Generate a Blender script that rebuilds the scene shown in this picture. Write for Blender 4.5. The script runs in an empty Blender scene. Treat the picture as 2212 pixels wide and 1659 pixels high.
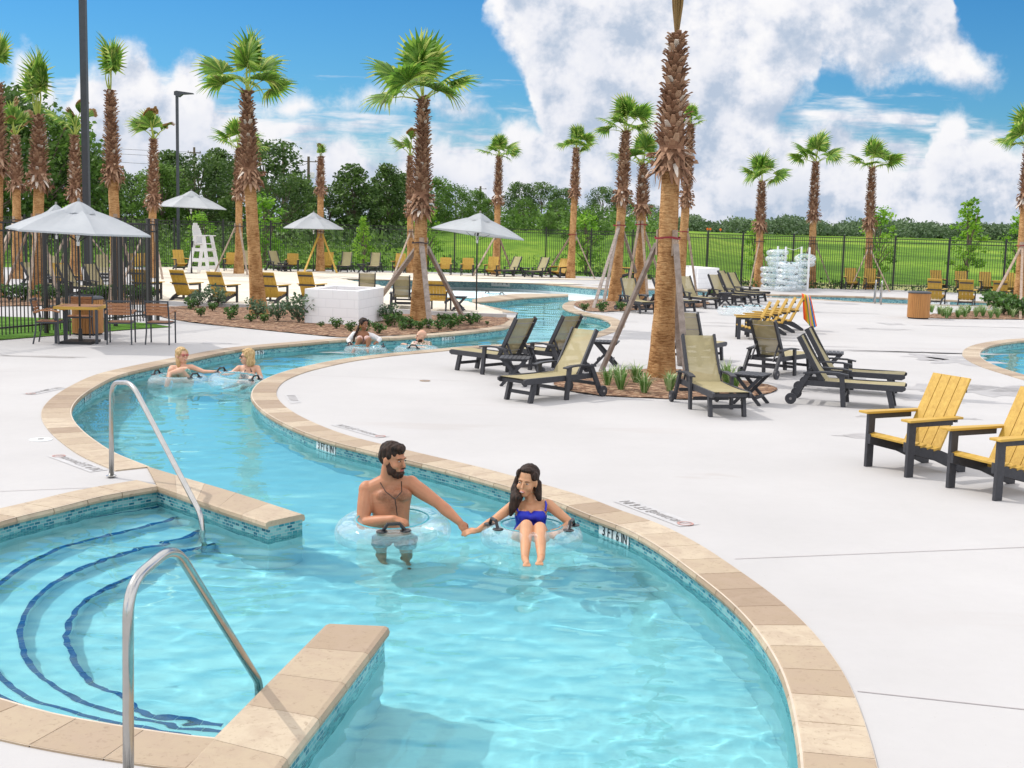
import bpy, bmesh, math, random
from mathutils import Vector, Matrix, noise
from mathutils.geometry import delaunay_2d_cdt
S = bpy.context.scene
C = S.collection
PI = math.pi
rad = math.radians
random.seed(7)

# ------------------------------------------------------------------ camera
F, CX, CY, CAMH, ROLL = 2650.0, 1106.0, 829.5, 2.6, 0.025
PITCH = math.atan(342.9 / F)
FWD = Vector((0, math.cos(PITCH), -math.sin(PITCH)))
UPV = Vector((0, math.sin(PITCH), math.cos(PITCH)))
RGT = Vector((1, 0, 0))
IR = (RGT * math.cos(ROLL) + UPV * math.sin(ROLL))
IU = (UPV * math.cos(ROLL) - RGT * math.sin(ROLL))
EYE = Vector((0, 0, CAMH))

def ray(x, y):
    return FWD + IR * ((x - CX) / F) - IU * ((y - CY) / F)

def G(x, y, z=0.0):
    d = ray(x, y)
    t = (z - CAMH) / d.z
    return EYE + d * t

def AY(x, y, Y):
    d = ray(x, y)
    return EYE + d * (Y / d.y)

def onplane(x, y, p, n):
    d = ray(x, y)
    return EYE + d * ((p - EYE).dot(n) / d.dot(n))

cam = bpy.data.cameras.new('camera')
cam.sensor_width = 36
cam.lens = F / 2212 * 36
cam.clip_start = 0.1
cam.clip_end = 8000
camo = bpy.data.objects.new('camera', cam)
C.objects.link(camo)
m = Matrix.Identity(4)
for i in range(3):
    m[i][0] = IR[i]; m[i][1] = IU[i]; m[i][2] = -FWD[i]; m[i][3] = EYE[i]
camo.matrix_world = m
S.camera = camo

# ------------------------------------------------------------------ object helpers
def tag(o, label=None, cat=None, group=None, kind=None):
    if label: o['label'] = label
    if cat: o['category'] = cat
    if group: o['group'] = group
    if kind: o['kind'] = kind
    return o

def empty(name, loc=(0, 0, 0), rz=0.0, label=None, cat=None, group=None, scale=1.0):
    o = bpy.data.objects.new(name, None)
    C.objects.link(o)
    o.location = loc
    o.rotation_euler = (0, 0, rz)
    o.scale = (scale,) * 3
    o.empty_display_size = 0.2
    return tag(o, label, cat, group)

def children(o):
    return [c for c in KIDS.get(o.name, [])]
KIDS = {}
def setpar(o, p):
    o.parent = p
    KIDS.setdefault(p.name, []).append(o)

def copy_tree(o, parent=None):
    c = o.copy()
    C.objects.link(c)
    if parent is not None: setpar(c, parent)
    else: c.parent = None
    for ch in children(o): copy_tree(ch, c)
    return c

def put(o, loc, rz=0.0, label=None, group=None, scale=None, cat=None):
    o.location = loc
    o.rotation_euler = (0, 0, rz)
    if scale is not None: o.scale = (scale,) * 3 if not hasattr(scale, '__len__') else scale
    if label: o['label'] = label
    if group: o['group'] = group
    if cat: o['category'] = cat
    return o

class Proto:
    """first use moves the original, later uses copy it and its parts"""
    def __init__(s, maker): s.maker = maker; s.o = None
    def __call__(s, loc, rz=0.0, label=None, group=None, scale=None):
        if s.o is None:
            s.o = s.maker(); o = s.o
        else: o = copy_tree(s.o)
        return put(o, loc, rz, label, group, scale)

def frame_of(d, up=Vector((0, 0, 1))):
    d = d.normalized()
    if abs(d.dot(up)) > 0.98: up = Vector((0, 1, 0)) if abs(d.y) < .9 else Vector((1, 0, 0))
    s = d.cross(up).normalized()
    u = s.cross(d).normalized()
    return d, s, u

class MB:
    def __init__(s):
        s.v = []; s.f = []; s.mi = []; s.col = []; s.m = 0; s.c = None; s.uv = None
    def add(s, vs, fs, col=None):
        b = len(s.v)
        s.v.extend([tuple(p) for p in vs])
        for f in fs:
            s.f.append(tuple(i + b for i in f)); s.mi.append(s.m)
            s.col.append(col if col is not None else s.c)
        return s
    def box(s, c, size, rot=None):
        c = Vector(c); hx, hy, hz = size[0] / 2, size[1] / 2, size[2] / 2
        R = rot if rot is not None else Matrix.Identity(3)
        vs = [c + R @ Vector((sx * hx, sy * hy, sz * hz)) for sz in (-1, 1) for sx, sy in ((-1, -1), (1, -1), (1, 1), (-1, 1))]
        return s.add(vs, [(3, 2, 1, 0), (4, 5, 6, 7), (0, 1, 5, 4), (1, 2, 6, 5), (2, 3, 7, 6), (3, 0, 4, 7)])
    def bar(s, p, q, w, h, up=(0, 0, 1)):
        p, q = Vector(p), Vector(q)
        d, sd, u = frame_of(q - p, Vector(up))
        vs = []
        for e in (p, q):
            for a, b in ((-1, -1), (1, -1), (1, 1), (-1, 1)):
                vs.append(e + sd * (a * w / 2) + u * (b * h / 2))
        return s.add(vs, [(0, 1, 2, 3), (7, 6, 5, 4), (0, 4, 5, 1), (1, 5, 6, 2), (2, 6, 7, 3), (3, 7, 4, 0)])
    def tube(s, pts, r, n=8, cap=True):
        pts = [Vector(p) for p in pts]
        k = len(pts)
        rs = r if hasattr(r, '__len__') else [r] * k
        vs = []; pu = None
        for i, p in enumerate(pts):
            d = (pts[min(i + 1, k - 1)] - pts[max(i - 1, 0)])
            if d.length < 1e-9: d = Vector((0, 0, 1))
            d.normalize()
            if pu is None:
                _, sd, u = frame_of(d)
            else:
                sd = d.cross(pu)
                if sd.length < 1e-6: _, sd, u = frame_of(d)
                sd.normalize(); u = sd.cross(d).normalized()
            pu = u
            for j in range(n):
                a = 2 * PI * j / n
                vs.append(p + (sd * math.cos(a) + u * math.sin(a)) * rs[i])
        fs = []
        for i in range(k - 1):
            for j in range(n):
                a, b = i * n + j, i * n + (j + 1) % n
                fs.append((a, b, b + n, a + n))
        if cap:
            fs.append(tuple(range(n - 1, -1, -1))); fs.append(tuple((k - 1) * n + j for j in range(n)))
        return s.add(vs, fs)
    def lathe(s, prof, c=(0, 0, 0), n=16, cap=True, sc=(1, 1)):
        c = Vector(c); vs = []; k = len(prof)
        for r, z in prof:
            for j in range(n):
                a = 2 * PI * j / n
                vs.append(c + Vector((r * math.cos(a) * sc[0], r * math.sin(a) * sc[1], z)))
        fs = []
        for i in range(k - 1):
            for j in range(n):
                a, b = i * n + j, i * n + (j + 1) % n
                fs.append((a, b, b + n, a + n))
        if cap:
            fs.append(tuple(range(n - 1, -1, -1))); fs.append(tuple((k - 1) * n + j for j in range(n)))
        return s.add(vs, fs)
    def ell(s, c, r, rot=None, nu=12, nv=8):
        c = Vector(c); r = Vector(r) if hasattr(r, '__len__') else Vector((r, r, r))
        R = rot if rot is not None else Matrix.Identity(3)
        vs = [c + R @ Vector((0, 0, -r.z))]
        for i in range(1, nv):
            t = -PI / 2 + PI * i / nv
            for j in range(nu):
                a = 2 * PI * j / nu
                vs.append(c + R @ Vector((r.x * math.cos(t) * math.cos(a), r.y * math.cos(t) * math.sin(a), r.z * math.sin(t))))
        vs.append(c + R @ Vector((0, 0, r.z)))
        fs = [(0, 1 + (j + 1) % nu, 1 + j) for j in range(nu)]
        for i in range(nv - 2):
            for j in range(nu):
                a, b = 1 + i * nu + j, 1 + i * nu + (j + 1) % nu
                fs.append((a, b, b + nu, a + nu))
        l = len(vs) - 1; o = 1 + (nv - 2) * nu
        fs += [(l, o + j, o + (j + 1) % nu) for j in range(nu)]
        return s.add(vs, fs)
    def cap(s, p, q, r1, r2, n=10, sq=1.0):
        """tapered capsule"""
        p, q = Vector(p), Vector(q)
        d, sd, u = frame_of(q - p)
        L = (q - p).length
        prof = []
        for i in range(5):
            t = -PI / 2 + PI / 2 * i / 4
            prof.append((p + d * (r1 * math.sin(t)), r1 * math.cos(t)))
        for i in range(5):
            t = PI / 2 * i / 4
            prof.append((q + d * (r2 * math.sin(t)), r2 * math.cos(t)))
        vs = []
        for c, r in prof:
            r = max(r, 1e-4)
            for j in range(n):
                a = 2 * PI * j / n
                vs.append(c + (sd * math.cos(a) + u * math.sin(a) * sq) * r)
        k = len(prof); fs = []
        for i in range(k - 1):
            for j in range(n):
                a, b = i * n + j, i * n + (j + 1) % n
                fs.append((a, b, b + n, a + n))
        fs.append(tuple(range(n - 1, -1, -1))); fs.append(tuple((k - 1) * n + j for j in range(n)))
        return s.add(vs, fs)
    def prism(s, poly, z0, z1):
        n = len(poly)
        vs = [(p[0], p[1], z0) for p in poly] + [(p[0], p[1], z1) for p in poly]
        return s.add(vs, [tuple(range(n - 1, -1, -1)), tuple(range(n, 2 * n))] + [(i, (i + 1) % n, (i + 1) % n + n, i + n) for i in range(n)])
    def prof_xz(s, poly, y0, y1):
        """polygon in the xz plane extruded along y"""
        n = len(poly)
        vs = [(p[0], y0, p[1]) for p in poly] + [(p[0], y1, p[1]) for p in poly]
        return s.add(vs, [tuple(range(n)), tuple(range(2 * n - 1, n - 1, -1))] + [(i, i + n, (i + 1) % n + n, (i + 1) % n) for i in range(n)])
    def build(s, name, mats, parent=None, smooth=False, kind=None, bevel=0):
        me = bpy.data.meshes.new(name)
        me.from_pydata(s.v, [], s.f)
        mats = mats if isinstance(mats, (list, tuple)) else [mats]
        for mt in mats: me.materials.append(mt)
        if len(mats) > 1: me.polygons.foreach_set('material_index', s.mi)
        if smooth: me.polygons.foreach_set('use_smooth', [True] * len(me.polygons))
        if any(c is not None for c in s.col):
            at = me.color_attributes.new('tint', 'FLOAT_COLOR', 'CORNER')
            buf = []
            for p, c in zip(me.polygons, s.col):
                c = c if c is not None else 0.5
                c4 = (c, c, c, 1) if not hasattr(c, '__len__') else (*c, 1)
                buf.extend(c4 * p.loop_total)
            at.data.foreach_set('color', buf)
        if s.uv is not None:
            ul = me.uv_layers.new(name='UVMap')
            buf = []
            for p in me.polygons:
                for li in p.loop_indices:
                    buf.extend(s.uv[me.loops[li].vertex_index])
            ul.data.foreach_set('uv', buf)
        me.update()
        o = bpy.data.objects.new(name, me)
        C.objects.link(o)
        if parent is not None: setpar(o, parent)
        if kind: o['kind'] = kind
        if bevel:
            b = o.modifiers.new('b', 'BEVEL'); b.width = bevel; b.segments = 2; b.limit_method = 'ANGLE'; b.angle_limit = rad(40)
        return o

# ------------------------------------------------------------------ materials
class N:
    def __init__(s, name):
        s.m = bpy.data.materials.new(name); s.m.use_nodes = True
        s.t = s.m.node_tree; s.p = s.t.nodes['Principled BSDF']
        s.out = s.t.nodes['Material Output']
    def n(s, typ, **kw):
        nd = s.t.nodes.new(typ)
        for k, v in kw.items(): setattr(nd, k, v)
        return nd
    def l(s, a, b): s.t.links.new(a, b)
    def coord(s, kind='Object', scale=(1, 1, 1)):
        t = s.n('ShaderNodeTexCoord'); mp = s.n('ShaderNodeMapping')
        mp.inputs['Scale'].default_value = scale
        s.l(t.outputs[kind], mp.inputs[0]); return mp.outputs[0]
    def noise(s, co, scale, detail=4, rough=.55, dist=0):
        x = s.n('ShaderNodeTexNoise'); x.inputs['Scale'].default_value = scale; x.inputs['Detail'].default_value = detail
        x.inputs['Roughness'].default_value = rough; x.inputs['Distortion'].default_value = dist
        if co is not None: s.l(co, x.inputs['Vector'])
        return x.outputs[0]
    def ramp(s, fac, stops, interp='LINEAR'):
        r = s.n('ShaderNodeValToRGB'); r.color_ramp.interpolation = interp
        e = r.color_ramp.elements
        while len(e) < len(stops): e.new(0.5)
        for i, (p, c) in enumerate(stops):
            e[i].position = p; e[i].color = (*c, 1) if len(c) == 3 else c
        s.l(fac, r.inputs[0]); return r.outputs[0]
    def mix(s, fac, a, b, mode='MIX'):
        x = s.n('ShaderNodeMix', data_type='RGBA', blend_type=mode)
        for sock, val in ((x.inputs[0], fac), (x.inputs[6], a), (x.inputs[7], b)):
            if hasattr(val, 'links'): s.l(val, sock)
            elif hasattr(val, '__len__'): sock.default_value = (*val, 1) if len(val) == 3 else val
            else: sock.default_value = val
        return x.outputs[2]
    def math(s, op, a, b=0.5):
        x = s.n('ShaderNodeMath', operation=op)
        for sock, val in ((x.inputs[0], a), (x.inputs[1], b)):
            if hasattr(val, 'links'): s.l(val, sock)
            else: sock.default_value = val
        return x.outputs[0]
    def attr(s, name='tint'):
        x = s.n('ShaderNodeVertexColor'); x.layer_name = name; return x.outputs[0]
    def bump(s, h, strength=.3, dist=.02):
        b = s.n('ShaderNodeBump'); b.inputs['Strength'].default_value = strength; b.inputs['Distance'].default_value = dist
        s.l(h, b.inputs['Height']); s.l(b.outputs[0], s.p.inputs['Normal']); return b.outputs[0]
    def col(s, c):
        if hasattr(c, 'links'): s.l(c, s.p.inputs['Base Color'])
        else: s.p.inputs['Base Color'].default_value = (*c, 1)
        return s
    def set(s, **kw):
        for k, v in kw.items(): s.p.inputs[k.replace('_', ' ')].default_value = v
        return s

def simple(name, c, rough=.6, metal=0.0, var=.12, scale=6.0, bump=0.0, bscale=40, **kw):
    n = N(name)
    co = n.coord('Object')
    f = n.noise(co, scale, 5)
    lo = tuple(v * (1 - var) for v in c); hi = tuple(min(1, v * (1 + var)) for v in c)
    n.col(n.ramp(f, [(.3, lo), (.7, hi)]))
    n.set(Roughness=rough, Metallic=metal, **kw)
    if bump: n.bump(n.noise(co, bscale, 3), bump, .01)
    return n.m

M = {}
def concrete():
    n = N('concrete_deck'); co = n.coord('Object')
    a = n.noise(co, .35, 6, .6); b = n.noise(co, 9, 5, .6)
    base = n.ramp(a, [(.3, (.45, .44, .436)), (.7, (.51, .50, .496))])
    base = n.mix(n.math('MULTIPLY', b, .16), base, (.33, .31, .30))
    sp_ = n.noise(co, 70, 2, .5); base = n.mix(n.ramp(sp_, [(.735, (0, 0, 0)), (.76, (.45, .45, .45))]), base, (.16, .13, .11))
    # damp marks and puddle stains: long streaks
    cs = n.coord('Object', (.16, .9, 1)); st = n.noise(cs, 1.1, 5, .6, .4)
    region = n.noise(n.coord('Object', (1, 1, 1)), .11, 2)
    k = n.math('MULTIPLY', n.ramp(st, [(.60, (0, 0, 0)), (.64, (1, 1, 1))]), n.ramp(region, [(.5, (0, 0, 0)), (.6, (1, 1, 1))]))
    base = n.mix(n.math('MULTIPLY', k, .5), base, (.42, .385, .37))
    n.col(base)
    w = n.n('ShaderNodeTexWave'); w.inputs['Scale'].default_value = 14; w.inputs['Distortion'].default_value = 3; w.inputs['Detail'].default_value = 2
    n.l(n.coord('Object', (.12, 1, 1)), w.inputs[0])
    n.set(Roughness=.9); n.p.inputs['Specular IOR Level'].default_value = .2
    n.bump(n.math('ADD', n.noise(co, 60, 3), n.math('MULTIPLY', w.outputs[1], .25)), .12, .006)
    return n.m
M['deck'] = concrete()
M['deck_dark'] = simple('joint_filler', (.34, .30, .30), .9)
def traver():
    n = N('travertine'); co = n.coord('Object')
    t = n.attr()
    c = n.ramp(t, [(0, (.24, .165, .105)), (.3, (.34, .25, .165)), (.6, (.42, .33, .225)), (1, (.53, .44, .32))])
    v = n.noise(n.coord('Object', (1, 1, 1)), 5, 7, .65, .6)
    c = n.mix(n.ramp(v, [(.42, (0, 0, 0)), (.62, (.55, .55, .55))]), c, (.36, .265, .19))
    v2 = n.noise(co, 26, 5, .7, .3)
    c = n.mix(n.ramp(v2, [(.56, (0, 0, 0)), (.68, (.55, .55, .55))]), c, (.22, .145, .09))
    n.col(c); n.set(Roughness=.62); n.bump(v2, .25, .006)
    return n.m
M['trav'] = traver()
M['grout'] = simple('grout', (.55, .47, .38), .9)
def mosaic():
    n = N('pool_mosaic_tile')
    uv = n.coord('UV')
    b = n.n('ShaderNodeTexBrick'); b.offset = .5
    for k, v in (('Scale', 1), ('Mortar Size', .0035), ('Brick Width', .062), ('Row Height', .028), ('Bias', 0.0)): b.inputs[k].default_value = v
    b.inputs['Color1'].default_value = (0, 0, 0, 1); b.inputs['Color2'].default_value = (1, 1, 1, 1); b.inputs['Mortar'].default_value = (.5, .5, .5, 1)
    n.l(uv, b.inputs['Vector'])
    c = n.ramp(b.outputs[0], [(0, (.012, .10, .16)), (.22, (.02, .17, .23)), (.4, (.06, .27, .31)), (.7, (.13, .36, .38)), (1, (.24, .46, .46))])
    c = n.mix(b.outputs[1], c, (.30, .42, .42))
    n.col(c); n.set(Roughness=.2)
    return n.m
M['mosaic'] = mosaic()
def plaster():
    n = N('pool_plaster'); co = n.coord('Object')
    n.col(n.ramp(n.noise(co, 1.2, 6, .6), [(.3, (.56, .68, .71)), (.7, (.68, .77, .79))])); n.set(Roughness=.8)
    return n.m
M['plaster'] = plaster()
M['blue_tile'] = simple('blue_step_tile', (.0, .055, .20), .25, var=.3, scale=18)
M['white_tile'] = simple('white_tile', (.72, .74, .74), .3, var=.04)
M['black_paint'] = simple('black_lettering', (.012, .012, .014), .5)
M['grey_paint'] = simple('grey_lettering', (.26, .245, .24), .8)
M['pale_paint'] = simple('pale_tile_plate', (.455, .448, .45), .85)
M['red_paint'] = simple('red_sign_ring', (.46, .26, .23), .7)
def watermat():
    n = N('pool_water'); n.t.nodes.remove(n.p)
    g = n.n('ShaderNodeBsdfGlass'); g.inputs['Roughness'].default_value = 0; g.inputs['IOR'].default_value = 1.33
    g.inputs['Color'].default_value = (.62, .93, .955, 1)
    n.l(g.outputs[0], n.out.inputs[0]); return n.m
M['water'] = watermat()
def sandm():
    n = N('beach_sand'); co = n.coord('Object')
    a = n.noise(co, .8, 6, .7)
    n.col(n.ramp(a, [(.3, (.60, .53, .42)), (.7, (.74, .68, .57))])); n.set(Roughness=.95)
    n.bump(n.math('ADD', n.noise(co, 2.5, 5, .7), n.math('MULTIPLY', n.noise(co, 30, 3), .15)), .5, .12); return n.m
M['sand'] = sandm()
def mulchm():
    n = N('bark_mulch'); co = n.coord('Object', (1, 2.2, 1))
    v = n.n('ShaderNodeTexVoronoi'); v.inputs['Scale'].default_value = 13; n.l(co, v.inputs[0])
    h = n.n('ShaderNodeSeparateColor'); n.l(v.outputs['Color'], h.inputs[0])
    n.col(n.ramp(h.outputs[0], [(0, (.05, .02, .012)), (.4, (.19, .095, .05)), (.75, (.33, .19, .11)), (1, (.58, .40, .26))]))
    n.set(Roughness=.95); n.bump(v.outputs[0], .9, .04); return n.m
M['mulch'] = mulchm()
def grassm(name, a, b, c, sc=.6, st=(1, 1, 1)):
    n = N(name); co = n.coord('Object', st)
    f = n.noise(co, sc, 7, .65); g = n.noise(co, sc * 14, 4, .7)
    k = n.math('ADD', n.math('MULTIPLY', f, .7), n.math('MULTIPLY', g, .3))
    n.col(n.ramp(k, [(.40, a), (.5, b), (.60, c)])); n.set(Roughness=.95); n.p.inputs['Specular IOR Level'].default_value = .05; n.bump(g, .6, .1)
    return n
M['turf'] = grassm('clipped_turf', (.06, .13, .022), (.09, .20, .03), (.14, .27, .05), 2.0).m
def meadow():
    n = grassm('meadow_grass', (.055, .12, .014), (.115, .22, .022), (.22, .33, .04), .05, (1, .35, 1))
    base = n.p.inputs['Base Color'].links[0].from_socket
    t = n.attr()
    n.col(n.mix(t, base, (.42, .36, .20)))
    return n.m
M['meadow'] = meadow()
def trunkm(name, a, b, c, fine=1.0):
    n = N(name)
    co = n.coord('Object', (5, 5, 30 * fine)); f = n.noise(co, 1.3, 5, .7, .8)
    g = n.noise(n.coord('Object', (1, 1, .6)), 3.2, 5, .65)
    k = n.math('ADD', n.math('MULTIPLY', f, .55), n.math('MULTIPLY', g, .45))
    n.col(n.ramp(k, [(.40, a), (.5, b), (.60, c)])); n.set(Roughness=.95); n.p.inputs['Specular IOR Level'].default_value = .1; n.bump(f, 1.0, .05); return n.m
M['trunk'] = trunkm('palm_trunk_fibre', (.22, .10, .038), (.47, .255, .11), (.64, .39, .185))
def bootm():
    n = N('palm_boots'); t = n.attr()
    f = n.noise(n.coord('Object'), 30, 4)
    c = n.ramp(t, [(0, (.10, .045, .025)), (.35, (.27, .14, .08)), (.7, (.44, .265, .165)), (.93, (.55, .38, .26)), (1, (.74, .66, .58))])
    n.col(n.mix(n.math('MULTIPLY', f, .45), c, (.16, .08, .045))); n.set(Roughness=.9); return n.m
M['boot'] = bootm()
def leafm(name, stops, trans=.35, rough=.5):
    n = N(name); t = n.attr()
    c = n.ramp(t, stops)
    n.col(c); n.set(Roughness=rough); n.p.inputs['Specular IOR Level'].default_value = .25
    tr = n.n('ShaderNodeBsdfTranslucent'); n.l(c, tr.inputs[0])
    mx = n.n('ShaderNodeMixShader'); mx.inputs[0].default_value = trans
    n.l(n.p.outputs[0], mx.inputs[1]); n.l(tr.outputs[0], mx.inputs[2]); n.l(mx.outputs[0], n.out.inputs[0])
    return n.m
M['frond'] = leafm('palm_frond', [(0, (.30, .17, .07)), (.08, (.33, .22, .09)), (.16, (.08, .19, .025)), (.5, (.16, .32, .04)), (.8, (.33, .48, .08)), (1, (.56, .58, .18))], .45)
M['leaf_dark'] = leafm('woodland_leaves', [(0, (.034, .07, .02)), (.5, (.075, .14, .034)), (1, (.155, .25, .06))], .3)
M['leaf_mid'] = leafm('bushy_leaves', [(0, (.05, .11, .02)), (.5, (.11, .21, .035)), (1, (.20, .33, .07))], .35)
M['leaf_lime'] = leafm('young_lime_leaves', [(0, (.10, .24, .02)), (.5, (.20, .40, .035)), (1, (.36, .56, .08))], .4)
M['leaf_hazed'] = leafm('hazed_distant_leaves', [(0, (.08, .13, .065)), (.5, (.12, .185, .09)), (1, (.175, .25, .12))], .2)  # aerial haze put into the far leaf colour: paler and bluish
M['shrub'] = leafm('shrub_leaves', [(0, (.02, .05, .012)), (.5, (.05, .12, .022)), (1, (.13, .26, .06))], .25, .35)
M['shrub_grey'] = leafm('grey_green_leaves', [(0, (.03, .06, .03)), (.5, (.08, .14, .075)), (1, (.20, .28, .16))], .25, .5)
M['variegated'] = leafm('variegated_blades', [(0, (.06, .16, .03)), (.5, (.18, .32, .09)), (1, (.60, .66, .42))], .3, .45)
M['bark'] = simple('tree_bark', (.13, .10, .075), .95, var=.4, bump=.5)
M['black_metal'] = simple('black_powder_coat', (.012, .012, .013), .45)
M['dark_metal'] = simple('dark_bronze_pole', (.04, .045, .055), .5)
M['char'] = simple('charcoal_lumber', (.032, .033, .040), .55, var=.2, scale=30, bump=.15, bscale=120)
def lumber(name, a, b, st=(1.5, 26, 26)):
    n = N(name); f = n.noise(n.coord('Object', st), 1, 4, .6, .5)
    n.col(n.ramp(f, [(.3, a), (.7, b)])); n.set(Roughness=.55); n.bump(f, .12, .004); return n.m
M['amber'] = lumber('amber_lumber', (.43, .245, .028), (.56, .36, .06))
M['teak'] = lumber('teak_slats', (.27, .11, .045), (.40, .185, .08))
M['oak'] = lumber('stake_wood', (.24, .165, .115), (.42, .32, .245), (9, 9, 9))
M['grey_wood'] = lumber('weathered_wood', (.19, .15, .125), (.36, .30, .265), (9, 9, 9))
M['bin'] = lumber('bin_slats', (.33, .14, .035), (.46, .215, .06), (20, 20, 1.5))
def sling():
    n = N('sling_mesh'); co = n.coord('Object')
    f = n.noise(co, 5, 4, .6)
    w = n.n('ShaderNodeTexChecker'); w.inputs['Scale'].default_value = 110; n.l(co, w.inputs[0])
    c = n.ramp(f, [(.3, (.35, .295, .15)), (.7, (.42, .36, .195))])
    c = n.mix(n.math('MULTIPLY', w.outputs[1], .25), c, (.24, .20, .10))
    n.col(c); n.set(Roughness=.7)
    tr = n.n('ShaderNodeBsdfTransparent'); mx = n.n('ShaderNodeMixShader'); mx.inputs[0].default_value = .12
    n.l(n.p.outputs[0], mx.inputs[1]); n.l(tr.outputs[0], mx.inputs[2]); n.l(mx.outputs[0], n.out.inputs[0])
    return n.m
M['sling'] = sling()
def canvas():
    n = N('umbrella_canvas'); c = (.56, .60, .64)
    f = n.noise(n.coord('Object'), 2.2, 4)
    cc = n.ramp(f, [(.3, (.47, .50, .535)), (.7, (.53, .555, .585))]); n.col(cc); n.set(Roughness=.9)
    tr = n.n('ShaderNodeBsdfTranslucent'); n.l(cc, tr.inputs[0]); mx = n.n('ShaderNodeMixShader'); mx.inputs[0].default_value = .3
    n.l(n.p.outputs[0], mx.inputs[1]); n.l(tr.outputs[0], mx.inputs[2]); n.l(mx.outputs[0], n.out.inputs[0]); n.bump(f, .3, .05)
    return n.m
M['canvas'] = canvas()
M['white'] = simple('white_painted_wood', (.78, .78, .79), .5, var=.04)
def block():
    n = N('painted_block'); b = n.n('ShaderNodeTexBrick')
    for k, v in (('Scale', 1), ('Mortar Size', .008), ('Brick Width', .40), ('Row Height', .2225)): b.inputs[k].default_value = v
    b.inputs['Color1'].default_value = (.92, .92, .93, 1); b.inputs['Color2'].default_value = (.90, .90, .915, 1); b.inputs['Mortar'].default_value = (.82, .82, .84, 1)
    n.l(n.coord('UV'), b.inputs[0]); n.col(b.outputs[0]); n.set(Roughness=.75)
    n.bump(n.math('SUBTRACT', n.math('MULTIPLY', n.noise(n.coord('Object'), 50, 2), .15), b.outputs[1]), .6, .01); return n.m
M['block'] = block()
M['steel'] = simple('brushed_steel', (.46, .455, .44), .20, 1.0, var=.08, scale=12)
M['stain'] = simple('tile_stain', (.4, .2, .08), .6)
def vinyl(name, col, base=.05):
    n = N(name); n.t.nodes.remove(n.p)
    lw = n.n('ShaderNodeLayerWeight'); lw.inputs[0].default_value = .35
    tr = n.n('ShaderNodeBsdfTransparent'); tr.inputs[0].default_value = (*col, 1)
    gl = n.n('ShaderNodeBsdfGlossy'); gl.inputs['Roughness'].default_value = .04; gl.inputs[0].default_value = (1, 1, 1, 1)
    df = n.n('ShaderNodeBsdfDiffuse'); df.inputs[0].default_value = (.86, .92, .95, 1)
    nz = n.noise(n.coord('Object'), 9, 2)
    bp = n.n('ShaderNodeBump'); bp.inputs['Strength'].default_value = .5; bp.inputs['Distance'].default_value = .03; n.l(nz, bp.inputs['Height']); n.l(bp.outputs[0], gl.inputs['Normal'])
    m1 = n.n('ShaderNodeMixShader'); m1.inputs[0].default_value = .4
    n.l(gl.outputs[0], m1.inputs[1]); n.l(df.outputs[0], m1.inputs[2])
    m2 = n.n('ShaderNodeMixShader')
    n.l(n.math('ADD', n.math('MULTIPLY', lw.outputs[1], .40), base), m2.inputs[0])
    n.l(tr.outputs[0], m2.inputs[1]); n.l(m1.outputs[0], m2.inputs[2]); n.l(m2.outputs[0], n.out.inputs[0]); return n.m
M['vinyl'] = vinyl('clear_vinyl', (.965, .985, .99), .075)
M['vinyl_stack'] = vinyl('clear_vinyl_stacked', (.94, .97, .985), .26)
M['teal_vinyl'] = simple('teal_vinyl', (.02, .38, .46), .3)
M['black_plastic'] = simple('black_plastic', (.01, .01, .012), .25)
def skinm(name, c, hair=0.0):
    n = N(name); co = n.coord('Object')
    f = n.noise(co, 7, 4)
    base = n.ramp(f, [(.3, tuple(v * .88 for v in c)), (.7, tuple(min(1, v * 1.1) for v in c))])
    hz = n.noise(n.coord('Object'), 55, 3, .7)
    base = n.mix(n.math('MULTIPLY', n.attr(), n.ramp(hz, [(.3, (.2, .2, .2)), (.65, (.8, .8, .8))])), base, (.10, .035, .018))
    n.col(base); n.set(Roughness=.5); n.p.inputs['Specular IOR Level'].default_value = .35; n.bump(n.noise(n.coord('Object'), 160, 3), .12, .002)
    n.p.inputs['Subsurface Weight'].default_value = .12; n.p.inputs['Subsurface Radius'].default_value = (.03, .012, .006); n.p.inputs['Subsurface Scale'].default_value = .3
    return n.m
M['skin_man'] = skinm('sunned_skin', (.47, .205, .11))
M['skin_tan'] = skinm('tan_skin', (.56, .285, .155))
M['skin_pale'] = skinm('fair_skin', (.66, .38, .26))
M['skin_brown'] = skinm('brown_skin', (.30, .135, .07))
def hairm(name, a, b):
    n = N(name); f = n.noise(n.coord('Object', (60, 60, 9)), 1, 3, .6)
    n.col(n.ramp(f, [(.35, a), (.65, b)])); n.set(Roughness=.62); n.p.inputs['Specular IOR Level'].default_value = .25; n.bump(f, .8, .012); return n.m
M['hair_dark'] = hairm('dark_brown_hair', (.008, .005, .004), (.045, .022, .014))
M['hair_blonde'] = hairm('blonde_hair', (.36, .22, .09), (.66, .48, .25))
M['beard'] = hairm('beard', (.015, .007, .005), (.07, .03, .018))
M['chest_hair'] = skinm('hairy_chest_skin', (.30, .13, .075))
M['royal'] = simple('royal_blue_swimwear', (.005, .018, .42), .55, var=.25, scale=14)
M['lips'] = simple('lips', (.42, .11, .09), .4)
M['eye'] = simple('eye', (.02, .012, .01), .2)
M['eye_white'] = simple('eye_white', (.42, .38, .35), .3)
M['teeth'] = simple('teeth', (.8, .78, .74), .3)
def pattern(name, a, b, sc=40):
    n = N(name); f = n.noise(n.coord('Object'), sc, 1, .5, 2)
    n.col(n.ramp(f, [(.48, a), (.52, b)])); n.set(Roughness=.7); return n.m
M['trunks'] = pattern('patterned_trunks', (.07, .16, .20), (.30, .46, .50), 30)
M['floral'] = pattern('floral_shirt', (.75, .52, .46), (.14, .17, .07), 14)
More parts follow.
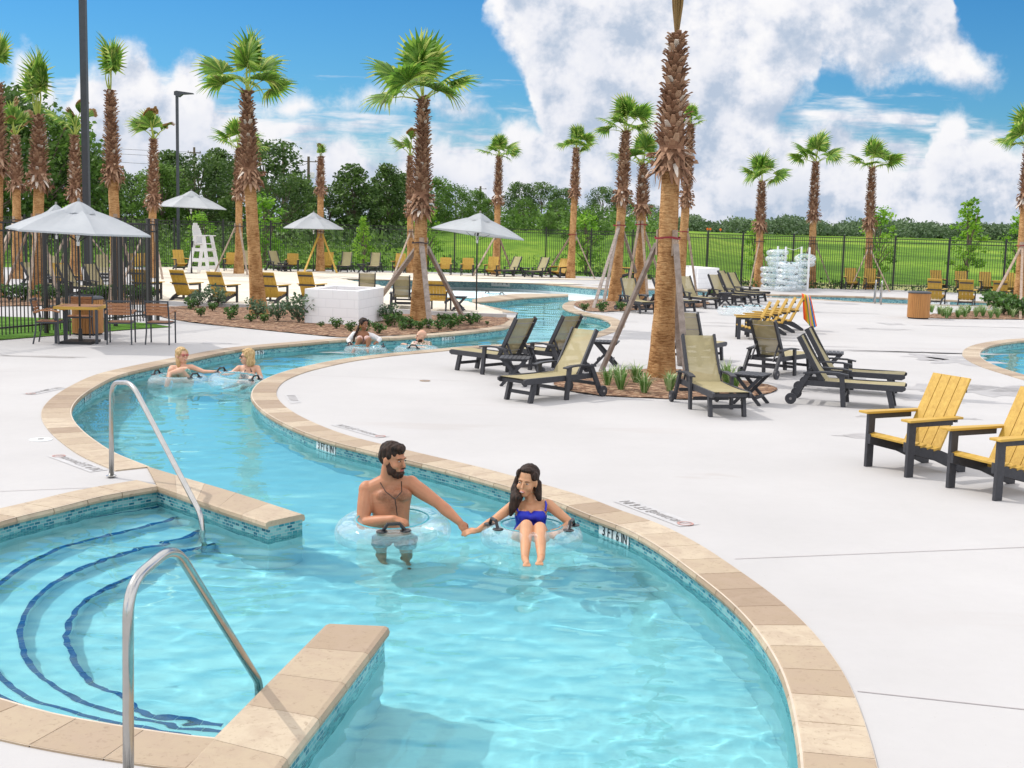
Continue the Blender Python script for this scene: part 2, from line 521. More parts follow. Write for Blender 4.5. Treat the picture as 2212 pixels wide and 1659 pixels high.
M['green_print'] = pattern('green_print_swimwear', (.10, .30, .27), (.45, .58, .48), 25)
M['black_cloth'] = simple('black_swimwear', (.02, .02, .026), .6)
M['white_knit'] = simple('white_knit', (.75, .72, .71), .9, var=.1, scale=60)
M['blush'] = simple('blush_swimwear', (.66, .45, .40), .7)
# ------------------------------------------------------------------ setting
def cr(pts, step=.15, closed=False):
    """catmull-rom through 2D/3D points, resampled about every step"""
    P = [Vector((p[0], p[1], 0)) for p in pts]
    n = len(P); out = []
    rng = range(n if closed else n - 1)
    for i in rng:
        if closed: a, b, c, d = P[(i - 1) % n], P[i], P[(i + 1) % n], P[(i + 2) % n]
        else: a, b, c, d = P[max(i - 1, 0)], P[i], P[i + 1], P[min(i + 2, n - 1)]
        # centripetal
        t1 = max((b - a).length, 1e-4) ** .5; t2 = max((c - b).length, 1e-4) ** .5; t3 = max((d - c).length, 1e-4) ** .5
        m1 = (c - b) if (b - a).length < 1e-4 else ((b - a) / t1 - (c - a) / (t1 + t2) + (c - b) / t2) * t2
        m2 = (c - b) if (d - c).length < 1e-4 else ((c - b) / t2 - (d - b) / (t2 + t3) + (d - c) / t3) * t2
        k = max(1, int((c - b).length / step))
        for j in range(k):
            t = j / k; t_2 = t * t; t_3 = t_2 * t
            out.append(b * (2 * t_3 - 3 * t_2 + 1) + m1 * (t_3 - 2 * t_2 + t) + c * (-2 * t_3 + 3 * t_2) + m2 * (t_3 - t_2))
    if not closed: out.append(P[-1])
    return out

def GD(pts, z=0.0):
    return [G(x, y, z) for x, y in pts]

def inpoly(p, poly):
    x, y = p[0], p[1]; r = False; j = len(poly) - 1
    for i in range(len(poly)):
        a, b = poly[i], poly[j]
        if (a[1] > y) != (b[1] > y) and x < (b[0] - a[0]) * (y - a[1]) / (b[1] - a[1]) + a[0]: r = not r
        j = i
    return r

def planar(name, outer, holes, z, mt, kind='structure', extra=None):
    vs = []; es = []
    for poly in [outer] + holes:
        b = len(vs); n = len(poly)
        vs += [Vector((p[0], p[1])) for p in poly]
        es += [(b + i, b + (i + 1) % n) for i in range(n)]
    v, e, f, _, _, _ = delaunay_2d_cdt(vs, es, [], 0, 1e-5)
    mb = MB()
    keep = []
    for t in f:
        c = sum((v[i] for i in t), Vector((0, 0))) / len(t)
        if inpoly(c, outer) and not any(inpoly(c, h) for h in holes): keep.append(tuple(t))
    mb.add([(p.x, p.y, z) for p in v], keep)
    o = mb.build(name, mt, kind=kind)
    bm = bmesh.new(); bm.from_mesh(o.data)
    bmesh.ops.recalc_face_normals(bm, faces=bm.faces)
    if bm.faces and sum(fc.normal.z for fc in bm.faces) < 0: bmesh.ops.reverse_faces(bm, faces=bm.faces)
    bm.to_mesh(o.data); bm.free()
    return o

RB = [(1690, 2300), (1735, 1900), (1745, 1760), (1743, 1659), (1732, 1577), (1714, 1497), (1692, 1440), (1643, 1364), (1585, 1302), (1496.5, 1231), (1423, 1179), (1354, 1142), (1279, 1114), (1198, 1082), (994, 1022), (880.5, 994), (819.5, 979), (719, 953.6), (666, 936), (604, 908), (569, 885.5), (551.5, 866.5), (547, 853.7), (553, 838), (572, 822), (620, 803), (683, 787.6), (738, 777), (833, 765), (879, 761), (964, 753), (996, 750), (1100, 744), (1193, 738), (1250, 730), (1291, 719), (1321, 705.5), (1316.6, 695), (1294, 685), (1256, 678), (1225, 669), (1217, 661), (1231, 652.6), (1271, 647.5), (1320, 645), (1400, 643.5), (1496, 638.5), (1644, 642.5), (1743, 645.5), (1849, 652), (1960, 657), (2125, 660), (2260, 663), (2400, 664)]
FB = [(2400, 656), (2125, 652), (1960, 645), (1816, 640), (1743, 638.5), (1644, 636), (1496, 625.5), (1400, 624.5), (1306, 623.6), (1200, 615), (1120, 610), (1042, 607), (960, 605.5), (879, 604.5), (800, 603), (732, 602)]
BEACH = [(760, 607), (825, 619), (880, 633), (950, 645)]
SP = [(1005, 651.5), (1060, 663), (1117, 676)]
LB0 = [(1112, 687), (1103, 698), (1092, 708), (1055, 713), (987, 720.5), (879, 729), (865, 730.5), (747.5, 734.5), (658.5, 742), (566, 750), (515.5, 755.7), (420, 774), (318, 795), (254, 811), (203.4, 834.7), (165, 862), (149.4, 885.5), (152.6, 906), (171.6, 930), (203.4, 955.5), (244.8, 981), (317.9, 1011)]
EP = [(338.5, 1051), (222.5, 1071.5), (127, 1095.4), (0, 1127), (-120, 1170), (-230, 1240), (-270, 1330), (-200, 1430), (-100, 1487), (0, 1517.6), (102.8, 1547), (263, 1576.8), (405, 1597), (468, 1603)]
wRB = cr(GD(RB)); wFB = cr(GD(FB), .4); wBE = cr(GD([FB[-1]] + BEACH + [SP[0]]), .4)[1:-1]
wSP = cr(GD(SP), .2); wLB = cr(GD(LB0)); wEP = cr(GD(EP))
BOT = GD([(380, 1900), (250, 2300)])
RIVER = [Vector((p[0], p[1])) for p in (wRB + wFB[:-1] + wBE + wSP + wLB + wEP + BOT)]
POOL2D = [(2300, 733), (2212, 736), (2146, 745.5), (2120.5, 755), (2114, 764.5), (2118, 774), (2146, 790), (2212, 811), (2300, 833), (2440, 850), (2560, 800), (2480, 735)]
wP2 = cr(GD(POOL2D), .15, True)
POOL2 = [Vector((p[0], p[1])) for p in wP2]

FENCE_D = [(-60, 578), (200, 577.5), (340, 578), (500, 580), (700, 582.5), (913, 587.5), (1150, 593.5), (1271, 597.5), (1400, 604), (1500, 610.5), (1632, 620), (1800, 624), (1961, 628), (2085, 633.5), (2300, 643), (2500, 652)]
wFE = cr(GD(FENCE_D), .5)
deck_outer = [Vector(p) for p in ((-70, -25), (70, -25), (70, wFE[-1].y + .35))] + [Vector((p.x, p.y + .35)) for p in reversed(wFE)] + [Vector((-70, wFE[0].y + .35))]
planar('pool_deck', deck_outer, [RIVER, POOL2], 0.0, M['deck'])

def side_out(path, polys):
    mid = path[len(path) // 2]; d = path[len(path) // 2 + 1] - mid
    nn = Vector((d.y, -d.x, 0)).normalized()
    return -1 if any(inpoly(mid + nn * .05, q) for q in polys) else 1

def arc(path):
    s = [0]
    for i in range(1, len(path)): s.append(s[-1] + (path[i] - path[i - 1]).length)
    return s

def sample(path, S_, t):
    import bisect
    i = min(max(bisect.bisect_right(S_, t) - 1, 0), len(path) - 2)
    L = S_[i + 1] - S_[i]
    k = 0 if L < 1e-9 else (t - S_[i]) / L
    a = path[max(i - 1, 0)]; b = path[min(i + 2, len(path) - 1)]
    return path[i].lerp(path[i + 1], min(max(k, 0), 1)), (b - a).normalized()

rs = random.Random(3)
def coping(path, side, w=.34, L=.40, closed=False):
    mb = MB(); S_ = arc(path); tot = S_[-1]; n = max(1, round(tot / L)); L = tot / n
    prof = [(-.012, -.055), (-.034, -.045), (-.04, -.022), (-.03, .004), (-.008, .014), (w - .006, .014), (w, .006), (w, -.03)]
    for i in range(n):
        k = 4; vs = []
        tint = rs.choice((.12, .3, .45, .55, .65, .75, .9, 1.0)) * .8 + rs.random() * .2
        for j in range(k + 1):
            t = i * L + .004 + (L - .008) * j / k
            p, d = sample(path, S_, t)
            nn = Vector((d.y, -d.x, 0)) * side
            for a, z in prof: vs.append(p + nn * a + Vector((0, 0, z)))
        m_ = len(prof); fs = []
        for j in range(k):
            for q in range(m_ - 1):
                a = j * m_ + q
                fs.append((a, a + 1, a + m_ + 1, a + m_))
        fs.append(tuple(range(m_))); fs.append(tuple(k * m_ + q for q in range(m_ - 1, -1, -1)))
        mb.add(vs, fs, tint)
    # grout bed
    return mb

def bed(mb, path, side, w=.34):
    vs = []
    for i in range(len(path)):
        d = (path[min(i + 1, len(path) - 1)] - path[max(i - 1, 0)]).normalized(); nn = Vector((d.y, -d.x, 0)) * side
        vs += [path[i] + nn * (-.03) + Vector((0, 0, .0105)), path[i] + nn * w + Vector((0, 0, .0105))]
    mb.add(vs, [(2 * i, 2 * i + 1, 2 * i + 3, 2 * i + 2) for i in range(len(path) - 1)], .5)

def wall(mb, path, z0=-.31, z1=-1.07):
    S_ = arc(path); uv = []; vs = []
    for p, s in zip(path, S_):
        for z in (-.03, z0, z1): vs.append((p.x, p.y, z)); uv.append((s, z))
    if mb.uv is None: mb.uv = []
    mb.uv += uv
    b = len(mb.v)
    fs = []; mi = []
    mb.v += vs
    for i in range(len(path) - 1):
        for q in (0, 1):
            a = b + 3 * i + q
            mb.f.append((a, a + 1, a + 4, a + 3)); mb.mi.append(q); mb.col.append(None)

cp = MB(); gb = MB(); wl = MB()
for path, polys in ((wRB, [RIVER]), (wFB, [RIVER]), (wSP, [RIVER]), (wLB, [RIVER]), (wEP, [RIVER]), (wP2 + [wP2[0]], [POOL2])):
    sd = side_out(path, polys)
    c = coping(path, sd)
    cp.add(c.v, []); b = len(cp.v) - len(c.v)
    cp.f += [tuple(i + b for i in f) for f in c.f]; cp.mi += c.mi; cp.col += c.col
    bed(gb, path, sd); wall(wl, path)
cp.build('pool_coping', M['trav'], kind='structure')
gb.build('coping_grout', M['grout'], kind='structure')
wlo = wl.build('pool_wall', [M['mosaic'], M['plaster']], kind='structure')

def strip_pier(name, A, B, label, n):
    """travertine topped wall standing in the water; A and B are its two long edges"""
    root = empty(name, ((A[0] + B[0]) / 2), 0, label, 'pool wall')
    off = root.location.copy()
    top = MB()
    SA, SB = arc(A), arc(B)
    for i in range(n):
        vs = []
        k = 3
        for j in range(k + 1):
            t = (i + j / k) / n
            e = .002 / SA[-1] * (1 if j == 0 else -1 if j == k else 0)
            t = min(max(t + e, 0), 1)
            pa, _ = sample(A, SA, t * SA[-1]); pb, _ = sample(B, SB, t * SB[-1])
            w = (pb - pa).normalized()
            for q, z in ((pa - w * .005, -.05), (pa - w * .028, -.045), (pa - w * .034, -.02), (pa - w * .024, .008), (pa, .018), (pb, .018), (pb + w * .024, .008), (pb + w * .034, -.02), (pb + w * .028, -.045), (pb + w * .005, -.05)):
                vs.append(Vector((q.x, q.y, z)) - off)
        m_ = 10; fs = []
        for j in range(k):
            for q in range(m_):
                a, b2 = j * m_ + q, j * m_ + (q + 1) % m_
                fs.append((a, b2, b2 + m_, a + m_))
        fs.append(tuple(range(m_ - 1, -1, -1))); fs.append(tuple(k * m_ + q for q in range(m_)))
        top.add(vs, fs, rs.choice((.3, .5, .6, .75, .9)))
    top.build('capstone', M['trav'], root)
    ring = [p for p in A] + [p for p in reversed(B)]
    ring = [p - off for p in ring]; ring.append(ring[0])
    wm = MB(); wall(wm, ring)
    o = wm.build('tile_facing', [M['mosaic'], M['plaster']], root)
    o.cycles.is_caustics_receiver = True
    return root

strip_pier('divider_wall', cr(GD([(317.9, 1011), (397.3, 1035), (508.6, 1068), (653, 1115)]), .1), cr(GD([(338.5, 1051), (400, 1072), (480, 1099), (580, 1131)]), .1), 'travertine capped spit wall beside the upright grab rail', 5)
strip_pier('divider_wall', cr(GD([(310, 1800), (405, 1668), (470, 1600), (560, 1508), (712, 1353)]), .1), cr(GD([(450, 1870), (530, 1752), (598, 1659), (700, 1528), (831, 1358)]), .1), 'travertine capped pier wall in front of the low grab rail', 6)
strip_pier('divider_wall', cr(GD([(1020, 648), (1045, 642.6), (1090, 637.5), (1130, 635), (1228, 636)]), .3), cr(GD([(1020, 653), (1070, 650.6), (1100, 647), (1130, 644), (1228, 638.6)]), .3), 'low tiled tongue between the shallow beach pool and the river', 9)

# basin floor
fl = MB(); fl.add([(-14, 3, -1.07), (24, 3, -1.07), (45, 46, -1.07), (-14, 46, -1.07)], [(0, 1, 2, 3)])
flo = fl.build('pool_floor', M['plaster'], kind='structure')
b_ = GD([(700, 604), (1040, 606), (1300, 622), (1228, 634), (1130, 641), (1045, 647), (1000, 650), (940, 646), (880, 634), (760, 606)])
bf = MB(); bf.prism([(p.x, p.y) for p in b_], -1.1, -.40)
bfo = bf.build('beach_pool_floor', M['plaster'], kind='structure')
# far channel is shallow as well
# curved entry steps
STEPS = [
    (-.32, [(372, 1085), (359, 1090.5), (230, 1113), (100, 1138), (0, 1165), (-110, 1215), (-200, 1290), (-190, 1380), (-100, 1450), (0, 1500), (80, 1533), (180, 1558), (270, 1577), (360, 1590)]),
    (-.50, [(425, 1106), (397, 1115), (286, 1143), (159, 1175), (60, 1220), (0, 1262), (-45, 1310), (-50, 1370), (0, 1454), (62, 1503), (156, 1535), (262, 1560), (370, 1578), (440, 1590)]),
    (-.68, [(470, 1125), (407, 1160), (302, 1187), (207, 1216), (130, 1250), (86, 1286), (58, 1330), (50, 1370), (62, 1420), (95, 1460), (187, 1516), (290, 1545), (400, 1567), (500, 1580)]),
    (-.86, [(520, 1140), (470, 1170), (360, 1205), (268, 1257), (200, 1290), (165, 1325), (149, 1365), (157, 1407), (187, 1462), (262, 1500), (300, 1534), (400, 1555), (520, 1570)]),
]
def refr(x, y, z):
    """point below the water that this line of sight reaches"""
    p = G(x, y, -.14); d = ray(x, y).normalized()
    n_ = 1 / 1.33; ci = -d.z; st2 = n_ * n_ * (1 - ci * ci)
    t = d * n_ + Vector((0, 0, n_ * ci - math.sqrt(1 - st2)))
    return p + t * ((z + .14) / t.z)
stp = MB(); stb = MB()
far_left = [Vector((-14, 12)), Vector((-14, 2))]
under = []
for z, pts in STEPS:
    c = cr([refr(x, y, z) for x, y in pts], .06)
    a, b = c[0], c[-1]
    ring = [(p.x, p.y) for p in c] + [(p.x, p.y) for p in reversed(wEP)]
    n = len(ring)
    v2, e2, f2, _, _, _ = delaunay_2d_cdt([Vector(r) for r in ring], [(i, (i + 1) % n) for i in range(n)], [], 0, 1e-5)
    keep = [tuple(t) for t in f2 if inpoly(sum((v2[i] for i in t), Vector((0, 0))) / 3, ring)]
    stp.add([(p.x, p.y, z) for p in v2], keep)
    k = len(c)
    stp.add([(p.x, p.y, z) for p in c] + [(p.x, p.y, -1.08) for p in c], [(i, i + 1, i + 1 + k, i + k) for i in range(k - 1)])
    # blue nosing tiles, each about 15 cm long
    S_ = arc(c); t = 0
    while t + .15 < S_[-1]:
        vs = []
        for q in (t + .003, t + .147):
            p, d = sample(c, S_, q); nn = Vector((d.y, -d.x, 0))
            if not inpoly(p + nn * .05, ring): nn = -nn
            vs += [Vector((p.x, p.y, z - .025)) - nn * .004, Vector((p.x, p.y, z + .005)) - nn * .004, Vector((p.x, p.y, z + .005)) + nn * .034]
        stb.add(vs, [(0, 1, 4, 3), (1, 2, 5, 4)])
        t += .15
so = stp.build('entry_steps', M['plaster'], kind='structure')
sb = stb.build('step_nosing', M['blue_tile'], kind='structure')
for o in (flo, bfo, wlo, so, sb): o.cycles.is_caustics_receiver = True

# water sheet with real waves
def wave(x, y):
    v = Vector((x, y, 0))
    w = noise.noise(Vector((x * .35 + 3, y * .35, 1.7)))
    amp = .75 + .5 * w
    q = Vector((x * .9 + .5 * w, y * 1.5, 0))
    return amp * (.011 * noise.noise(q) + .0088 * noise.noise(Vector((x * 2.3 + 1.2 * w, y * 3.6, 5.1))) + .0058 * noise.noise(Vector((x * 5.2, y * 8.5 + x, 9.3))) + .0030 * noise.noise(Vector((x * 12, y * 17, 2.3))))
RIP = [(p.x, p.y) for p in (G(849, 1150, -.14), G(1148, 1175, -.14), G(1150, 1222, -.14), G(386, 830, -.14), G(513, 830, -.14), G(790, 760, -.14), G(901, 760, -.14), G(437, 1146, -.14), G(560, 1516, -.14))]
wave0 = wave
def wave(x, y):
    h = wave0(x, y)
    for cx, cy in RIP:
        d = math.hypot(x - cx, y - cy)
        if d < 2.0: h += .0045 * math.exp(-max(0, d - .45) / .45) * math.sin(d * 17 + 1.6 * noise.noise(Vector((x * 1.7, y * 1.7, 8)))) * (.6 + noise.noise(Vector((x * 2.2, y * 2.2, 3))))
    return h
def near_water(x, y, m):
    for dx, dy in ((0, 0), (m, 0), (-m, 0), (0, m), (0, -m)):
        if inpoly((x + dx, y + dy), RIVER) or inpoly((x + dx, y + dy), POOL2): return True
    return False
wm = MB(); rows = []; y = 3.4
while y < 46: rows.append(y); y += max(.03, y * .0042)
idx = {}; vs = []
cellc = {}
for r in range(len(rows) - 1):
    y0 = rows[r]; st = max(.03, y0 * .0042) * (1.3 if y0 > 14 else 1.0)
    # blocks: keep uniform columns per band so that neighbouring rows share vertices
bands = [(3.4, 8, .032), (8, 12, .045), (12, 18, .065), (18, 28, .10), (28, 46, .17)]
for y0, y1, st in bands:
    ny = round((y1 - y0) / st); sy = (y1 - y0) / ny
    lim0, lim1 = -12, 26
    nx = int((lim1 - lim0) / st)
    cb = 8
    act = {}
    for J in range(0, ny, cb):
        for I in range(0, nx, cb):
            cx_, cy_ = lim0 + (I + cb / 2) * st, y0 + (J + cb / 2) * sy
            if abs(cx_) < .75 * cy_ + 1.5 and near_water(cx_, cy_, cb * st * .8): act[(I, J)] = 1
    vid = {}
    for (I, J) in act:
        for j in range(J, min(J + cb, ny)):
            for i in range(I, I + cb):
                q = []
                for a, b in ((i, j), (i + 1, j), (i + 1, j + 1), (i, j + 1)):
                    if (a, b) not in vid:
                        X, Y = lim0 + a * st, y0 + b * sy
                        vid[(a, b)] = len(wm.v); wm.v.append((X, Y, -.14 + wave(X, Y)))
                    q.append(vid[(a, b)])
                wm.f.append(tuple(q)); wm.mi.append(0); wm.col.append(None)
wo = wm.build('pool_water', M['water'], smooth=True, kind='structure')
wo.cycles.is_caustics_caster = True

# beds, sand, turf
def wpoly(pts, step=.3, closed=True):
    return [Vector((p.x, p.y)) for p in cr(GD(pts), step, closed)]
SAND = [Vector((p.x, p.y)) for p in cr(GD([(336, 655), (410, 659.5), (536, 664.5), (700, 668), (838, 673.5), (980, 681.5), (1088, 684)]), .4)] + [Vector((p.x, p.y)) for p in reversed(cr(GD([SP[0], (1050, 663), (1085, 674)]), .3))] + [Vector((p.x, p.y)) for p in reversed(wBE)] + [Vector((p.x, p.y)) for p in reversed(cr(GD([(1400, 619), (1306, 618), (1200, 610), (1042, 602.5), (879, 600), (732, 598)]), .6))][::-1] + [Vector((p.x, p.y)) for p in GD([(1400, 607), (1100, 596), (800, 589.5), (500, 582), (336, 577)])]
def bumpy(name, poly, z, mt, res, amp, sc, kind='structure', edge=.35):
    xs = [p[0] for p in poly]; ys = [p[1] for p in poly]
    vs = [Vector((p[0], p[1])) for p in poly]; n = len(vs); es = [(i, (i + 1) % n) for i in range(n)]
    x = min(xs)
    r2 = random.Random(5)
    while x < max(xs):
        y = min(ys)
        while y < max(ys):
            q = (x + r2.uniform(-.2, .2) * res, y + r2.uniform(-.2, .2) * res)
            if inpoly(q, poly) and min((q[0] - p[0]) ** 2 + (q[1] - p[1]) ** 2 for p in poly[::2]) > (res * .5) ** 2: vs.append(Vector(q))
            y += res
        x += res
    v, e, f, _, _, _ = delaunay_2d_cdt(vs, es, [], 0, 1e-5)
    mb = MB()
    def h(p):
        d = min(((p[0] - q[0]) ** 2 + (p[1] - q[1]) ** 2) for q in poly[::2]) ** .5
        k = min(1, d / edge)
        return z + k * amp * (.7 + noise.noise(Vector((p[0] * sc, p[1] * sc, 4))) + .4 * noise.noise(Vector((p[0] * sc * 3, p[1] * sc * 3, 4))))
    keep = [tuple(t) for t in f if inpoly(sum((v[i] for i in t), Vector((0, 0))) / len(t), poly)]
    mb.add([(p.x, p.y, h(p)) for p in v], keep)
    o = mb.build(name, mt, kind=kind, smooth=True)
    bm = bmesh.new(); bm.from_mesh(o.data); bmesh.ops.recalc_face_normals(bm, faces=bm.faces)
    if sum(fc.normal.z for fc in bm.faces) < 0: bmesh.ops.reverse_faces(bm, faces=bm.faces)
    bm.to_mesh(o.data); bm.free()
    return o
bumpy('sand', SAND, .012, M['sand'], .55, .035, .8)
BED1 = wpoly([(338, 668), (342, 683), (410, 696.6), (500, 706.5), (586, 715.5), (680, 724.5), (737, 729.2), (800, 727.5), (879, 724), (987, 715.8), (1050, 709), (1082, 703), (1093, 697), (1092, 688), (980, 683.5), (879, 679.5), (700, 670), (536, 666.2), (410, 661.5)], .25)
bumpy('mulch', BED1, .012, M['mulch'], .4, .03, 1.2)
BED2 = wpoly([(1239.8, 657.6), (1255, 652), (1281, 650), (1321, 648.5), (1400, 648), (1520, 652), (1510, 664), (1440, 669), (1370, 671), (1307, 674.2), (1275, 673.5), (1254, 667)], .25)
bumpy('mulch', BED2, .012, M['mulch'], .4, .03, 1.2)
BED3 = wpoly([(1196, 832), (1242, 848), (1297, 855.6), (1406, 861), (1478, 864), (1540, 863), (1600, 859.5), (1650, 853.5), (1679, 843), (1672, 836), (1640, 829), (1560, 815), (1470, 800), (1380, 799), (1290, 806), (1218, 818)], .2)
bumpy('mulch', BED3, .012, M['mulch'], .25, .03, 1.5)
BED4 = wpoly([(2006, 687), (2050, 689), (2110, 690), (2212, 691), (2330, 694), (2345, 682), (2330, 668), (2212, 666), (2150, 670), (2060, 676), (2010, 680)], .3)
bumpy('mulch', BED4, .012, M['mulch'], .4, .03, 1.2)
BED5 = [Vector((p.x, p.y)) for p in GD([(-120, 664), (100, 661), (330, 658), (330, 641), (100, 643), (-120, 646)])]
bumpy('mulch', BED5, .012, M['mulch'], .6, .03, 1.2)
TURF = [Vector((p.x, p.y)) for p in GD([(-180, 752), (0, 735.6), (151, 723), (300, 711.5), (372, 707), (330, 701), (235, 692), (0, 685), (-180, 690)])]
bumpy('turf', TURF, .012, M['turf'], .5, .01, 1.2)
# kerb along the sand
kb = MB()
kp = cr(GD([(336, 657), (410, 661), (536, 666), (700, 670), (838, 675.5), (980, 683), (1094, 687)]), .5)
for i in range(len(kp) - 1): kb.bar(kp[i] + Vector((0, 0, .05)), kp[i + 1] + Vector((0, 0, .05)), .14, .13)
kb.build('kerb', M['deck'], kind='structure')
# deck joints
jt = MB()
for a, b in (((1588, 1208), (2330, 1178)), ((1852, 1494), (2330, 1546)), ((0, 1062), (292, 1050)), ((668, 811), (1010, 823.5)), ((-60, 803), (180, 801)), ((1340, 905), (1560, 1000)) , ((600, 770), (420, 740))):
    if a[0] in (1340, 600): continue
    p, q = G(*a), G(*b); d = (q - p).normalized(); s_ = Vector((-d.y, d.x, 0)) * .0045; z = Vector((0, 0, .004))
    jt.add([p - s_ + z, q - s_ + z, q + s_ + z, p + s_ + z], [(0, 1, 2, 3)])
jt.build('deck_joints', M['deck_dark'], kind='structure')

# land beyond the fence
def sst(a, b, x):
    t = min(1, max(0, (x - a) / (b - a))); return t * t * (3 - 2 * t)
def land(x, y):
    t = x / max(y, 1)
    tab = [(-.6, .3, 120), (-.3, .5, 115), (-.17, .7, 115), (-.08, 1.7, 140), (0, 2.3, 150), (.10, 2.35, 160), (.15, 2.0, 220), (.2, 1.6, 430), (.6, 1.6, 430)]
    if t <= tab[0][0]: A, Y = tab[0][1:]
    elif t >= tab[-1][0]: A, Y = tab[-1][1:]
    else:
        for a, b in zip(tab, tab[1:]):
            if a[0] <= t <= b[0]:
                k = (t - a[0]) / (b[0] - a[0]); A = a[1] + (b[1] - a[1]) * k; Y = a[2] + (b[2] - a[2]) * k; break
    return A * sst(66, Y, y) + .12 * noise.noise(Vector((x * .05, y * .03, 0))) * sst(64, 80, y) - .03
mb = MB(); ys = [50, 54, 56, 58, 60, 62, 64, 66, 69, 73, 78, 84, 90, 98, 106, 116, 128, 142, 158, 178, 200, 230, 270, 320, 380, 450, 540, 700, 1000, 1600, 3000, 6000]
W = 150
def fence_y(x):
    if x <= wFE[0].x: return wFE[0].y
    for a, b in zip(wFE, wFE[1:]):
        if a.x <= x <= b.x: return a.y + (b.y - a.y) * (x - a.x) / max(b.x - a.x, 1e-6)
    return wFE[-1].y
for j, y in enumerate(ys):
    for i in range(W + 1):
        t = (i / W - .5) * 3.2
        x = t * max(y, 60) if y < 1500 else t * y
        yy = max(y, fence_y(x) + .25); mb.v.append((x, yy, land(x, yy)))
def sandy(x, y):
    t = x / y
    k = 0
    if 57 < y < 67 and t > -.06: k = .85
    return k * (.5 + .5 * noise.noise(Vector((x * .3, y * .3, 2))) + .2)
for j in range(len(ys) - 1):
    for i in range(W):
        a = j * (W + 1) + i
        if mb.v[a][1] >= mb.v[a + W + 1][1] - 1e-4 and mb.v[a + 1][1] >= mb.v[a + W + 2][1] - 1e-4: continue
        cx_ = sum(mb.v[q][0] for q in (a, a + 1)) / 2; cy_ = (ys[j] + ys[j + 1]) / 2
        mb.f.append((a, a + 1, a + W + 2, a + W + 1)); mb.mi.append(0); mb.col.append(max(0, min(.8, sandy(cx_, cy_))))
mb.build('grass_field', M['meadow'], smooth=True, kind='structure')
# land round the deck on the sides and behind, to the horizon
g2 = MB()
for x0, x1, y0, y1 in ((-3000, -70, -3000, 52), (70, 3000, -3000, 52), (-70, 70, -3000, -25)):
    g2.add([(x0, y0, -.04), (x1, y0, -.04), (x1, y1, -.04), (x0, y1, -.04)], [(0, 1, 2, 3)], 0.0)
g2.build('ground', M['meadow'], kind='structure')

# lettering ------------------------------------------------------
def textmesh(txt, size):
    cu = bpy.data.curves.new('lettering', 'FONT'); cu.body = txt; cu.size = size; cu.align_x = 'CENTER'; cu.align_y = 'CENTER'; cu.resolution_u = 3; cu.offset = .002
    o = bpy.data.objects.new('tmp', cu); C.objects.link(o)
    dg = bpy.context.evaluated_depsgraph_get(); me = bpy.data.meshes.new_from_object(o.evaluated_get(dg))
    vs = [tuple(v.co) for v in me.vertices]; fs = [tuple(p.vertices) for p in me.polygons]
    bpy.data.objects.remove(o); bpy.data.meshes.remove(me)
    return vs, fs
TX = {}
def letters(mb, txt, size, O, R, U, sx=1.0):
    if (txt, size) not in TX: TX[(txt, size)] = textmesh(txt, size)
    vs, fs = TX[(txt, size)]
    mb.add([O + R * (v[0] * sx) + U * v[1] for v in vs], fs)
def depth_marker(x, y, path, txt, label, w=.50, water=-.14):
    p0 = G(x, y); S_ = arc(path)
    i = min(range(len(path)), key=lambda k: (path[k] - p0).length)
    t = S_[i]; p, d = sample(path, S_, t)
    n_ = Vector((d.y, -d.x, 0)) * -side_out(path, [RIVER, POOL2])       # towards the water
    R = Vector((0, 0, 1)).cross(n_)
    if R.dot(Vector((1, 0, 0))) < 0 and n_.y > .2: pass
    O = Vector((p.x, p.y, -.125)) + n_ * .006
    t_ = empty('depth_marker', O, 0, label, 'depth marker')
    a, b = MB(), MB()
    words = txt.split(' ')
    # one plate per character group, bent along the curve
    k = 6
    vs = []
    for j in range(k + 1):
        q, dd = sample(path, S_, t + (j / k - .5) * w * (1 if d.dot(R) > 0 else -1))
        nn = Vector((dd.y, -dd.x, 0)) * -side_out(path, [RIVER, POOL2])
        vs += [q + nn * .008 + Vector((0, 0, -.06)) - O, q + nn * .008 + Vector((0, 0, -.215)) - O]
    a.add(vs, [(2 * j, 2 * j + 1, 2 * j + 3, 2 * j + 2) for j in range(k)])
    nw = len(words); xs = [(-.5 + (i_ + .5) / nw) * w * .9 for i_ in range(nw)]
    for wd, xx in zip(words, xs):
        q, dd = sample(path, S_, t + xx * (1 if d.dot(R) > 0 else -1))
        nn = Vector((dd.y, -dd.x, 0)) * -side_out(path, [RIVER, POOL2]); RR = Vector((0, 0, 1)).cross(nn)
        letters(b, wd, .125, q + nn * .0125 + Vector((0, 0, -.10)) - O, RR, Vector((0, 0, 1)), .78)
    o1 = a.build('plate', M['white_tile'], t_); o2 = b.build('lettering', M['black_paint'], t_)
    o1.cycles.is_caustics_receiver = True; o2.cycles.is_caustics_receiver = True
depth_marker(692, 948, wRB, '3 FT 6 IN', 'white depth tile reading 3 FT 6 IN at the bend left of the bearded man', .46)
depth_marker(1317, 1128, wRB, '3 FT 6 IN', 'white depth tile reading 3 FT 6 IN right of the woman in blue', .46)
depth_marker(967, 722, wLB, '3 FT 6 IN', 'white depth tile reading 3 FT 6 IN below the mulch bed', .46)
depth_marker(548, 752, wLB, '3 FT 6 IN', 'white depth tile partly hidden by the blonde woman with the black bikini', .46)
depth_marker(190, 842, wLB, '3 FT 6 IN', 'depth tile on the shaded inner wall of the left bend', .46)
depth_marker(1258, 679, wRB, '3 FT 6 IN', 'depth tile on the tiled wall in front of the palm island', .46)
depth_marker(1082, 608.5, wFB, '1 FT 6 IN', 'depth tile reading 1 FT 6 IN on the far shallow pool wall', .9)
depth_marker(1650, 636, wFB, '3 FT 6 IN', 'depth tile on the far wall below the tube rack', .9)
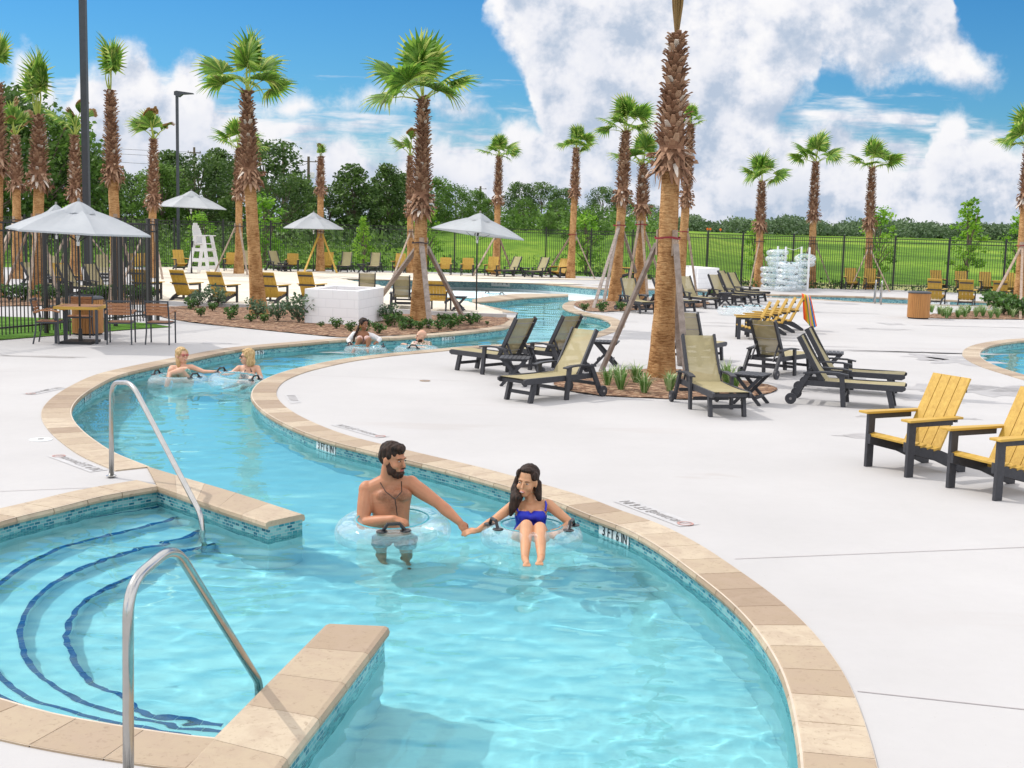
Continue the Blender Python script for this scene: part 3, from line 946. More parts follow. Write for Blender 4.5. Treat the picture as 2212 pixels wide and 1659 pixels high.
depth_marker(2032, 648, wFB, '3 FT 6 IN', 'depth tile on the far wall behind the amber chairs by the bin', .9)
depth_marker(2135, 750, wP2, '3 FT 6 IN', 'depth tile on the wall of the round pool at the picture edge', .4)

def deck_sign(p1, p2, txt, label, size=.13, ring=None, flip=False):
    """flat lettering let into the deck, running from p1 to p2"""
    a, b = G(*p1), G(*p2); d = (b - a); L = d.length; d.normalize(); u = Vector((-d.y, d.x, 0))
    if flip: pass
    O = (a + b) / 2; t_ = empty('deck_sign', O, 0, label, 'deck sign')
    pl = MB(); h = size * .62
    pl.add([-d * (L / 2) - u * h + Vector((0, 0, .004)), d * (L / 2) - u * h + Vector((0, 0, .004)), d * (L / 2) + u * h + Vector((0, 0, .004)), -d * (L / 2) + u * h + Vector((0, 0, .004))], [(0, 1, 2, 3)])
    pl.build('plate', M['pale_paint'], t_)
    lt = MB()
    R, U = (-d, -u) if flip else (d, u)
    letters(lt, 'NO DIVING', size * .62, -R * (L * .17) + Vector((0, 0, .008)), R, U, .8)
    letters(lt, txt, size, R * (L * .25) + Vector((0, 0, .008)), R, U, .72)
    lt.build('lettering', M['grey_paint'], t_)
    rg = MB(); c = -R * (L * .44) + Vector((0, 0, .009)); n = 16
    vs = []
    for j in range(n):
        an = 2 * PI * j / n
        for r in (size * .34, size * .44): vs.append(c + R * (r * math.cos(an)) + U * (r * math.sin(an)))
    rg.add(vs, [(2 * j, 2 * j + 1, (2 * j + 3) % (2 * n), (2 * j + 2) % (2 * n)) for j in range(n)])
    rg.bar(c - (R + U) * size * .25, c + (R + U) * size * .25, .008, .002)
    rg.build('ring', M['red_paint'], t_)
deck_sign((1345, 1082), (1490, 1136), '3 FT 6 IN', 'faded no diving sign in the deck right of the woman in blue', .17, flip=True)
deck_sign((122, 984), (214, 1018), '3 FT 6 IN', 'faded no diving sign in the deck left of the upright grab rail', .16)
deck_sign((130, 838), (62, 852)[::1], '3 FT 6 IN', 'faded no diving sign in the deck beside the umbrella shadow', .16, flip=True)
deck_sign((728, 917), (828, 945), '3 FT 6 IN', 'faded no diving sign in the deck above the bend', .15, flip=True)
# square notice plate
q = [G(614, 853), G(640, 852), G(650, 870), G(628, 872)]
o_ = sum(q, Vector()) / 4; t_ = empty('deck_sign', o_, 0, 'small square notice plate let into the white deck at the bend', 'deck sign')
a = MB(); a.add([p - o_ + Vector((0, 0, .004)) for p in q], [(3, 2, 1, 0)]); a.build('plate', M['pale_paint'], t_)
a = MB()
for k in range(5):
    s0 = .15 + k * .15
    pa, pb = q[0].lerp(q[3], s0) - o_, q[1].lerp(q[2], s0) - o_
    a.bar(pa.lerp(pb, .15) + Vector((0, 0, .007)), pa.lerp(pb, .85) + Vector((0, 0, .007)), .03, .002)
a.build('lettering', M['grey_paint'], t_)
# skimmer lids and drain
for x, y, r, lb in ((88, 950, .13, 'round white skimmer lid in the deck left of the bend'), (146, 851, .11, 'small white skimmer lid in the deck beside the shadow'), (918, 823, .09, 'small round brass drain cover in the white deck')):
    t_ = empty('skimmer_lid', G(x, y), 0, lb, 'deck lid')
    a = MB(); a.lathe([(r, .001), (r, .007), (r * .9, .009)], n=24); a.build('lid', M['white_tile'] if r > .1 else M['trav'], t_)
    a = MB(); a.lathe([(r * .3, .009), (r * .28, .013)], n=12); a.build('cap', M['grey_paint'], t_)
# damp patches on the deck
def wetm():
    n = N('damp_concrete'); f = n.noise(n.coord('Object'), 2.5, 5, .7)
    n.col(n.ramp(f, [(.35, (.33, .31, .30)), (.65, (.42, .40, .39))])); n.set(Roughness=.45); return n.m
M['wet'] = wetm(); r9 = random.Random(12)
WET = [(2032, 772, .9, .5), (2070, 781, .8, .6), (2110, 845, 1.3, .5), (2165, 838, .9, .5), (1990, 862, .3, .12), (2045, 868, .25, .1), (1870, 878, .3, .12), (1860, 943, .45, .12), (1880, 758, 2.2, .12), (2010, 762, 2.0, .16), (1760, 748, 1.6, .08), (1905, 711, .8, .2), (1650, 700, 1.6, .08), (1500, 703, 1.3, .08), (1925, 700, .5, .25), (470, 742, .5, .1), (90, 770, 1.0, .08), (1335, 695, .5, .12), (1800, 676, 1.6, .1), (2120, 706, 2.0, .08), (1880, 900, .2, .08), (2090, 905, .25, .08), (735, 762, .4, .05)]
for x, y, a_, b_2 in WET:
    c = G(x, y); mb = MB(); n = 40; vs = [c + Vector((0, 0, .003))]
    sd9 = r9.random() * 50
    for j in range(n):
        an = 2 * PI * j / n; q = .75 + .9 * noise.noise(Vector((math.cos(an) * 1.6, math.sin(an) * 1.6, sd9))) + .35 * noise.noise(Vector((math.cos(an) * 5, math.sin(an) * 5, sd9)))
        vs.append(c + Vector((math.cos(an) * a_ * q, math.sin(an) * b_2 * q * 1.6, .003)))
    mb.add(vs, [(0, 1 + j, 1 + (j + 1) % n) for j in range(n)]); mb.build('damp_patch', M['wet'], kind='structure')
# ------------------------------------------------------------------ sky, sun
SUN_EL, SUND = rad(48), Vector((.92, -.38, 0)).normalized()
sd = Vector((SUND.x * math.cos(SUN_EL), SUND.y * math.cos(SUN_EL), -math.sin(SUN_EL)))
l = bpy.data.lights.new('sun', 'SUN'); l.energy = 3.0; l.angle = rad(.5); l.color = (1, .955, .89); l.cycles.is_caustics_light = True
lo = bpy.data.objects.new('sun', l); C.objects.link(lo); lo.rotation_euler = sd.to_track_quat('-Z', 'Y').to_euler(); lo.location = (0, 0, 60)

def dome():
    W = bpy.data.worlds.new('World'); S.world = W; W.use_nodes = True; t = W.node_tree; t.nodes.clear()
    def n(typ, **kw):
        x = t.nodes.new(typ)
        for k, v in kw.items(): setattr(x, k, v)
        return x
    def mt(op, a, b=0.0, c=None, clamp=False):
        x = n('ShaderNodeMath', operation=op); x.use_clamp = clamp
        for i, v in enumerate((a, b, c)):
            if v is None: continue
            if hasattr(v, 'links'): t.links.new(v, x.inputs[i])
            else: x.inputs[i].default_value = v
        return x.outputs[0]
    out = n('ShaderNodeOutputWorld'); bg = n('ShaderNodeBackground'); bg.inputs[1].default_value = .125
    t.links.new(bg.outputs[0], out.inputs[0])
    sky = n('ShaderNodeTexSky', sky_type='NISHITA'); sky.sun_disc = False; sky.sun_elevation = SUN_EL
    sky.sun_rotation = math.atan2(-sd.x, -sd.y); sky.air_density = 1.0; sky.dust_density = .4; sky.ozone_density = 3
    co = n('ShaderNodeTexCoord'); sp = n('ShaderNodeSeparateXYZ'); t.links.new(co.outputs['Generated'], sp.inputs[0])
    X, Y, Z = sp.outputs
    ya = mt('MAXIMUM', mt('ABSOLUTE', Y), .12)
    u = mt('DIVIDE', X, ya); v = mt('DIVIDE', Z, ya)
    cb = n('ShaderNodeCombineXYZ'); t.links.new(u, cb.inputs[0]); t.links.new(v, cb.inputs[1])
    # warp the outlines
    def nz(vec, scale, detail, rough=.6, dim='3D', dist=0):
        x = n('ShaderNodeTexNoise'); x.inputs['Scale'].default_value = scale; x.inputs['Detail'].default_value = detail; x.inputs['Roughness'].default_value = rough; x.inputs['Distortion'].default_value = dist
        t.links.new(vec, x.inputs['Vector']); return x
    A_top = [(-200, 150), (0, 132), (40, 100), (75, 108), (110, 185), (145, 205), (172, 145), (235, 112), (262, 72), (300, 82), (330, 125), (365, 150), (400, 106), (440, 120), (470, 185), (520, 228), (562, 262), (590, 296), (615, 272), (650, 258), (720, 262), (770, 266), (800, 300), (850, 308), (900, 286), (960, 270), (1000, 290), (1045, 285), (1090, 240), (1200, 245), (1400, 270), (1540, 290), (1600, 262), (1640, 250), (1674, 246), (1727, 275), (1785, 250), (1807, 240), (1836, 262), (1850, 302), (1940, 322), (1980, 330), (2002, 305), (2015, 250), (2040, 222), (2066, 224), (2084, 252), (2140, 246), (2165, 285), (2212, 300), (2400, 240)]
    B_top = [(-200, 500), (500, 400), (535, 225), (600, 188), (660, 196), (720, 208), (760, 200), (810, 183), (870, 180), (930, 195), (1000, 210), (1050, 215), (1100, 300), (2400, 500)]
    B_bot = [(-200, 300), (540, 255), (600, 266), (660, 250), (720, 244), (800, 236), (880, 250), (960, 262), (1050, 255), (1100, 250), (2400, 200)]
    C_top = [(-200, 400), (990, 300), (1022, 60), (1036, 10), (1060, -60), (1100, -250), (1700, -300), (2040, -280), (2058, 0), (2072, 62), (2095, 98), (2118, 126), (2150, 138), (2200, 155), (2260, 240), (2400, 300)]
    C_bot = [(-200, -50), (1000, -40), (1030, 40), (1050, 62), (1085, 100), (1115, 140), (1140, 200), (1165, 330), (1250, 420), (1500, 420), (1660, 320), (1705, 240), (1752, 214), (1768, 160), (1807, 160), (1865, 190), (1940, 174), (2029, 190), (2158, 186), (2190, 160), (2230, 40), (2400, -60)]
    U0, U1, V0, V1 = -.55, .55, -.1, .45
    def uvof(x, y):
        d = ray(x, y); return ((d.x / d.y - U0) / (U1 - U0), (d.z / d.y - V0) / (V1 - V0))
    def curve(usock, pts):
        f = n('ShaderNodeFloatCurve'); cu = f.mapping.curves[0]; q = [uvof(*p) for p in pts]
        cu.points[0].location = (max(0, q[0][0]), min(1, max(0, q[0][1]))); cu.points[1].location = (min(1, q[-1][0]), min(1, max(0, q[-1][1])))
        for a_, b_ in q[1:-1]: cu.points.new(a_, min(1, max(0, b_)))
        f.mapping.update(); t.links.new(usock, f.inputs['Value'])
        return f.outputs[0]
    def density(vec, octs):
        w = nz(vec, 6.5, octs, .66)
        sb = n('ShaderNodeVectorMath', operation='SUBTRACT'); t.links.new(w.outputs['Color'], sb.inputs[0]); sb.inputs[1].default_value = (.5, .5, .5)
        sc = n('ShaderNodeVectorMath', operation='MULTIPLY'); t.links.new(sb.outputs[0], sc.inputs[0]); sc.inputs[1].default_value = (.05, .05, 0)
        ad = n('ShaderNodeVectorMath', operation='ADD'); t.links.new(vec, ad.inputs[0]); t.links.new(sc.outputs[0], ad.inputs[1])
        s2 = n('ShaderNodeSeparateXYZ'); t.links.new(ad.outputs[0], s2.inputs[0])
        us = mt('DIVIDE', mt('SUBTRACT', s2.outputs[0], U0), U1 - U0); vs_ = mt('DIVIDE', mt('SUBTRACT', s2.outputs[1], V0), V1 - V0)
        a_ = mt('SUBTRACT', curve(us, A_top), vs_)
        b_ = mt('MINIMUM', mt('SUBTRACT', curve(us, B_top), vs_), mt('SUBTRACT', vs_, curve(us, B_bot)))
        c_ = mt('MINIMUM', mt('SUBTRACT', curve(us, C_top), vs_), mt('SUBTRACT', vs_, curve(us, C_bot)))
        acc = mt('MAXIMUM', a_, mt('MAXIMUM', b_, c_))
        acc = mt('MINIMUM', mt('MULTIPLY', acc, 9.0), .8)
        w2 = nz(vec, 24, octs, .62); w3 = nz(ad.outputs[0], 9, octs, .58)
        tx = mt('ADD', mt('MULTIPLY', w2.outputs[0], .35), mt('MULTIPLY', w3.outputs[0], .65))
        return mt('ADD', acc, mt('MULTIPLY', mt('SUBTRACT', w2.outputs[0], .5), .9)), mt('ADD', tx, mt('MULTIPLY', acc, .10))
    d0, s0 = density(cb.outputs[0], 6)
    off = n('ShaderNodeVectorMath', operation='ADD'); t.links.new(cb.outputs[0], off.inputs[0]); off.inputs[1].default_value = (-.010, .018, 0)
    d1, s1 = density(off.outputs[0], 5)
    mask = n('ShaderNodeMapRange', interpolation_type='SMOOTHSTEP'); t.links.new(d0, mask.inputs[0]); mask.inputs[1].default_value = -.09; mask.inputs[2].default_value = .32
    # horizon veil of stratus streaks
    mp = n('ShaderNodeMapping'); mp.inputs['Scale'].default_value = (2.2, 14, 1); t.links.new(cb.outputs[0], mp.inputs[0])
    stx = nz(mp.outputs[0], 2.4, 6, .62)
    hz = n('ShaderNodeMapRange'); t.links.new(v, hz.inputs[0]); hz.inputs[1].default_value = .115; hz.inputs[2].default_value = .0; hz.inputs[3].default_value = 0; hz.inputs[4].default_value = 1
    stm = n('ShaderNodeMapRange', interpolation_type='SMOOTHSTEP'); t.links.new(mt('ADD', stx.outputs[0], mt('MULTIPLY', hz.outputs[0], .35)), stm.inputs[0]); stm.inputs[1].default_value = .55; stm.inputs[2].default_value = .72
    cov = mt('MAXIMUM', mask.outputs[0], mt('MULTIPLY', stm.outputs[0], mt('GREATER_THAN', hz.outputs[0], .001)))
    # sky out of view: cloud cover added and brightened for fill light
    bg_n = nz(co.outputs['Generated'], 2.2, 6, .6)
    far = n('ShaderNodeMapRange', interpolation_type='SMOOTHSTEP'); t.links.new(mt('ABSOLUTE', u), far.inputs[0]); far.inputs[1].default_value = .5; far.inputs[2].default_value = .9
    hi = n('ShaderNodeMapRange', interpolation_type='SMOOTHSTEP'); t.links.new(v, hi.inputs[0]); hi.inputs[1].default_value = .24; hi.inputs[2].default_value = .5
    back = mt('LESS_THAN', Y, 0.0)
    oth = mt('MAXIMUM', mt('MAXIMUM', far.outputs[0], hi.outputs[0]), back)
    fill_cloud = n('ShaderNodeMapRange', interpolation_type='SMOOTHSTEP'); t.links.new(bg_n.outputs[0], fill_cloud.inputs[0]); fill_cloud.inputs[1].default_value = .36; fill_cloud.inputs[2].default_value = .50
    cov2 = n('ShaderNodeMix'); t.links.new(oth, cov2.inputs[0]); t.links.new(cov, cov2.inputs[2]); t.links.new(fill_cloud.outputs[0], cov2.inputs[3])
    # lit tops and grey bases from the slope of the density towards the sun
    sh = n('ShaderNodeMapRange', interpolation_type='SMOOTHSTEP'); t.links.new(mt('SUBTRACT', s0, s1), sh.inputs[0]); sh.inputs[1].default_value = -.13; sh.inputs[2].default_value = .085
    deep = n('ShaderNodeMapRange', interpolation_type='SMOOTHSTEP'); t.links.new(d0, deep.inputs[0]); deep.inputs[1].default_value = .25; deep.inputs[2].default_value = 1.0
    big = nz(cb.outputs[0], 7.5, 5, .6)
    bgm = n('ShaderNodeMapRange', interpolation_type='SMOOTHSTEP'); t.links.new(big.outputs[0], bgm.inputs[0]); bgm.inputs[1].default_value = .40; bgm.inputs[2].default_value = .62
    shade = mt('MULTIPLY', mt('SUBTRACT', 1.0, sh.outputs[0]), .95)
    shade = mt('ADD', shade, mt('MULTIPLY', mt('MULTIPLY', deep.outputs[0], bgm.outputs[0]), .42), clamp=True)
    # low clouds are greyer blue
    shade = mt('ADD', shade, mt('MULTIPLY', hz.outputs[0], .30), clamp=True)
    cr_ = n('ShaderNodeValToRGB'); e = cr_.color_ramp.elements
    e[0].position = 0; e[0].color = (9.9, 9.8, 9.9, 1); e[1].position = 1; e[1].color = (4.9, 5.8, 7.2, 1)
    k = e.new(.42); k.color = (8.2, 8.4, 9.1, 1)
    t.links.new(shade, cr_.inputs[0])
    blue = n('ShaderNodeValToRGB'); e = blue.color_ramp.elements
    e[0].position = 0; e[0].color = (.70, .95, 1.13, 1); e[1].position = .3; e[1].color = (.17, .70, 1.13, 1)
    k = e.new(.1); k.color = (.38, .84, 1.13, 1)
    t.links.new(v, blue.inputs[0])
    mu = n('ShaderNodeMix', data_type='RGBA', blend_type='MULTIPLY'); mu.inputs[0].default_value = 1
    t.links.new(sky.outputs[0], mu.inputs[6]); t.links.new(blue.outputs[0], mu.inputs[7])
    fin = n('ShaderNodeMix', data_type='RGBA'); t.links.new(cov2.outputs[0], fin.inputs[0]); t.links.new(mu.outputs[2], fin.inputs[6]); t.links.new(cr_.outputs[0], fin.inputs[7])
    br = n('ShaderNodeMix', data_type='RGBA', blend_type='MULTIPLY'); t.links.new(oth, br.inputs[0]); t.links.new(fin.outputs[2], br.inputs[6]); br.inputs[7].default_value = (1.75, 1.71, 1.65, 1)  # lifts the out-of-view sky above the visible clouds as added fill
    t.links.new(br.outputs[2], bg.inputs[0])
    W.cycles.sampling_method = 'MANUAL'; W.cycles.sample_map_resolution = 512
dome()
S.view_settings.view_transform = 'Standard'; S.view_settings.look = 'None'; S.view_settings.exposure = -.32; S.view_settings.gamma = 1.0
S.view_settings.use_curve_mapping = False
S.cycles.max_bounces = 10; S.cycles.transparent_max_bounces = 24; S.cycles.transmission_bounces = 8; S.cycles.diffuse_bounces = 3; S.cycles.glossy_bounces = 4
S.cycles.sample_clamp_indirect = 6
S.cycles.use_denoising = True
# ------------------------------------------------------------------ palms
def frond_mesh(seed, kind='full'):
    """fan leaf along +x: petiole then a folded fan"""
    r = random.Random(seed); mb = MB()
    Lp = {'full': .72, 'short': .35, 'cut': .55, 'long': 1.5}[kind]
    pts = [Vector((Lp * t, 0, .10 * math.sin(t * 2.2))) for t in (0, .33, .66, 1)]
    mb.c = .93 if kind != 'long' else .07
    mb.tube(pts, [.024, .017, .013, .011], 5)
    hub = pts[-1]
    nseg = 24
    R0 = {'full': .74, 'short': .62, 'cut': .36, 'long': .8}[kind]
    for i in range(nseg):
        a = (i / (nseg - 1) - .5) * 2
        ang = a * rad({'full': 112, 'short': 80, 'cut': 42, 'long': 100}[kind])
        R = R0 * (1.0 - .28 * abs(a) ** 1.5) * r.uniform(.92, 1.06)
        droop = .16 + .42 * abs(a) + r.uniform(-.05, .08)
        d = Vector((math.cos(ang), math.sin(ang), 0)); s_ = Vector((-d.y, d.x, 0))
        fold = .12 * abs(a) * (1 if a > 0 else 1)
        vs = []
        K = 5
        for k in range(K):
            t = k / (K - 1)
            z = .10 * math.sin(t * 1.6) - droop * t ** 2.6 * R + fold * t * .5
            p = hub + d * (R * t) + Vector((0, 0, z))
            w = (.006 + R * .085 * min(1, t * 1.9) if t < .5 else R * .085 * max(0, 1 - (t - .5) / .5) ** 1.15) + .001
            if kind == 'cut': w = .006 + R * .10 * t
            vs += [p - s_ * w, p + Vector((0, 0, .018 * (1 - t) + .004)), p + s_ * w]
        tint = .45 + .25 * math.sin(i * 1.7) + r.uniform(-.12, .12)
        if r.random() < .08: tint = .95
        for k in range(K - 1):
            b = len(mb.v)
            tt = tint
            if kind == 'cut' and k == K - 2: tt = .04
            if kind != 'cut' and k == K - 2 and r.random() < .3: tt = .92
            mb.add(vs[3 * k:3 * k + 6], [(0, 1, 4, 3), (1, 2, 5, 4)], tt)
    me = mb.build('frond', M['frond'])
    bpy.data.objects.remove(me, do_unlink=False) if False else None
    return me
FR = {}
def frond_src(kind, i):
    if (kind, i) not in FR:
        o = frond_mesh(11 + i * 7, kind); FR[(kind, i)] = o.data; bpy.data.objects.remove(o)
    return FR[(kind, i)]

def palm(base, top, skirt_y, kind, label, seed, rb=.27, rm=.155, nf=None, fs=1.0, rsk=.25):
    """base: world point; top: world point at the crown; skirt_y: height where the old leaf bases begin"""
    r = random.Random(seed)
    root = empty('palm_tree', base, 0, label, 'palm tree', 'transplanted fan palms round the pools')
    T = top - base; H = T.z; hs = skirt_y - base.z
    def axis(z):
        t = z / H
        return Vector((T.x * t, T.y * t, z)) + Vector((math.sin(t * PI) * T.x * .15, 0, 0))
    mb = MB(); n = 14; K = 26; vs = []
    for k in range(K):
        z = -.05 + (hs + .3 + .05) * k / (K - 1)
        rr = rm + (rb - rm) * math.exp(-max(z, 0) / (.16 * 6)) + .012 * noise.noise(Vector((seed, z * 3, 0)))
        for j in range(n):
            a = 2 * PI * j / n
            q = rr * (1 + .05 * noise.noise(Vector((math.cos(a) * 2, math.sin(a) * 2, z * 2 + seed))))
            vs.append(axis(z) + Vector((q * math.cos(a), q * math.sin(a), 0)))
    mb.add(vs, [(k * n + j, k * n + (j + 1) % n, (k + 1) * n + (j + 1) % n, (k + 1) * n + j) for k in range(K - 1) for j in range(n)])
    mb.build('trunk', M['trunk'], root, smooth=True)
    # persistent leaf bases
    bm_ = MB()
    rt = .10
    def rsk_(z):
        t = min(1, max(0, (z - hs) / max(H - hs, .1)))
        return (rm * .95 + (rsk - rm) * (1 - t) ** .8 * .9 + .02) * (1 - .25 * t) if t < .9 else rt + .03
    vs = []; K2 = 12
    for k in range(K2):
        z = hs + (H - hs + .05) * k / (K2 - 1); q = rsk_(z) - .05
        if k == K2 - 1: q = .05
        for j in range(n): vs.append(axis(z) + Vector((q * math.cos(2 * PI * j / n), q * math.sin(2 * PI * j / n), 0)))
    bm_.add(vs, [(k * n + j, k * n + (j + 1) % n, (k + 1) * n + (j + 1) % n, (k + 1) * n + j) for k in range(K2 - 1) for j in range(n)], .25)
    rowh = .062; z = hs; row = 0
    while z < H - .02:
        m_ = 9
        t = (z - hs) / (H - hs)
        for j in range(m_):
            a = 2 * PI * (j + .5 * (row % 2)) / m_ + r.uniform(-.12, .12)
            o = Vector((math.cos(a), math.sin(a), 0)); s_ = Vector((-o.y, o.x, 0))
            L = r.uniform(.11, .19) * (1 if t > .15 else r.uniform(1, 1.3))
            up = r.uniform(.5, 1.1) if t > .18 else r.uniform(-1.1, .5)
            c = axis(z) + o * (rsk_(z) - .06)
            d = (o * r.uniform(.55, .9) + Vector((0, 0, up))).normalized()
            w = r.uniform(.05, .075); e = c + d * L
            e2 = e + (o * .04 + Vector((0, 0, -.02 if t > .18 else -.08)))
            tint = min(1, max(0, .15 + .75 * r.random() ** 1.3 if r.random() > .06 else 1.0))
            nn = Vector((0, 0, 1)).cross(s_)
            th = d.cross(s_).normalized() * .012
            bm_.add([c - s_ * w, c + s_ * w, e + s_ * w * .55, e - s_ * w * .55, e2 + s_ * w * .15 + th, e2 - s_ * w * .15 + th, c + th * 2], [(0, 1, 2, 3), (3, 2, 4, 5), (1, 0, 6), (6, 0, 3), (1, 6, 2), (6, 3, 5), (2, 6, 4), (4, 6, 5)], tint)
        z += rowh; row += 1
    # loose hanging fibre round the lowest boots
    for q in range(int(26)):
        a = r.uniform(0, 2 * PI); o = Vector((math.cos(a), math.sin(a), 0)); s_ = Vector((-o.y, o.x, 0))
        z = hs + r.uniform(-.05, .35); c = axis(z) + o * (rsk_(max(z, hs)) - .03); L = r.uniform(.15, .38)
        e = c + o * r.uniform(.0, .04) + s_ * r.uniform(-.06, .06) - Vector((0, 0, L)); w = r.uniform(.02, .05)
        bm_.add([c - s_ * w, c + s_ * w, e + s_ * w * .3, e - s_ * w * .3], [(0, 1, 2, 3)], r.choice((.3, .5, .6, .8)))
    bm_.build('leaf_bases', M['boot'], root)
    # crown
    nf = nf or {'full': 13, 'bundle': 9, 'sparse': 6, 'tied': 7}[kind]
    for i in range(nf):
        az = 2.399 * i + r.uniform(-.25, .25); q = (i + .5) / nf
        if kind == 'full': el = rad((84 - 20 * q if q < .38 else 62 - 62 * q) + r.uniform(-9, 9)); fk = 'full'; s_ = fs * r.uniform(.85, 1.1)
        elif kind == 'tied': el = rad(92 - 22 * q); fk = 'full' if i % 3 else 'cut'; s_ = fs * r.uniform(.95, 1.4)
        elif kind == 'bundle': el = rad(88 - 22 * q); fk = 'short' if i % 2 else 'cut'; s_ = fs * r.uniform(.8, 1.1)
        elif kind == 'crowning': el = rad(92 - 9 * q); fk = 'long'; s_ = r.uniform(.95, 1.15)
        else: el = rad(80 - 62 * q + r.uniform(-10, 10)); fk = 'cut' if i % 3 != 1 else 'short'; s_ = fs * r.uniform(.8, 1.35)
        o = bpy.data.objects.new('frond', frond_src(fk, (i + seed) % 3)); C.objects.link(o); setpar(o, root)
        o.location = axis(H - .05); o.scale = (s_, s_, s_)
        o.rotation_euler = (r.uniform(-.5, .5), -el, az)
        o.rotation_euler.order if False else None
        R = Matrix.Rotation(az, 4, 'Z') @ Matrix.Rotation(-el, 4, 'Y') @ Matrix.Rotation(r.uniform(-.7, .7), 4, 'X')
        o.rotation_euler = R.to_euler()
        if kind == 'tied': o.scale = (s_ * .95, s_ * .5, s_)
    return root

# D pixels: base x, base y, top x, top y, skirt y, kind
PALMS = [
    (1428, 818, 1462, 78, 372, 'crowning', 'tallest palm by far, cut off above, in the mulch island among the loungers', dict(rb=.27, rm=.155, nf=12, fs=1.9, rsk=.30)),
    (560, 682, 533, 200, 398, 'full', 'stout leaning palm in the mulch bed left of the white block planter', dict(nf=9, fs=1.12, rsk=.28)),
    (905, 695, 914, 214, 462, 'full', 'palm with wide bushy crown in the mulch bed right of the white block planter', dict(nf=11, fs=1.22, rsk=.27)),
    (256, 643, 238, 197, 388, 'tied', 'tall palm with narrow tied crown behind the fence panel, right of the thick lamp pole', dict(nf=8, fs=1.05, rsk=.26)),
    (80, 643, 83, 254, 402, 'tied', 'thick shaggy palm with tied crown behind the grey umbrella at its left side', dict(nf=8, fs=1.15, rsk=.31)),
    (38, 602, 33, 296, 408, 'sparse', 'palm with rusty fan stubs nearest the left picture edge, behind the black fence', dict(nf=7, fs=1.3, rsk=.27)),
    (163, 606, 161, 293, 428, 'sparse', 'palm with a few yellowing leaves just left of the thick lamp pole', dict(nf=7, fs=1.3, rsk=.27)),
    (325, 600, 332, 302, 446, 'sparse', 'palm with few splayed leaf stubs left of the slim street lamp', dict(nf=7, fs=1.25, rsk=.26)),
    (516, 592, 516, 322, 426, 'full', 'palm half hidden behind the stout leaning palm', dict(nf=9, fs=1.15, rsk=.25)),
    (692, 588, 693, 341, 418, 'bundle', 'slender palm with short cropped tuft behind the low white umbrella', dict(nf=8, fs=.9, rsk=.24)),
    (888, 590, 886, 338, 462, 'sparse', 'thin palm half hidden behind the palm with the wide bushy crown', dict(nf=7, fs=1.4, rsk=.22)),
    (1071, 594, 1078, 338, 440, 'full', 'small palm behind the grey square umbrella by the river', dict(nf=12, fs=.98, rsk=.24)),
    (1232, 602, 1245, 322, 424, 'full', 'palm beside the rightmost tan lounger of the far fence row', dict(nf=12, fs=.88, rsk=.24)),
    (1327, 652, 1352, 284, 437, 'full', 'left palm of the pair in the river island bed', dict(nf=13, fs=.95, rsk=.25)),
    (1380, 648, 1390, 357, 457, 'full', 'shorter right palm of the pair in the river island bed', dict(nf=12, fs=1.0, rsk=.27)),
    (1466, 640, 1492, 270, 442, 'full', 'palm mostly hidden behind the tallest trunk', dict(nf=8, fs=.6, rsk=.2)),
    (1638, 620, 1646, 393, 497, 'full', 'short palm at the fence beside the rack of clear tubes, on its left', dict(nf=9, fs=1.1, rsk=.26)),
    (1752, 622, 1762, 351, 475, 'full', 'palm right behind the posts of the tube rack', dict(nf=10, fs=1.1, rsk=.25)),
    (1875, 623, 1884, 364, 493, 'full', 'palm behind the two far yellow chairs, right of the tube rack', dict(nf=9, fs=1.12, rsk=.25)),
    (2201, 662, 2222, 318, 440, 'full', 'palm cut off by the right picture edge in the bed of striped blades', dict(nf=12, fs=1.15, rsk=.25)),
    (-10, 645, -6, 180, 372, 'tied', 'palm cut off by the left picture edge with only leaf tips in view', dict(nf=7, fs=1.0, rsk=.27)),
]
PB = []
for i, (bx, by, tx, ty, sy, kind, label, kw) in enumerate(PALMS):
    b = G(bx, by); t = AY(tx, ty, b.y)
    k = AY(tx, sy, b.y).z
    palm(b, t, k, kind, label, 40 + i, **kw); PB.append((b, t))

# stakes holding the palms upright
def brace(i, hy, feet, label, wood='oak', nst=3, a0=.5, rr=1.35, strap='red_strap', cleat=True, wd=.085, rot=None):
    b, t = PB[i]; h = AY(PALMS[i][2], hy, b.y).z
    ax = b + (t - b) * (h / (t.z - b.z)); r = .17
    root = empty('palm_brace', b, 0, label, 'brace', 'timber braces round the palms')
    ft = [G(x, y) for x, y in feet]
    if not ft: ft = [b + Vector((math.cos(a0 + 2 * PI * k / nst), math.sin(a0 + 2 * PI * k / nst), 0)) * rr for k in range(nst)]
    for f in ft:
        f = Vector((f.x, f.y, -.02))
        o = (f - b); o.z = 0; o.normalize(); p = ax + o * (r + wd * .5); p.z = h - .12
        s_ = MB(); s_.bar(f - b, p - b, wd, wd * .55 if wd > .06 else wd); s_.build('stake', M[wood], root)
        if cleat:
            s_ = MB(); c = ax + o * (r + .02) - b; s_.bar(c + Vector((0, 0, -.32)), c + Vector((0, 0, .12)), wd, .035, o); s_.build('cleat', M['oak'], root)
    s_ = MB(); n = 20; vs = []
    for z in (-.035, .0):
        for j in range(n):
            a = 2 * PI * j / n; vs.append(ax - b + Vector(((r + .055) * math.cos(a), (r + .055) * math.sin(a), z + .012 * math.sin(3 * a))))
    s_.add(vs, [(j, (j + 1) % n, n + (j + 1) % n, n + j) for j in range(n)])
    s_.build('strap', M[strap], root)
M['red_strap'] = simple('red_strap', (.22, .01, .02), .6)
M['brown_strap'] = simple('brown_strap', (.05, .03, .03), .6)
brace(0, 512, [(1298, 802), (1484, 828), (1470, 790)], 'brace with crimson strap round the tallest palm trunk', 'grey_wood', wd=.10)
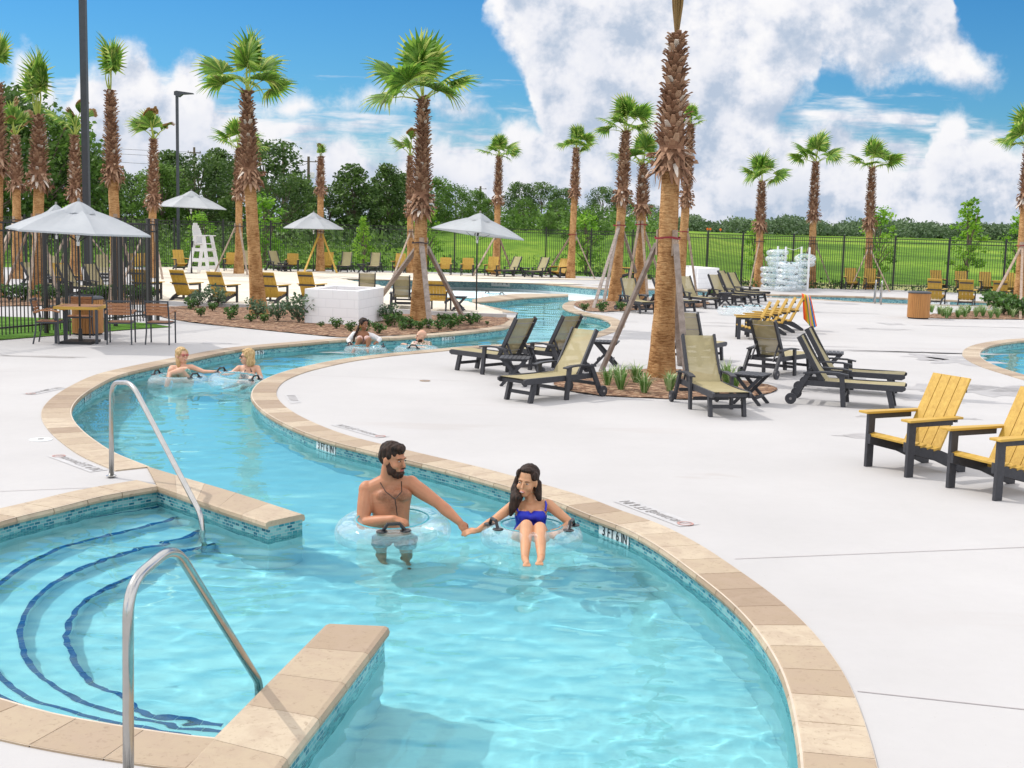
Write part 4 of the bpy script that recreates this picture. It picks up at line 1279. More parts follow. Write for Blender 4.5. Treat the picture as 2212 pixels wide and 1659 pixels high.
brace(2, 523, [(929, 706), (1003, 690), (806, 662)], 'brace of three grey boards round the palm beside the block planter', 'grey_wood', strap='brown_strap', wd=.13)
brace(13, 486, [(1281, 667), (1303, 657), (1392, 646)], 'brace with red strap round the left palm of the island pair', 'grey_wood', wd=.10)
brace(14, 484, [(1352, 650), (1440, 640), (1400, 656)], 'brace with red strap round the right palm of the island pair', 'oak')
brace(3, 470, [(236, 655), (276, 655), (300, 622)], 'pale props round the palm right of the thick lamp pole', 'oak', strap='brown_strap')
brace(4, 470, [(5, 640), (60, 655), (130, 655)], 'pale props round the thick shaggy palm', 'oak', strap='brown_strap')
brace(5, 474, [], 'props round the palm with rusty fan stubs', 'oak', a0=.3, rr=2.0, strap='brown_strap')
brace(6, 478, [], 'props round the palm with yellowing leaves', 'oak', a0=.2, rr=1.9, strap='brown_strap')
brace(7, 478, [(268, 602), (352, 606), (330, 590)], 'props round the palm left of the slim street lamp', 'oak', strap='brown_strap')
brace(8, 488, [(462, 592), (535, 596), (508, 583)], 'props round the palm behind the stout leaning palm', 'oak', strap='brown_strap')
brace(9, 500, [(655, 592), (729, 592), (700, 583)], 'props round the slender palm with the cropped tuft', 'amber', strap='brown_strap')
brace(10, 500, [(850, 595), (925, 594), (880, 585)], 'props round the thin palm by the bushy one', 'oak', strap='brown_strap')
brace(11, 505, [(1020, 598), (1108, 592), (1062, 588)], 'props round the small palm behind the square umbrella', 'oak', strap='brown_strap')
brace(12, 506, [(1178, 596), (1286, 604), (1230, 594)], 'props with red strap round the palm beside the rightmost tan lounger', 'oak')
brace(15, 500, [(1506, 642), (1440, 636)], 'slim prop of the palm hidden behind the tallest trunk', 'oak')
brace(16, 521, [(1618, 624), (1665, 610)], 'thin props of the palm left of the tube rack', 'oak', strap='brown_strap', wd=.05)
brace(17, 526, [(1718, 622), (1798, 624)], 'thin props of the palm behind the tube rack', 'oak', strap='brown_strap', wd=.05)
brace(18, 535, [(1836, 626), (1922, 630)], 'thin props of the palm behind the two far yellow chairs', 'oak', strap='brown_strap', wd=.05)
brace(19, 530, [(2134, 668), (2204, 690)], 'brace with red strap of the palm at the right picture edge', 'oak')

# ------------------------------------------------------------------ broadleaf trees
def leaf_cluster(mb, c, rx, rz, n, size, r, tint0, spread=.25):
    for _ in range(n):
        while True:
            p = Vector((r.uniform(-1, 1), r.uniform(-1, 1), r.uniform(-1, 1)))
            if .25 < p.length < 1: break
        q = c + Vector((p.x * rx, p.y * rx, p.z * rz))
        d = Vector((r.gauss(0, 1), r.gauss(0, 1), r.gauss(.4, 1))).normalized()
        e = d.cross(Vector((r.random(), r.random(), r.random() + .1))).normalized(); f = d.cross(e)
        s = size * r.uniform(.6, 1.3)
        ti = min(1, max(0, tint0 + r.uniform(-spread, spread)))
        mb.add([q - e * s * .5, q + f * s * .32, q + e * s * .5, q - f * s * .32], [(0, 1, 2, 3)], ti)

def tree_maker(seed, mat, H=10.0, W=7.0, clumps=34, leaves=95, size=.34, low=.12, shape='round', name='tree', label='', cat='tree', tints=(.3, .75)):
    def make():
        r = random.Random(seed); root = empty(name, (0, 0, 0), 0, label, cat)
        tr = MB(); cw = MB(); lim = []
        tr.tube([(0, 0, -.2), (.05 * r.uniform(-1, 1), 0, H * .2), (r.uniform(-.3, .3), r.uniform(-.3, .3), H * .5), (r.uniform(-.5, .5), 0, H * .85)], [H * .022, H * .017, H * .011, H * .003], 7)
        for k in range(clumps):
            t = (k + r.random()) / clumps
            a = 2.399 * k + r.uniform(-.4, .4)
            z = H * (low + (1 - low) * t)
            if shape == 'round': prof = math.sqrt(max(.05, 1 - ((t - .42) / .62) ** 2))
            elif shape == 'cone': prof = max(.12, (1 - t) ** .8 * (1 if t > .12 else .6))
            else: prof = max(.15, math.sin(PI * min(1, t * .9 + .1)) ** .6) * r.uniform(.5, 1.1)
            R = W / 2 * prof * r.uniform(.55, 1.0)
            c = Vector((math.cos(a) * R, math.sin(a) * R, z * .98))
            cr_ = W * .15 * r.uniform(.7, 1.25)
            leaf_cluster(cw, c, cr_, cr_ * .72, int(leaves * r.uniform(.6, 1.3)), size, r, tints[0] + (tints[1] - tints[0]) * r.random())
            if k % 3 == 0: tr.tube([(0, 0, z * .55), c * .6 + Vector((0, 0, z * .25)), c], [H * .008, H * .005, H * .002], 5)
        tr.build('trunk', M['bark'], root); cw.build('crown', M[mat], root)
        return root
    return make
T_DARK = [Proto(tree_maker(s, 'leaf_dark', W=w, clumps=52, leaves=110, size=.38, shape=sh, tints=(.2, .8))) for s, w, sh in ((1, 7.5, 'round'), (2, 6.5, 'loose'), (3, 8.5, 'round'))]
T_MID = [Proto(tree_maker(s, 'leaf_mid', W=w, clumps=50, leaves=110, size=.38, shape=sh, tints=(.15, .75))) for s, w, sh in ((4, 8.5, 'round'), (5, 8.0, 'loose'), (6, 10, 'round'))]
T_LIME = [Proto(tree_maker(s, 'leaf_lime', H=4.0, W=w, clumps=26, leaves=45, size=.17, low=.18, shape=sh, tints=(.2, .8), name='young_tree')) for s, w, sh in ((7, 1.9, 'cone'), (8, 2.1, 'loose'))]
def place_tree(pr, x, Y, topy, label, group, H0, wk=1.0, name=None):
    d = ray(x, 500); X = d.x / d.y * Y; z0 = land(X, Y); top = AY(x, topy, Y).z
    h = (top - z0) / H0
    o = pr((X, Y, z0 - .05), random.uniform(0, 6.28), label, group, (h * wk, h * wk, h))
    o['category'] = 'tree'
    return o
WOODS = [
    ('D', 0, -20, 88, 170, 'dark tree filling the left picture edge'), ('M', 0, 45, 96, 200, 'big green tree behind the palm with rusty stubs'), ('M', 2, 105, 92, 232, 'broad green tree behind the thick shaggy palm'), ('D', 1, 150, 100, 268, 'dark tree behind the palm with yellowing leaves'), ('D', 2, 185, 96, 320, 'dark tree behind the thick lamp pole'),
    ('D', 1, 222, 118, 338, 'dark tree left of the tall tied palm'), ('D', 0, 285, 112, 372, 'dark round tree between the tied palm and the splayed one'), ('M', 1, 352, 108, 352, 'bright green tree right of the palm with splayed stubs'), ('D', 1, 372, 120, 322, 'dark tree behind the slim street lamp'), ('D', 2, 430, 112, 330, 'dark tree above the high white umbrella'), ('D', 1, 475, 118, 318, 'dark tree left of the half hidden palm'),
    ('D', 0, 572, 108, 298, 'tall dark tree right of the stout leaning palm'), ('D', 2, 618, 100, 372, 'very dark bushy tree before the left utility pole'), ('D', 0, 655, 122, 395, 'dark tree between the two utility poles'), ('D', 2, 712, 110, 398, 'dark tree behind the slender cropped palm'), ('D', 1, 762, 106, 352, 'spindly dark tree right of the slender cropped palm'), ('D', 0, 800, 112, 398, 'low dark tree above the bright lime sapling'), ('D', 1, 835, 110, 350, 'spindly tree left of the bushy palm'), ('D', 1, 868, 122, 372, 'thin tree behind the bushy palm'),
    ('M', 1, 945, 128, 382, 'light green open tree right of the bushy palm'), ('M', 0, 985, 135, 398, 'light green tree above the square umbrella'), ('M', 1, 1030, 150, 408, 'ragged light tree before the small palm'), ('M', 1, 1052, 132, 428, 'low bushy tree at the small palm'), ('D', 0, 1120, 160, 392, 'dark green round tree right of the small palm'), ('D', 2, 1168, 158, 392, 'broad dark green tree in the middle of the far row'), ('M', 0, 1130, 140, 425, 'low light bushy tree in the middle of the far row'), ('M', 0, 1205, 138, 428, 'light green tree left of the palm by the rightmost lounger'), ('D', 0, 1215, 175, 405, 'dark tree behind the palm by the rightmost lounger'),
    ('D', 2, 1300, 170, 402, 'dark tree left of the island palms'), ('D', 0, 1345, 165, 420, 'dark tree between the island palms'), ('D', 2, 1402, 170, 440, 'dark tree by the tallest trunk at its left'), ('M', 1, 1185, 122, 455, 'low pale bush of a tree by the fence, mid row'),
    ('M', 0, 1262, 100, 445, 'round light green tree right of the palm by the rightmost lounger'),
]
for k, v, x, Y, ty, lb in WOODS:
    place_tree((T_DARK if k == 'D' else T_MID)[v], x, Y, ty, lb, 'trees beyond the fence', 10.3, 1.0 + .25 * ((x * 7) % 5) / 5)
for v, x, Y, ty, by, lb, wk in ((1, 165, 68, 428, 560, 'pale lime sapling behind the grey umbrella', 1.2), (1, 432, 66, 452, 575, 'lime sapling behind the high white umbrella pole', 1.3), (1, 572, 72, 412, 575, 'tall lime sapling right of the stout leaning palm', 1.3), (0, 785, 65, 462, 560, 'bright yellow green sapling between far fence posts', 1.0), (1, 925, 70, 440, 575, 'pale sapling right of the bushy palm trunk', 1.2), (1, 1268, 68, 452, 575, 'sapling with pale leaves right of the palm by the lounger row', 1.4),
                              (0, 1632, 70, 468, 600, 'feathery sapling behind the palm left of the tube rack', 1.1), (1, 1903, 66, 440, 610, 'lime sapling behind the palm over the two far yellow chairs', 1.1), (0, 2093, 66, 424, 610, 'tall bright sapling beside the far right fence post', 1.3), (1, 2205, 70, 452, 610, 'pale sapling at the right picture edge', 1.2)):
    place_tree(T_LIME[v], x, Y, ty, lb, 'saplings along the far fence', 4.1, wk)

def mass(name, label, n, fx, mat, size, kindlab='undergrowth'):
    r = random.Random(9); mb = MB()
    for _ in range(n): fx(mb, r)
    o = mb.build(name, M[mat]); tag(o, label, kindlab, None, 'stuff'); return o
def ug(mb, r):
    x = r.uniform(-60, 905); Y = r.uniform(84, 112); d = ray(x, 500); X = d.x / d.y * Y; z = land(X, Y)
    h = r.uniform(.8, 2.4); leaf_cluster(mb, Vector((X, Y, z + h * .4)), r.uniform(1.0, 2.2), h * .7, 55, .36, r, r.uniform(.15, .8))
mass('undergrowth', 'dark undergrowth along the edge of the wood', 190, ug, 'leaf_dark', .3)
def ug3(mb, r):
    x = r.uniform(-60, 930) if r.random() < .75 else r.uniform(930, 1450); Y = r.uniform(68, 84); d = ray(x, 500); X = d.x / d.y * Y; z = land(X, Y)
    h = r.uniform(.3, 1.5) * (1 if x < 900 else .5); leaf_cluster(mb, Vector((X, Y, z + h * .4)), r.uniform(.6, 1.5), h * .7, 45, .22, r, r.uniform(.2, .9))
mass('undergrowth', 'bright weeds and low bushes just beyond the fence', 170, ug3, 'leaf_mid', .3)
def ug2(mb, r):
    x = r.uniform(880, 1430); Y = r.uniform(125, 160); d = ray(x, 500); X = d.x / d.y * Y; z = land(X, Y)
    h = r.uniform(1.2, 3.0); leaf_cluster(mb, Vector((X, Y, z + h * .4)), r.uniform(1.4, 2.8), h * .7, 60, .42, r, r.uniform(.15, .8))
mass('undergrowth', 'lighter bushes along the foot of the middle trees', 110, ug2, 'leaf_mid', .3)
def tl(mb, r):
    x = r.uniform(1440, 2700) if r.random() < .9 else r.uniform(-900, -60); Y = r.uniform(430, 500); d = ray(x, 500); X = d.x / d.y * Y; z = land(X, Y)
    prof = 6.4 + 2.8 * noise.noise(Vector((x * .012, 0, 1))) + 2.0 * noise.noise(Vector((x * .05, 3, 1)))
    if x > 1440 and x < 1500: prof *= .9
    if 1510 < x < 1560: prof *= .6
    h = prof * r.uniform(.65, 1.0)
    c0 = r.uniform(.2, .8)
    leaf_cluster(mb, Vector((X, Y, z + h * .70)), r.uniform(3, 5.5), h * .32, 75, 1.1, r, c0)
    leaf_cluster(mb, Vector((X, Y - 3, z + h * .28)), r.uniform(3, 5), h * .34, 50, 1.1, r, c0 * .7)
mass('treeline', 'far treeline of mixed trees beyond the wide field', 520, tl, 'leaf_hazed', .3, 'woodland')

# utility poles beyond the trees
def pole_maker():
    root = empty('utility_pole', (0, 0, 0), 0, '', 'utility pole'); p = MB(); p.tube([(0, 0, 0), (0, 0, 13)], [.20, .13], 8); p.build('mast', M['bark'], root)
    a = MB(); a.box((0, 0, 12.2), (1.6, .12, .14)); a.build('crossarm', M['bark'], root)
    for x in (-.7, 0, .7): a = MB(); a.lathe([(.05, 12.27), (.07, 12.4), (.03, 12.5)], (x, 0, 0), 8); a.build('insulator', M['grey_paint'], root)
    a = MB(); a.lathe([(.22, 9.6), (.26, 9.7), (.26, 10.5), (.2, 10.6)], (.35, 0, 0), 12); a.build('transformer', M['white'], root)
    return root
UP = Proto(pole_maker); tops = []
for x, Y, ty, lb in ((612, 128, 304, 'weathered utility pole right of the stout palm crown'), (666, 125, 338, 'utility pole with a grey transformer left of the slender cropped palm'), (1036, 160, 402, 'short distant utility pole in front of the light trees'), (421, 150, 318, 'distant utility pole above the high white umbrella')):
    d = ray(x, 500); X = d.x / d.y * Y; top = AY(x, ty, Y).z; z0 = land(X, Y)
    o = UP((X, Y, z0), .3, lb, 'utility poles', ((1, 1, (top - z0) / 13))); tops.append(Vector((X, Y, top - .6)))
tops.sort(key=lambda p: p.x)
w = MB()
for a, b in zip([tops[0] + Vector((-40, 8, 4))] + tops[:2], tops[:3]):
    for dz in (0, -.6, -1.6):
        pts = [a.lerp(b, t / 10) + Vector((0, 0, dz - 1.0 * math.sin(PI * t / 10))) for t in range(11)]
        w.tube(pts, .022, 4)
o = w.build('power_line', M['black_metal']); tag(o, 'sagging overhead wires strung between the utility poles', 'power line')

# ------------------------------------------------------------------ low plants
def shrub_maker(seed, mat='shrub', R=.24, h=.26, n=150, size=.085, name='shrub', label='', cat='shrub'):
    def make():
        r = random.Random(seed); root = empty(name, (0, 0, 0), 0, label, cat)
        st = MB(); lf = MB()
        for k in range(9):
            a = 2 * PI * k / 9 + r.uniform(-.2, .2); q = R * r.uniform(.4, .85)
            e = Vector((math.cos(a) * q, math.sin(a) * q, h * r.uniform(.7, 1.2)))
            st.tube([(0, 0, 0), e * .5 + Vector((0, 0, h * .15)), e], [.008, .006, .003], 4)
            leaf_cluster(lf, e, R * .42, h * .42, n // 9, size, r, r.uniform(.3, .9))
        leaf_cluster(lf, Vector((0, 0, h * .6)), R * .7, h * .55, n // 2, size, r, .4)
        st.build('stem', M['bark'], root); lf.build('foliage', M[mat], root); return root
    return make
SH = [Proto(shrub_maker(s)) for s in (21, 22, 23)]
SHG = Proto(shrub_maker(24, 'shrub_grey', R=.34, h=.42, n=240, size=.09))
SHB = [
    (434, 684, 0, .9), (413, 668, 2, 1.2), (459, 672, 0, .9), (498, 690, 2, 1.1), (470, 662, 3, 1.3), (428, 664, 3, 1.1), (541, 695, 1, .8), (571, 697, 0, .85), (556, 688, 3, 1.1), (505, 676, 1, .9), (600, 694, 3, 1.1), (646, 697, 3, 1.5), (693, 706, 1, .5),
    (727, 710, 0, .95), (757, 716, 1, .9), (790, 712, 2, .9), (786, 722, 0, .7), (818, 720, 1, 1.0), (843, 706, 2, 1.2), (858, 694, 0, 1.0), (836, 695, 3, 1.0), (885, 710, 1, 1.1), (870, 714, 2, .8), (905, 714, 0, .9), (868, 702, 0, .9), (925, 709, 2, .9), (948, 713, 1, 1.0), (973, 711, 0, .95), (990, 703, 2, 1.1), (1016, 702, 1, 1.2), (1030, 698, 2, .8), (968, 700, 0, 1.0), (955, 697, 1, .9), (1052, 701, 1, .35),
    (1262, 672, 0, .9), (1300, 673, 1, 1.2), (1340, 672, 0, 1.1), (1440, 660, 2, 1.0), (1538, 640, 0, 1.0),
]
PLB = ['first small shrub at the left end of the mulch bed', 'taller shrub at the left end of the mulch bed by the fence post', 'small shrub below the nearest amber chair back', 'bushy shrub between two amber chair backs', 'grey green bush under the second amber chair back', 'grey green bush beside the black fence post', 'tiny round shrub left of the leaning palm foot', 'round shrub right of the tiny one, before the leaning palm', 'grey green bush at the leaning palm foot', 'sprawling shrub below the kerb near the leaning palm', 'wispy grey green bush right of the leaning palm foot', 'large grey green bush against the block planter', 'seedling at the left corner of the block planter',
       'shrub before the left face of the block planter', 'spreading shrub before the middle of the block planter', 'shrub left of the planter corner behind the seated woman', 'low shrub right behind the shoulder of the seated woman', 'shrub at the right face of the block planter', 'loose shrub right of the block planter', 'shrub below the tan chair back by the planter', 'grey green bush at the right end of the block planter', 'shrub at the left foot of the bushy palm', 'low shrub left of the bald man', 'low shrub above the bald man', 'shrub just above the right planter shrub', 'shrub at the foot of the leaning grey board', 'shrub right of the leaning grey board', 'shrub below the brown stake foot', 'shrub right of the brown stake foot', 'roundest shrub at the right end of the mulch bed', 'small shrub beside the roundest one', 'shrub close behind the brown stake foot', 'dark shrub left of the brown stake', 'weed sprig near the bed tip',
       'shrub at the left end of the river island bed', 'shrub between the stakes of the island palms', 'shrub under the first lounger of the far row', 'shrub behind the tallest trunk', 'plant beside the folding table of the far row']
for (x, y, v, s), lb in zip(SHB, PLB):
    (SHG if v == 3 else SH[v])(G(x, y, .03), x * .37, lb, 'shrubs in the mulch beds', s * (.72 if v != 3 else .8))
for i, (x, y) in enumerate(((20, 652), (52, 650), (100, 653), (128, 649), (205, 652), (228, 650), (285, 652), (300, 648), (320, 651), (-20, 652))):
    SH[i % 3](G(x, y, .03), i * 1.1, 'leafy shrub in the narrow bed behind the black fence', 'shrubs in the bed behind the fence', 1.35)

def blades_maker(seed, n=46, L=.42, mat='variegated'):
    def make():
        r = random.Random(seed); mb = MB()
        for k in range(n):
            a = r.uniform(0, 2 * PI); o = Vector((math.cos(a), math.sin(a), 0)); s_ = Vector((-o.y, o.x, 0)) * r.uniform(.008, .013)
            l = L * r.uniform(.6, 1.1); lean = r.uniform(.15, .95); b = o * r.uniform(0, .05)
            p1 = b + o * lean * l * .35 + Vector((0, 0, l * .6)); p2 = p1 + o * lean * l * .5 + Vector((0, 0, l * .38 * (1 - lean)))
            ti = r.choice((.2, .5, .7, .95))
            mb.add([b - s_, b + s_, p1 + s_, p1 - s_], [(0, 1, 2, 3)], ti * .7); mb.add([p1 - s_, p1 + s_, p2], [(0, 1, 2)], ti)
        o = mb.build('blade_plant', M[mat]); o['category'] = 'plant'; return o
    return make
BL = [Proto(blades_maker(s)) for s in (31, 32)]
for i, (x, y, s, lb) in enumerate(((1335, 828, 1.0, 'striped blade plant left of the tallest trunk, behind the stake foot'), (1342, 842, 1.05, 'striped blade plant nearest the lounger wheel'), (1374, 826, 1.0, 'striped blade plant touching the tallest trunk on its left'), (1392, 848, 1.0, 'striped blade plant in front of the tallest trunk'), (1446, 845, 1.0, 'striped blade plant right before the tallest trunk'), (1312, 832, .9, 'striped blade plant behind the lounger arm'), (1570, 830, 1.15, 'striped blade plant between lounger and folding table'), (1586, 842, 1.0, 'striped blade plant under the folding table edge'))):
    BL[i % 2](G(x, y, .03), i * 1.3, lb, 'striped plants round the tallest palm', s)
for i in range(26):
    x = 2012 + (i * 37 % 190) + (i % 3) * 3; y = 675 + (i * 7 % 13)
    BL[i % 2](G(x, y, .03), i * .9, 'striped blade plant in the crowded bed beside the right bin', 'striped plants in the bed by the right bin', .9)
for i, (x, y) in enumerate(((2150, 668), (2172, 672), (2190, 676), (2168, 680), (2205, 684), (2140, 664))):
    SH[i % 3](G(x, y, .03), i * 1.1, 'dark green shrub at the foot of the palm at the right picture edge', 'shrubs by the right edge palm', 1.7)
def strip(mb, r):
    k = r.random(); p = wFE[int(k * (len(wFE) - 1))] + Vector((0, r.uniform(-.3, 1.0), 0)); x = CX + F * p.x / p.y
    if x < 335: return
    if 1500 < x < 1560 or r.random() < .15: return
    h = r.uniform(.15, .5) if x > 1500 else r.uniform(.1, .3)
    leaf_cluster(mb, p + Vector((0, 0, h * .5)), r.uniform(.25, .5), h * .6, 26, .13, r, r.uniform(.2, .9))
mass('border_plants', 'low leafy planting along the foot of the far fence', 330, strip, 'shrub', .2, 'planting')
# ------------------------------------------------------------------ fences
FH = 2.5
def panel_mesh(L, h=FH, g=.105):
    mb = MB()
    n = int(L / g)
    for i in range(n):
        x = (i + .5) * L / n
        mb.box((x, 0, .07 + (h - .16) / 2), (.018, .018, h - .16))
    for z in (h - .10, h - .27, .22): mb.box((L / 2, 0, z), (L, .036, .034))
    return mb
def fence(a, b, label, n, h=FH, skip=()):
    d = (b - a); L = d.length; rz = math.atan2(d.y, d.x)
    root = empty('metal_fence', a, rz, label, 'fence')
    pl = L / n; src = None; ps = None
    for i in range(n + 1):
        if ps is None:
            pm = MB(); pm.box((0, 0, h / 2), (.075, .075, h)); pm.box((0, 0, h + .02), (.09, .09, .04)); ps = pm.build('post', M['black_metal'], root); o = ps
        else: o = ps.copy(); C.objects.link(o); setpar(o, root)
        o.location = (i * pl, 0, 0)
    for i in range(n):
        if i in skip: continue
        if src is None: src = panel_mesh(pl - .08, h).build('panel', M['black_metal'], root); o = src
        else: o = src.copy(); C.objects.link(o); setpar(o, root)
        o.location = (i * pl + .04, 0, 0)
    return root
SF = arc(wFE); t799 = min(range(len(wFE)), key=lambda k: abs(CX + F * wFE[k].x / wFE[k].y - 799 + 12)); t0 = SF[t799] % 2.44
root = empty('metal_fence', (0, 0, 0), 0, 'long black picket fence along the far side of the deck', 'fence')
q_ = []
while t0 < SF[-1]: q_.append(sample(wFE, SF, t0)[0]); t0 += 2.44
ps = pn = None
for k, p in enumerate(q_):
    if ps is None: m = MB(); m.box((0, 0, FH / 2), (.075, .075, FH)); m.box((0, 0, FH + .02), (.09, .09, .04)); ps = o = m.build('post', M['black_metal'], root)
    else: o = ps.copy(); C.objects.link(o); setpar(o, root)
    o.location = p
    if k + 1 == len(q_): break
    dv_ = q_[k + 1] - p
    if pn is None: pn = o = panel_mesh(2.36).build('panel', M['black_metal'], root)
    else: o = pn.copy(); C.objects.link(o); setpar(o, root)
    o.rotation_euler = (0, 0, math.atan2(dv_.y, dv_.x)); o.location = p + dv_.normalized() * .04
na, nb = G(341, 697), G(-150, 747)
u_ = (nb - na).normalized(); n_p = round((nb - na).length / 2.44)
root = empty('metal_fence', na, math.atan2(u_.y, u_.x), 'near black picket fence behind the dining table, beside the turf strip', 'fence')
ts = [0] + [(na + u_ * 0 - na).dot(u_) + (G(x, 697 + (341 - x) * .1035) - na).dot(u_) for x in (251, 147, 103)]
while ts[-1] < 16: ts.append(ts[-1] + 2.9)
for k, t in enumerate(ts):
    w_ = .07 if k in (1, 3) else .06; m = MB(); m.box((t, 0, FH / 2), (w_, w_, FH)); m.box((t, 0, FH + .02), (w_ + .02, w_ + .02, .04)); m.build('post', M['black_metal'], root)
for a, b in zip(ts, ts[1:]):
    o = panel_mesh(b - a - .1).build('panel', M['black_metal'], root); o.location = (a + .05, 0, 0)
fence(na + Vector((-.3, .3, 0)), G(262, 687), 'short return panel of the black fence behind the bin', 1)
# ------------------------------------------------------------------ lamps
def lamp_pole(x, y, ytop, w, label, head=True, side=1, th=None):
    b = G(x, y); t = AY(th or x, ytop, b.y); root = empty('street_lamp', b, 0, label, 'street lamp')
    p = MB(); h = t.z; p.box((0, 0, h / 2), (w, w, h)); p.build('pole', M['dark_metal'], root)
    p = MB(); p.box((0, 0, .03), (w * 2, w * 2, .06)); p.build('base_plate', M['dark_metal'], root)
    if head:
        p = MB(); p.prof_xz([(-.12, h - .02), (-.12, h + .16), (.0, h + .20), (side * .85, h + .10), (side * .85, h + .06), (side * .3, h + .02), (.12, h - .12)], -.15, .15); p.build('lamp_head', M['dark_metal'], root)
lamp_pole(191, 636, -90, .20, 'thick square lamp pole rising out of the picture at the left', True)
lamp_pole(386, 576, 205, .13, 'slim street lamp with flat head behind the left fence')
lamp_pole(1476, 622, 240, .14, 'lamp pole half hidden behind the tallest palm trunk', False, th=1482)
# ------------------------------------------------------------------ block planters
def planter(A, B, Cc, h, label):
    """corner A front left, B near corner, Cc right back"""
    D_ = A + Cc - B; root = empty('block_planter', B, 0, label, 'planter')
    P = [A - B, Vector((0, 0, 0)), Cc - B, D_ - B]; P = [Vector((p.x, p.y, 0)) for p in P]
    t = .2; u1 = (P[0] - P[1]).normalized(); u2 = (P[2] - P[1]).normalized()
    inn = [P[0] - u1 * t + u2 * t, P[1] + u1 * t + u2 * t, P[2] + u1 * t - u2 * t, P[3] - u1 * t - u2 * t]
    mb = MB(); mb.uv = []
    for i in range(4):
        a, b = P[i], P[(i + 1) % 4]; L = (b - a).length; o = len(mb.v)
        mb.v += [tuple(a), tuple(b), tuple(b + Vector((0, 0, h))), tuple(a + Vector((0, 0, h)))]; mb.uv += [(0, 0), (L, 0), (L, h), (0, h)]
        mb.f.append((o, o + 1, o + 2, o + 3)); mb.mi.append(0); mb.col.append(None)
        a2, b2 = inn[i], inn[(i + 1) % 4]; o = len(mb.v)
        mb.v += [tuple(a2), tuple(b2), tuple(b2 + Vector((0, 0, h))), tuple(a2 + Vector((0, 0, h)))]; mb.uv += [(0, 0), (L, 0), (L, h), (0, h)]
        mb.f.append((o + 3, o + 2, o + 1, o)); mb.mi.append(0); mb.col.append(None)
        o = len(mb.v)
        for q in (a, b, b2, a2): mb.v.append(tuple(q + Vector((0, 0, h)))); mb.uv.append((.1, .1))
        mb.f.append((o, o + 1, o + 2, o + 3)); mb.mi.append(0); mb.col.append(None)
    mb.build('block_wall', M['block'], root)
    s_ = MB(); s_.add([q + Vector((0, 0, h * .55)) for q in inn], [(0, 1, 2, 3)]); s_.build('soil', M['mulch'], root)
planter(G(658, 700), G(773.7, 706.8), G(828, 694), .89, 'empty white block planter in the mulch bed behind the seated woman')
planter(G(1440, 616), G(1506, 623.6), G(1552, 621), .89, 'white block planter by the far fence behind the lounger row')
# ------------------------------------------------------------------ bins
def bin_maker():
    root = empty('litter_bin', (0, 0, 0), 0, '', 'litter bin')
    mb = MB(); n = 34; R = .33
    for i in range(n):
        a = 2 * PI * i / n; o = Vector((math.cos(a), math.sin(a), 0)); s_ = Vector((-o.y, o.x, 0))
        w = 2 * PI * R / n * .44
        p = o * R
        mb.add([p - s_ * w + Vector((0, 0, .04)), p + s_ * w + Vector((0, 0, .04)), p + s_ * w + Vector((0, 0, .78)), p - s_ * w + Vector((0, 0, .78)), p - o * .02 - s_ * w + Vector((0, 0, .04)), p - o * .02 + s_ * w + Vector((0, 0, .04)), p - o * .02 + s_ * w + Vector((0, 0, .78)), p - o * .02 - s_ * w + Vector((0, 0, .78))], [(0, 1, 2, 3), (1, 5, 6, 2), (4, 0, 3, 7), (3, 2, 6, 7)])
    mb.build('slat_drum', M['bin'], root)
    mb = MB(); mb.lathe([(.30, .0), (.31, .04), (.305, .78)], n=32); mb.build('liner', M['black_metal'], root)
    mb = MB(); mb.lathe([(.345, .775), (.35, .80), (.30, .835), (.16, .845), (.15, .82), (.10, .70)], n=32, cap=False); mb.build('lid', M['dark_metal'], root)
    return root
BIN = Proto(bin_maker)
BIN(G(190, 722), 0, 'slatted litter bin behind the dining table', 'slatted litter bins', 1.0)
BIN(G(1983, 688), 0, 'slatted litter bin standing alone on the right of the deck', 'slatted litter bins', 1.03)
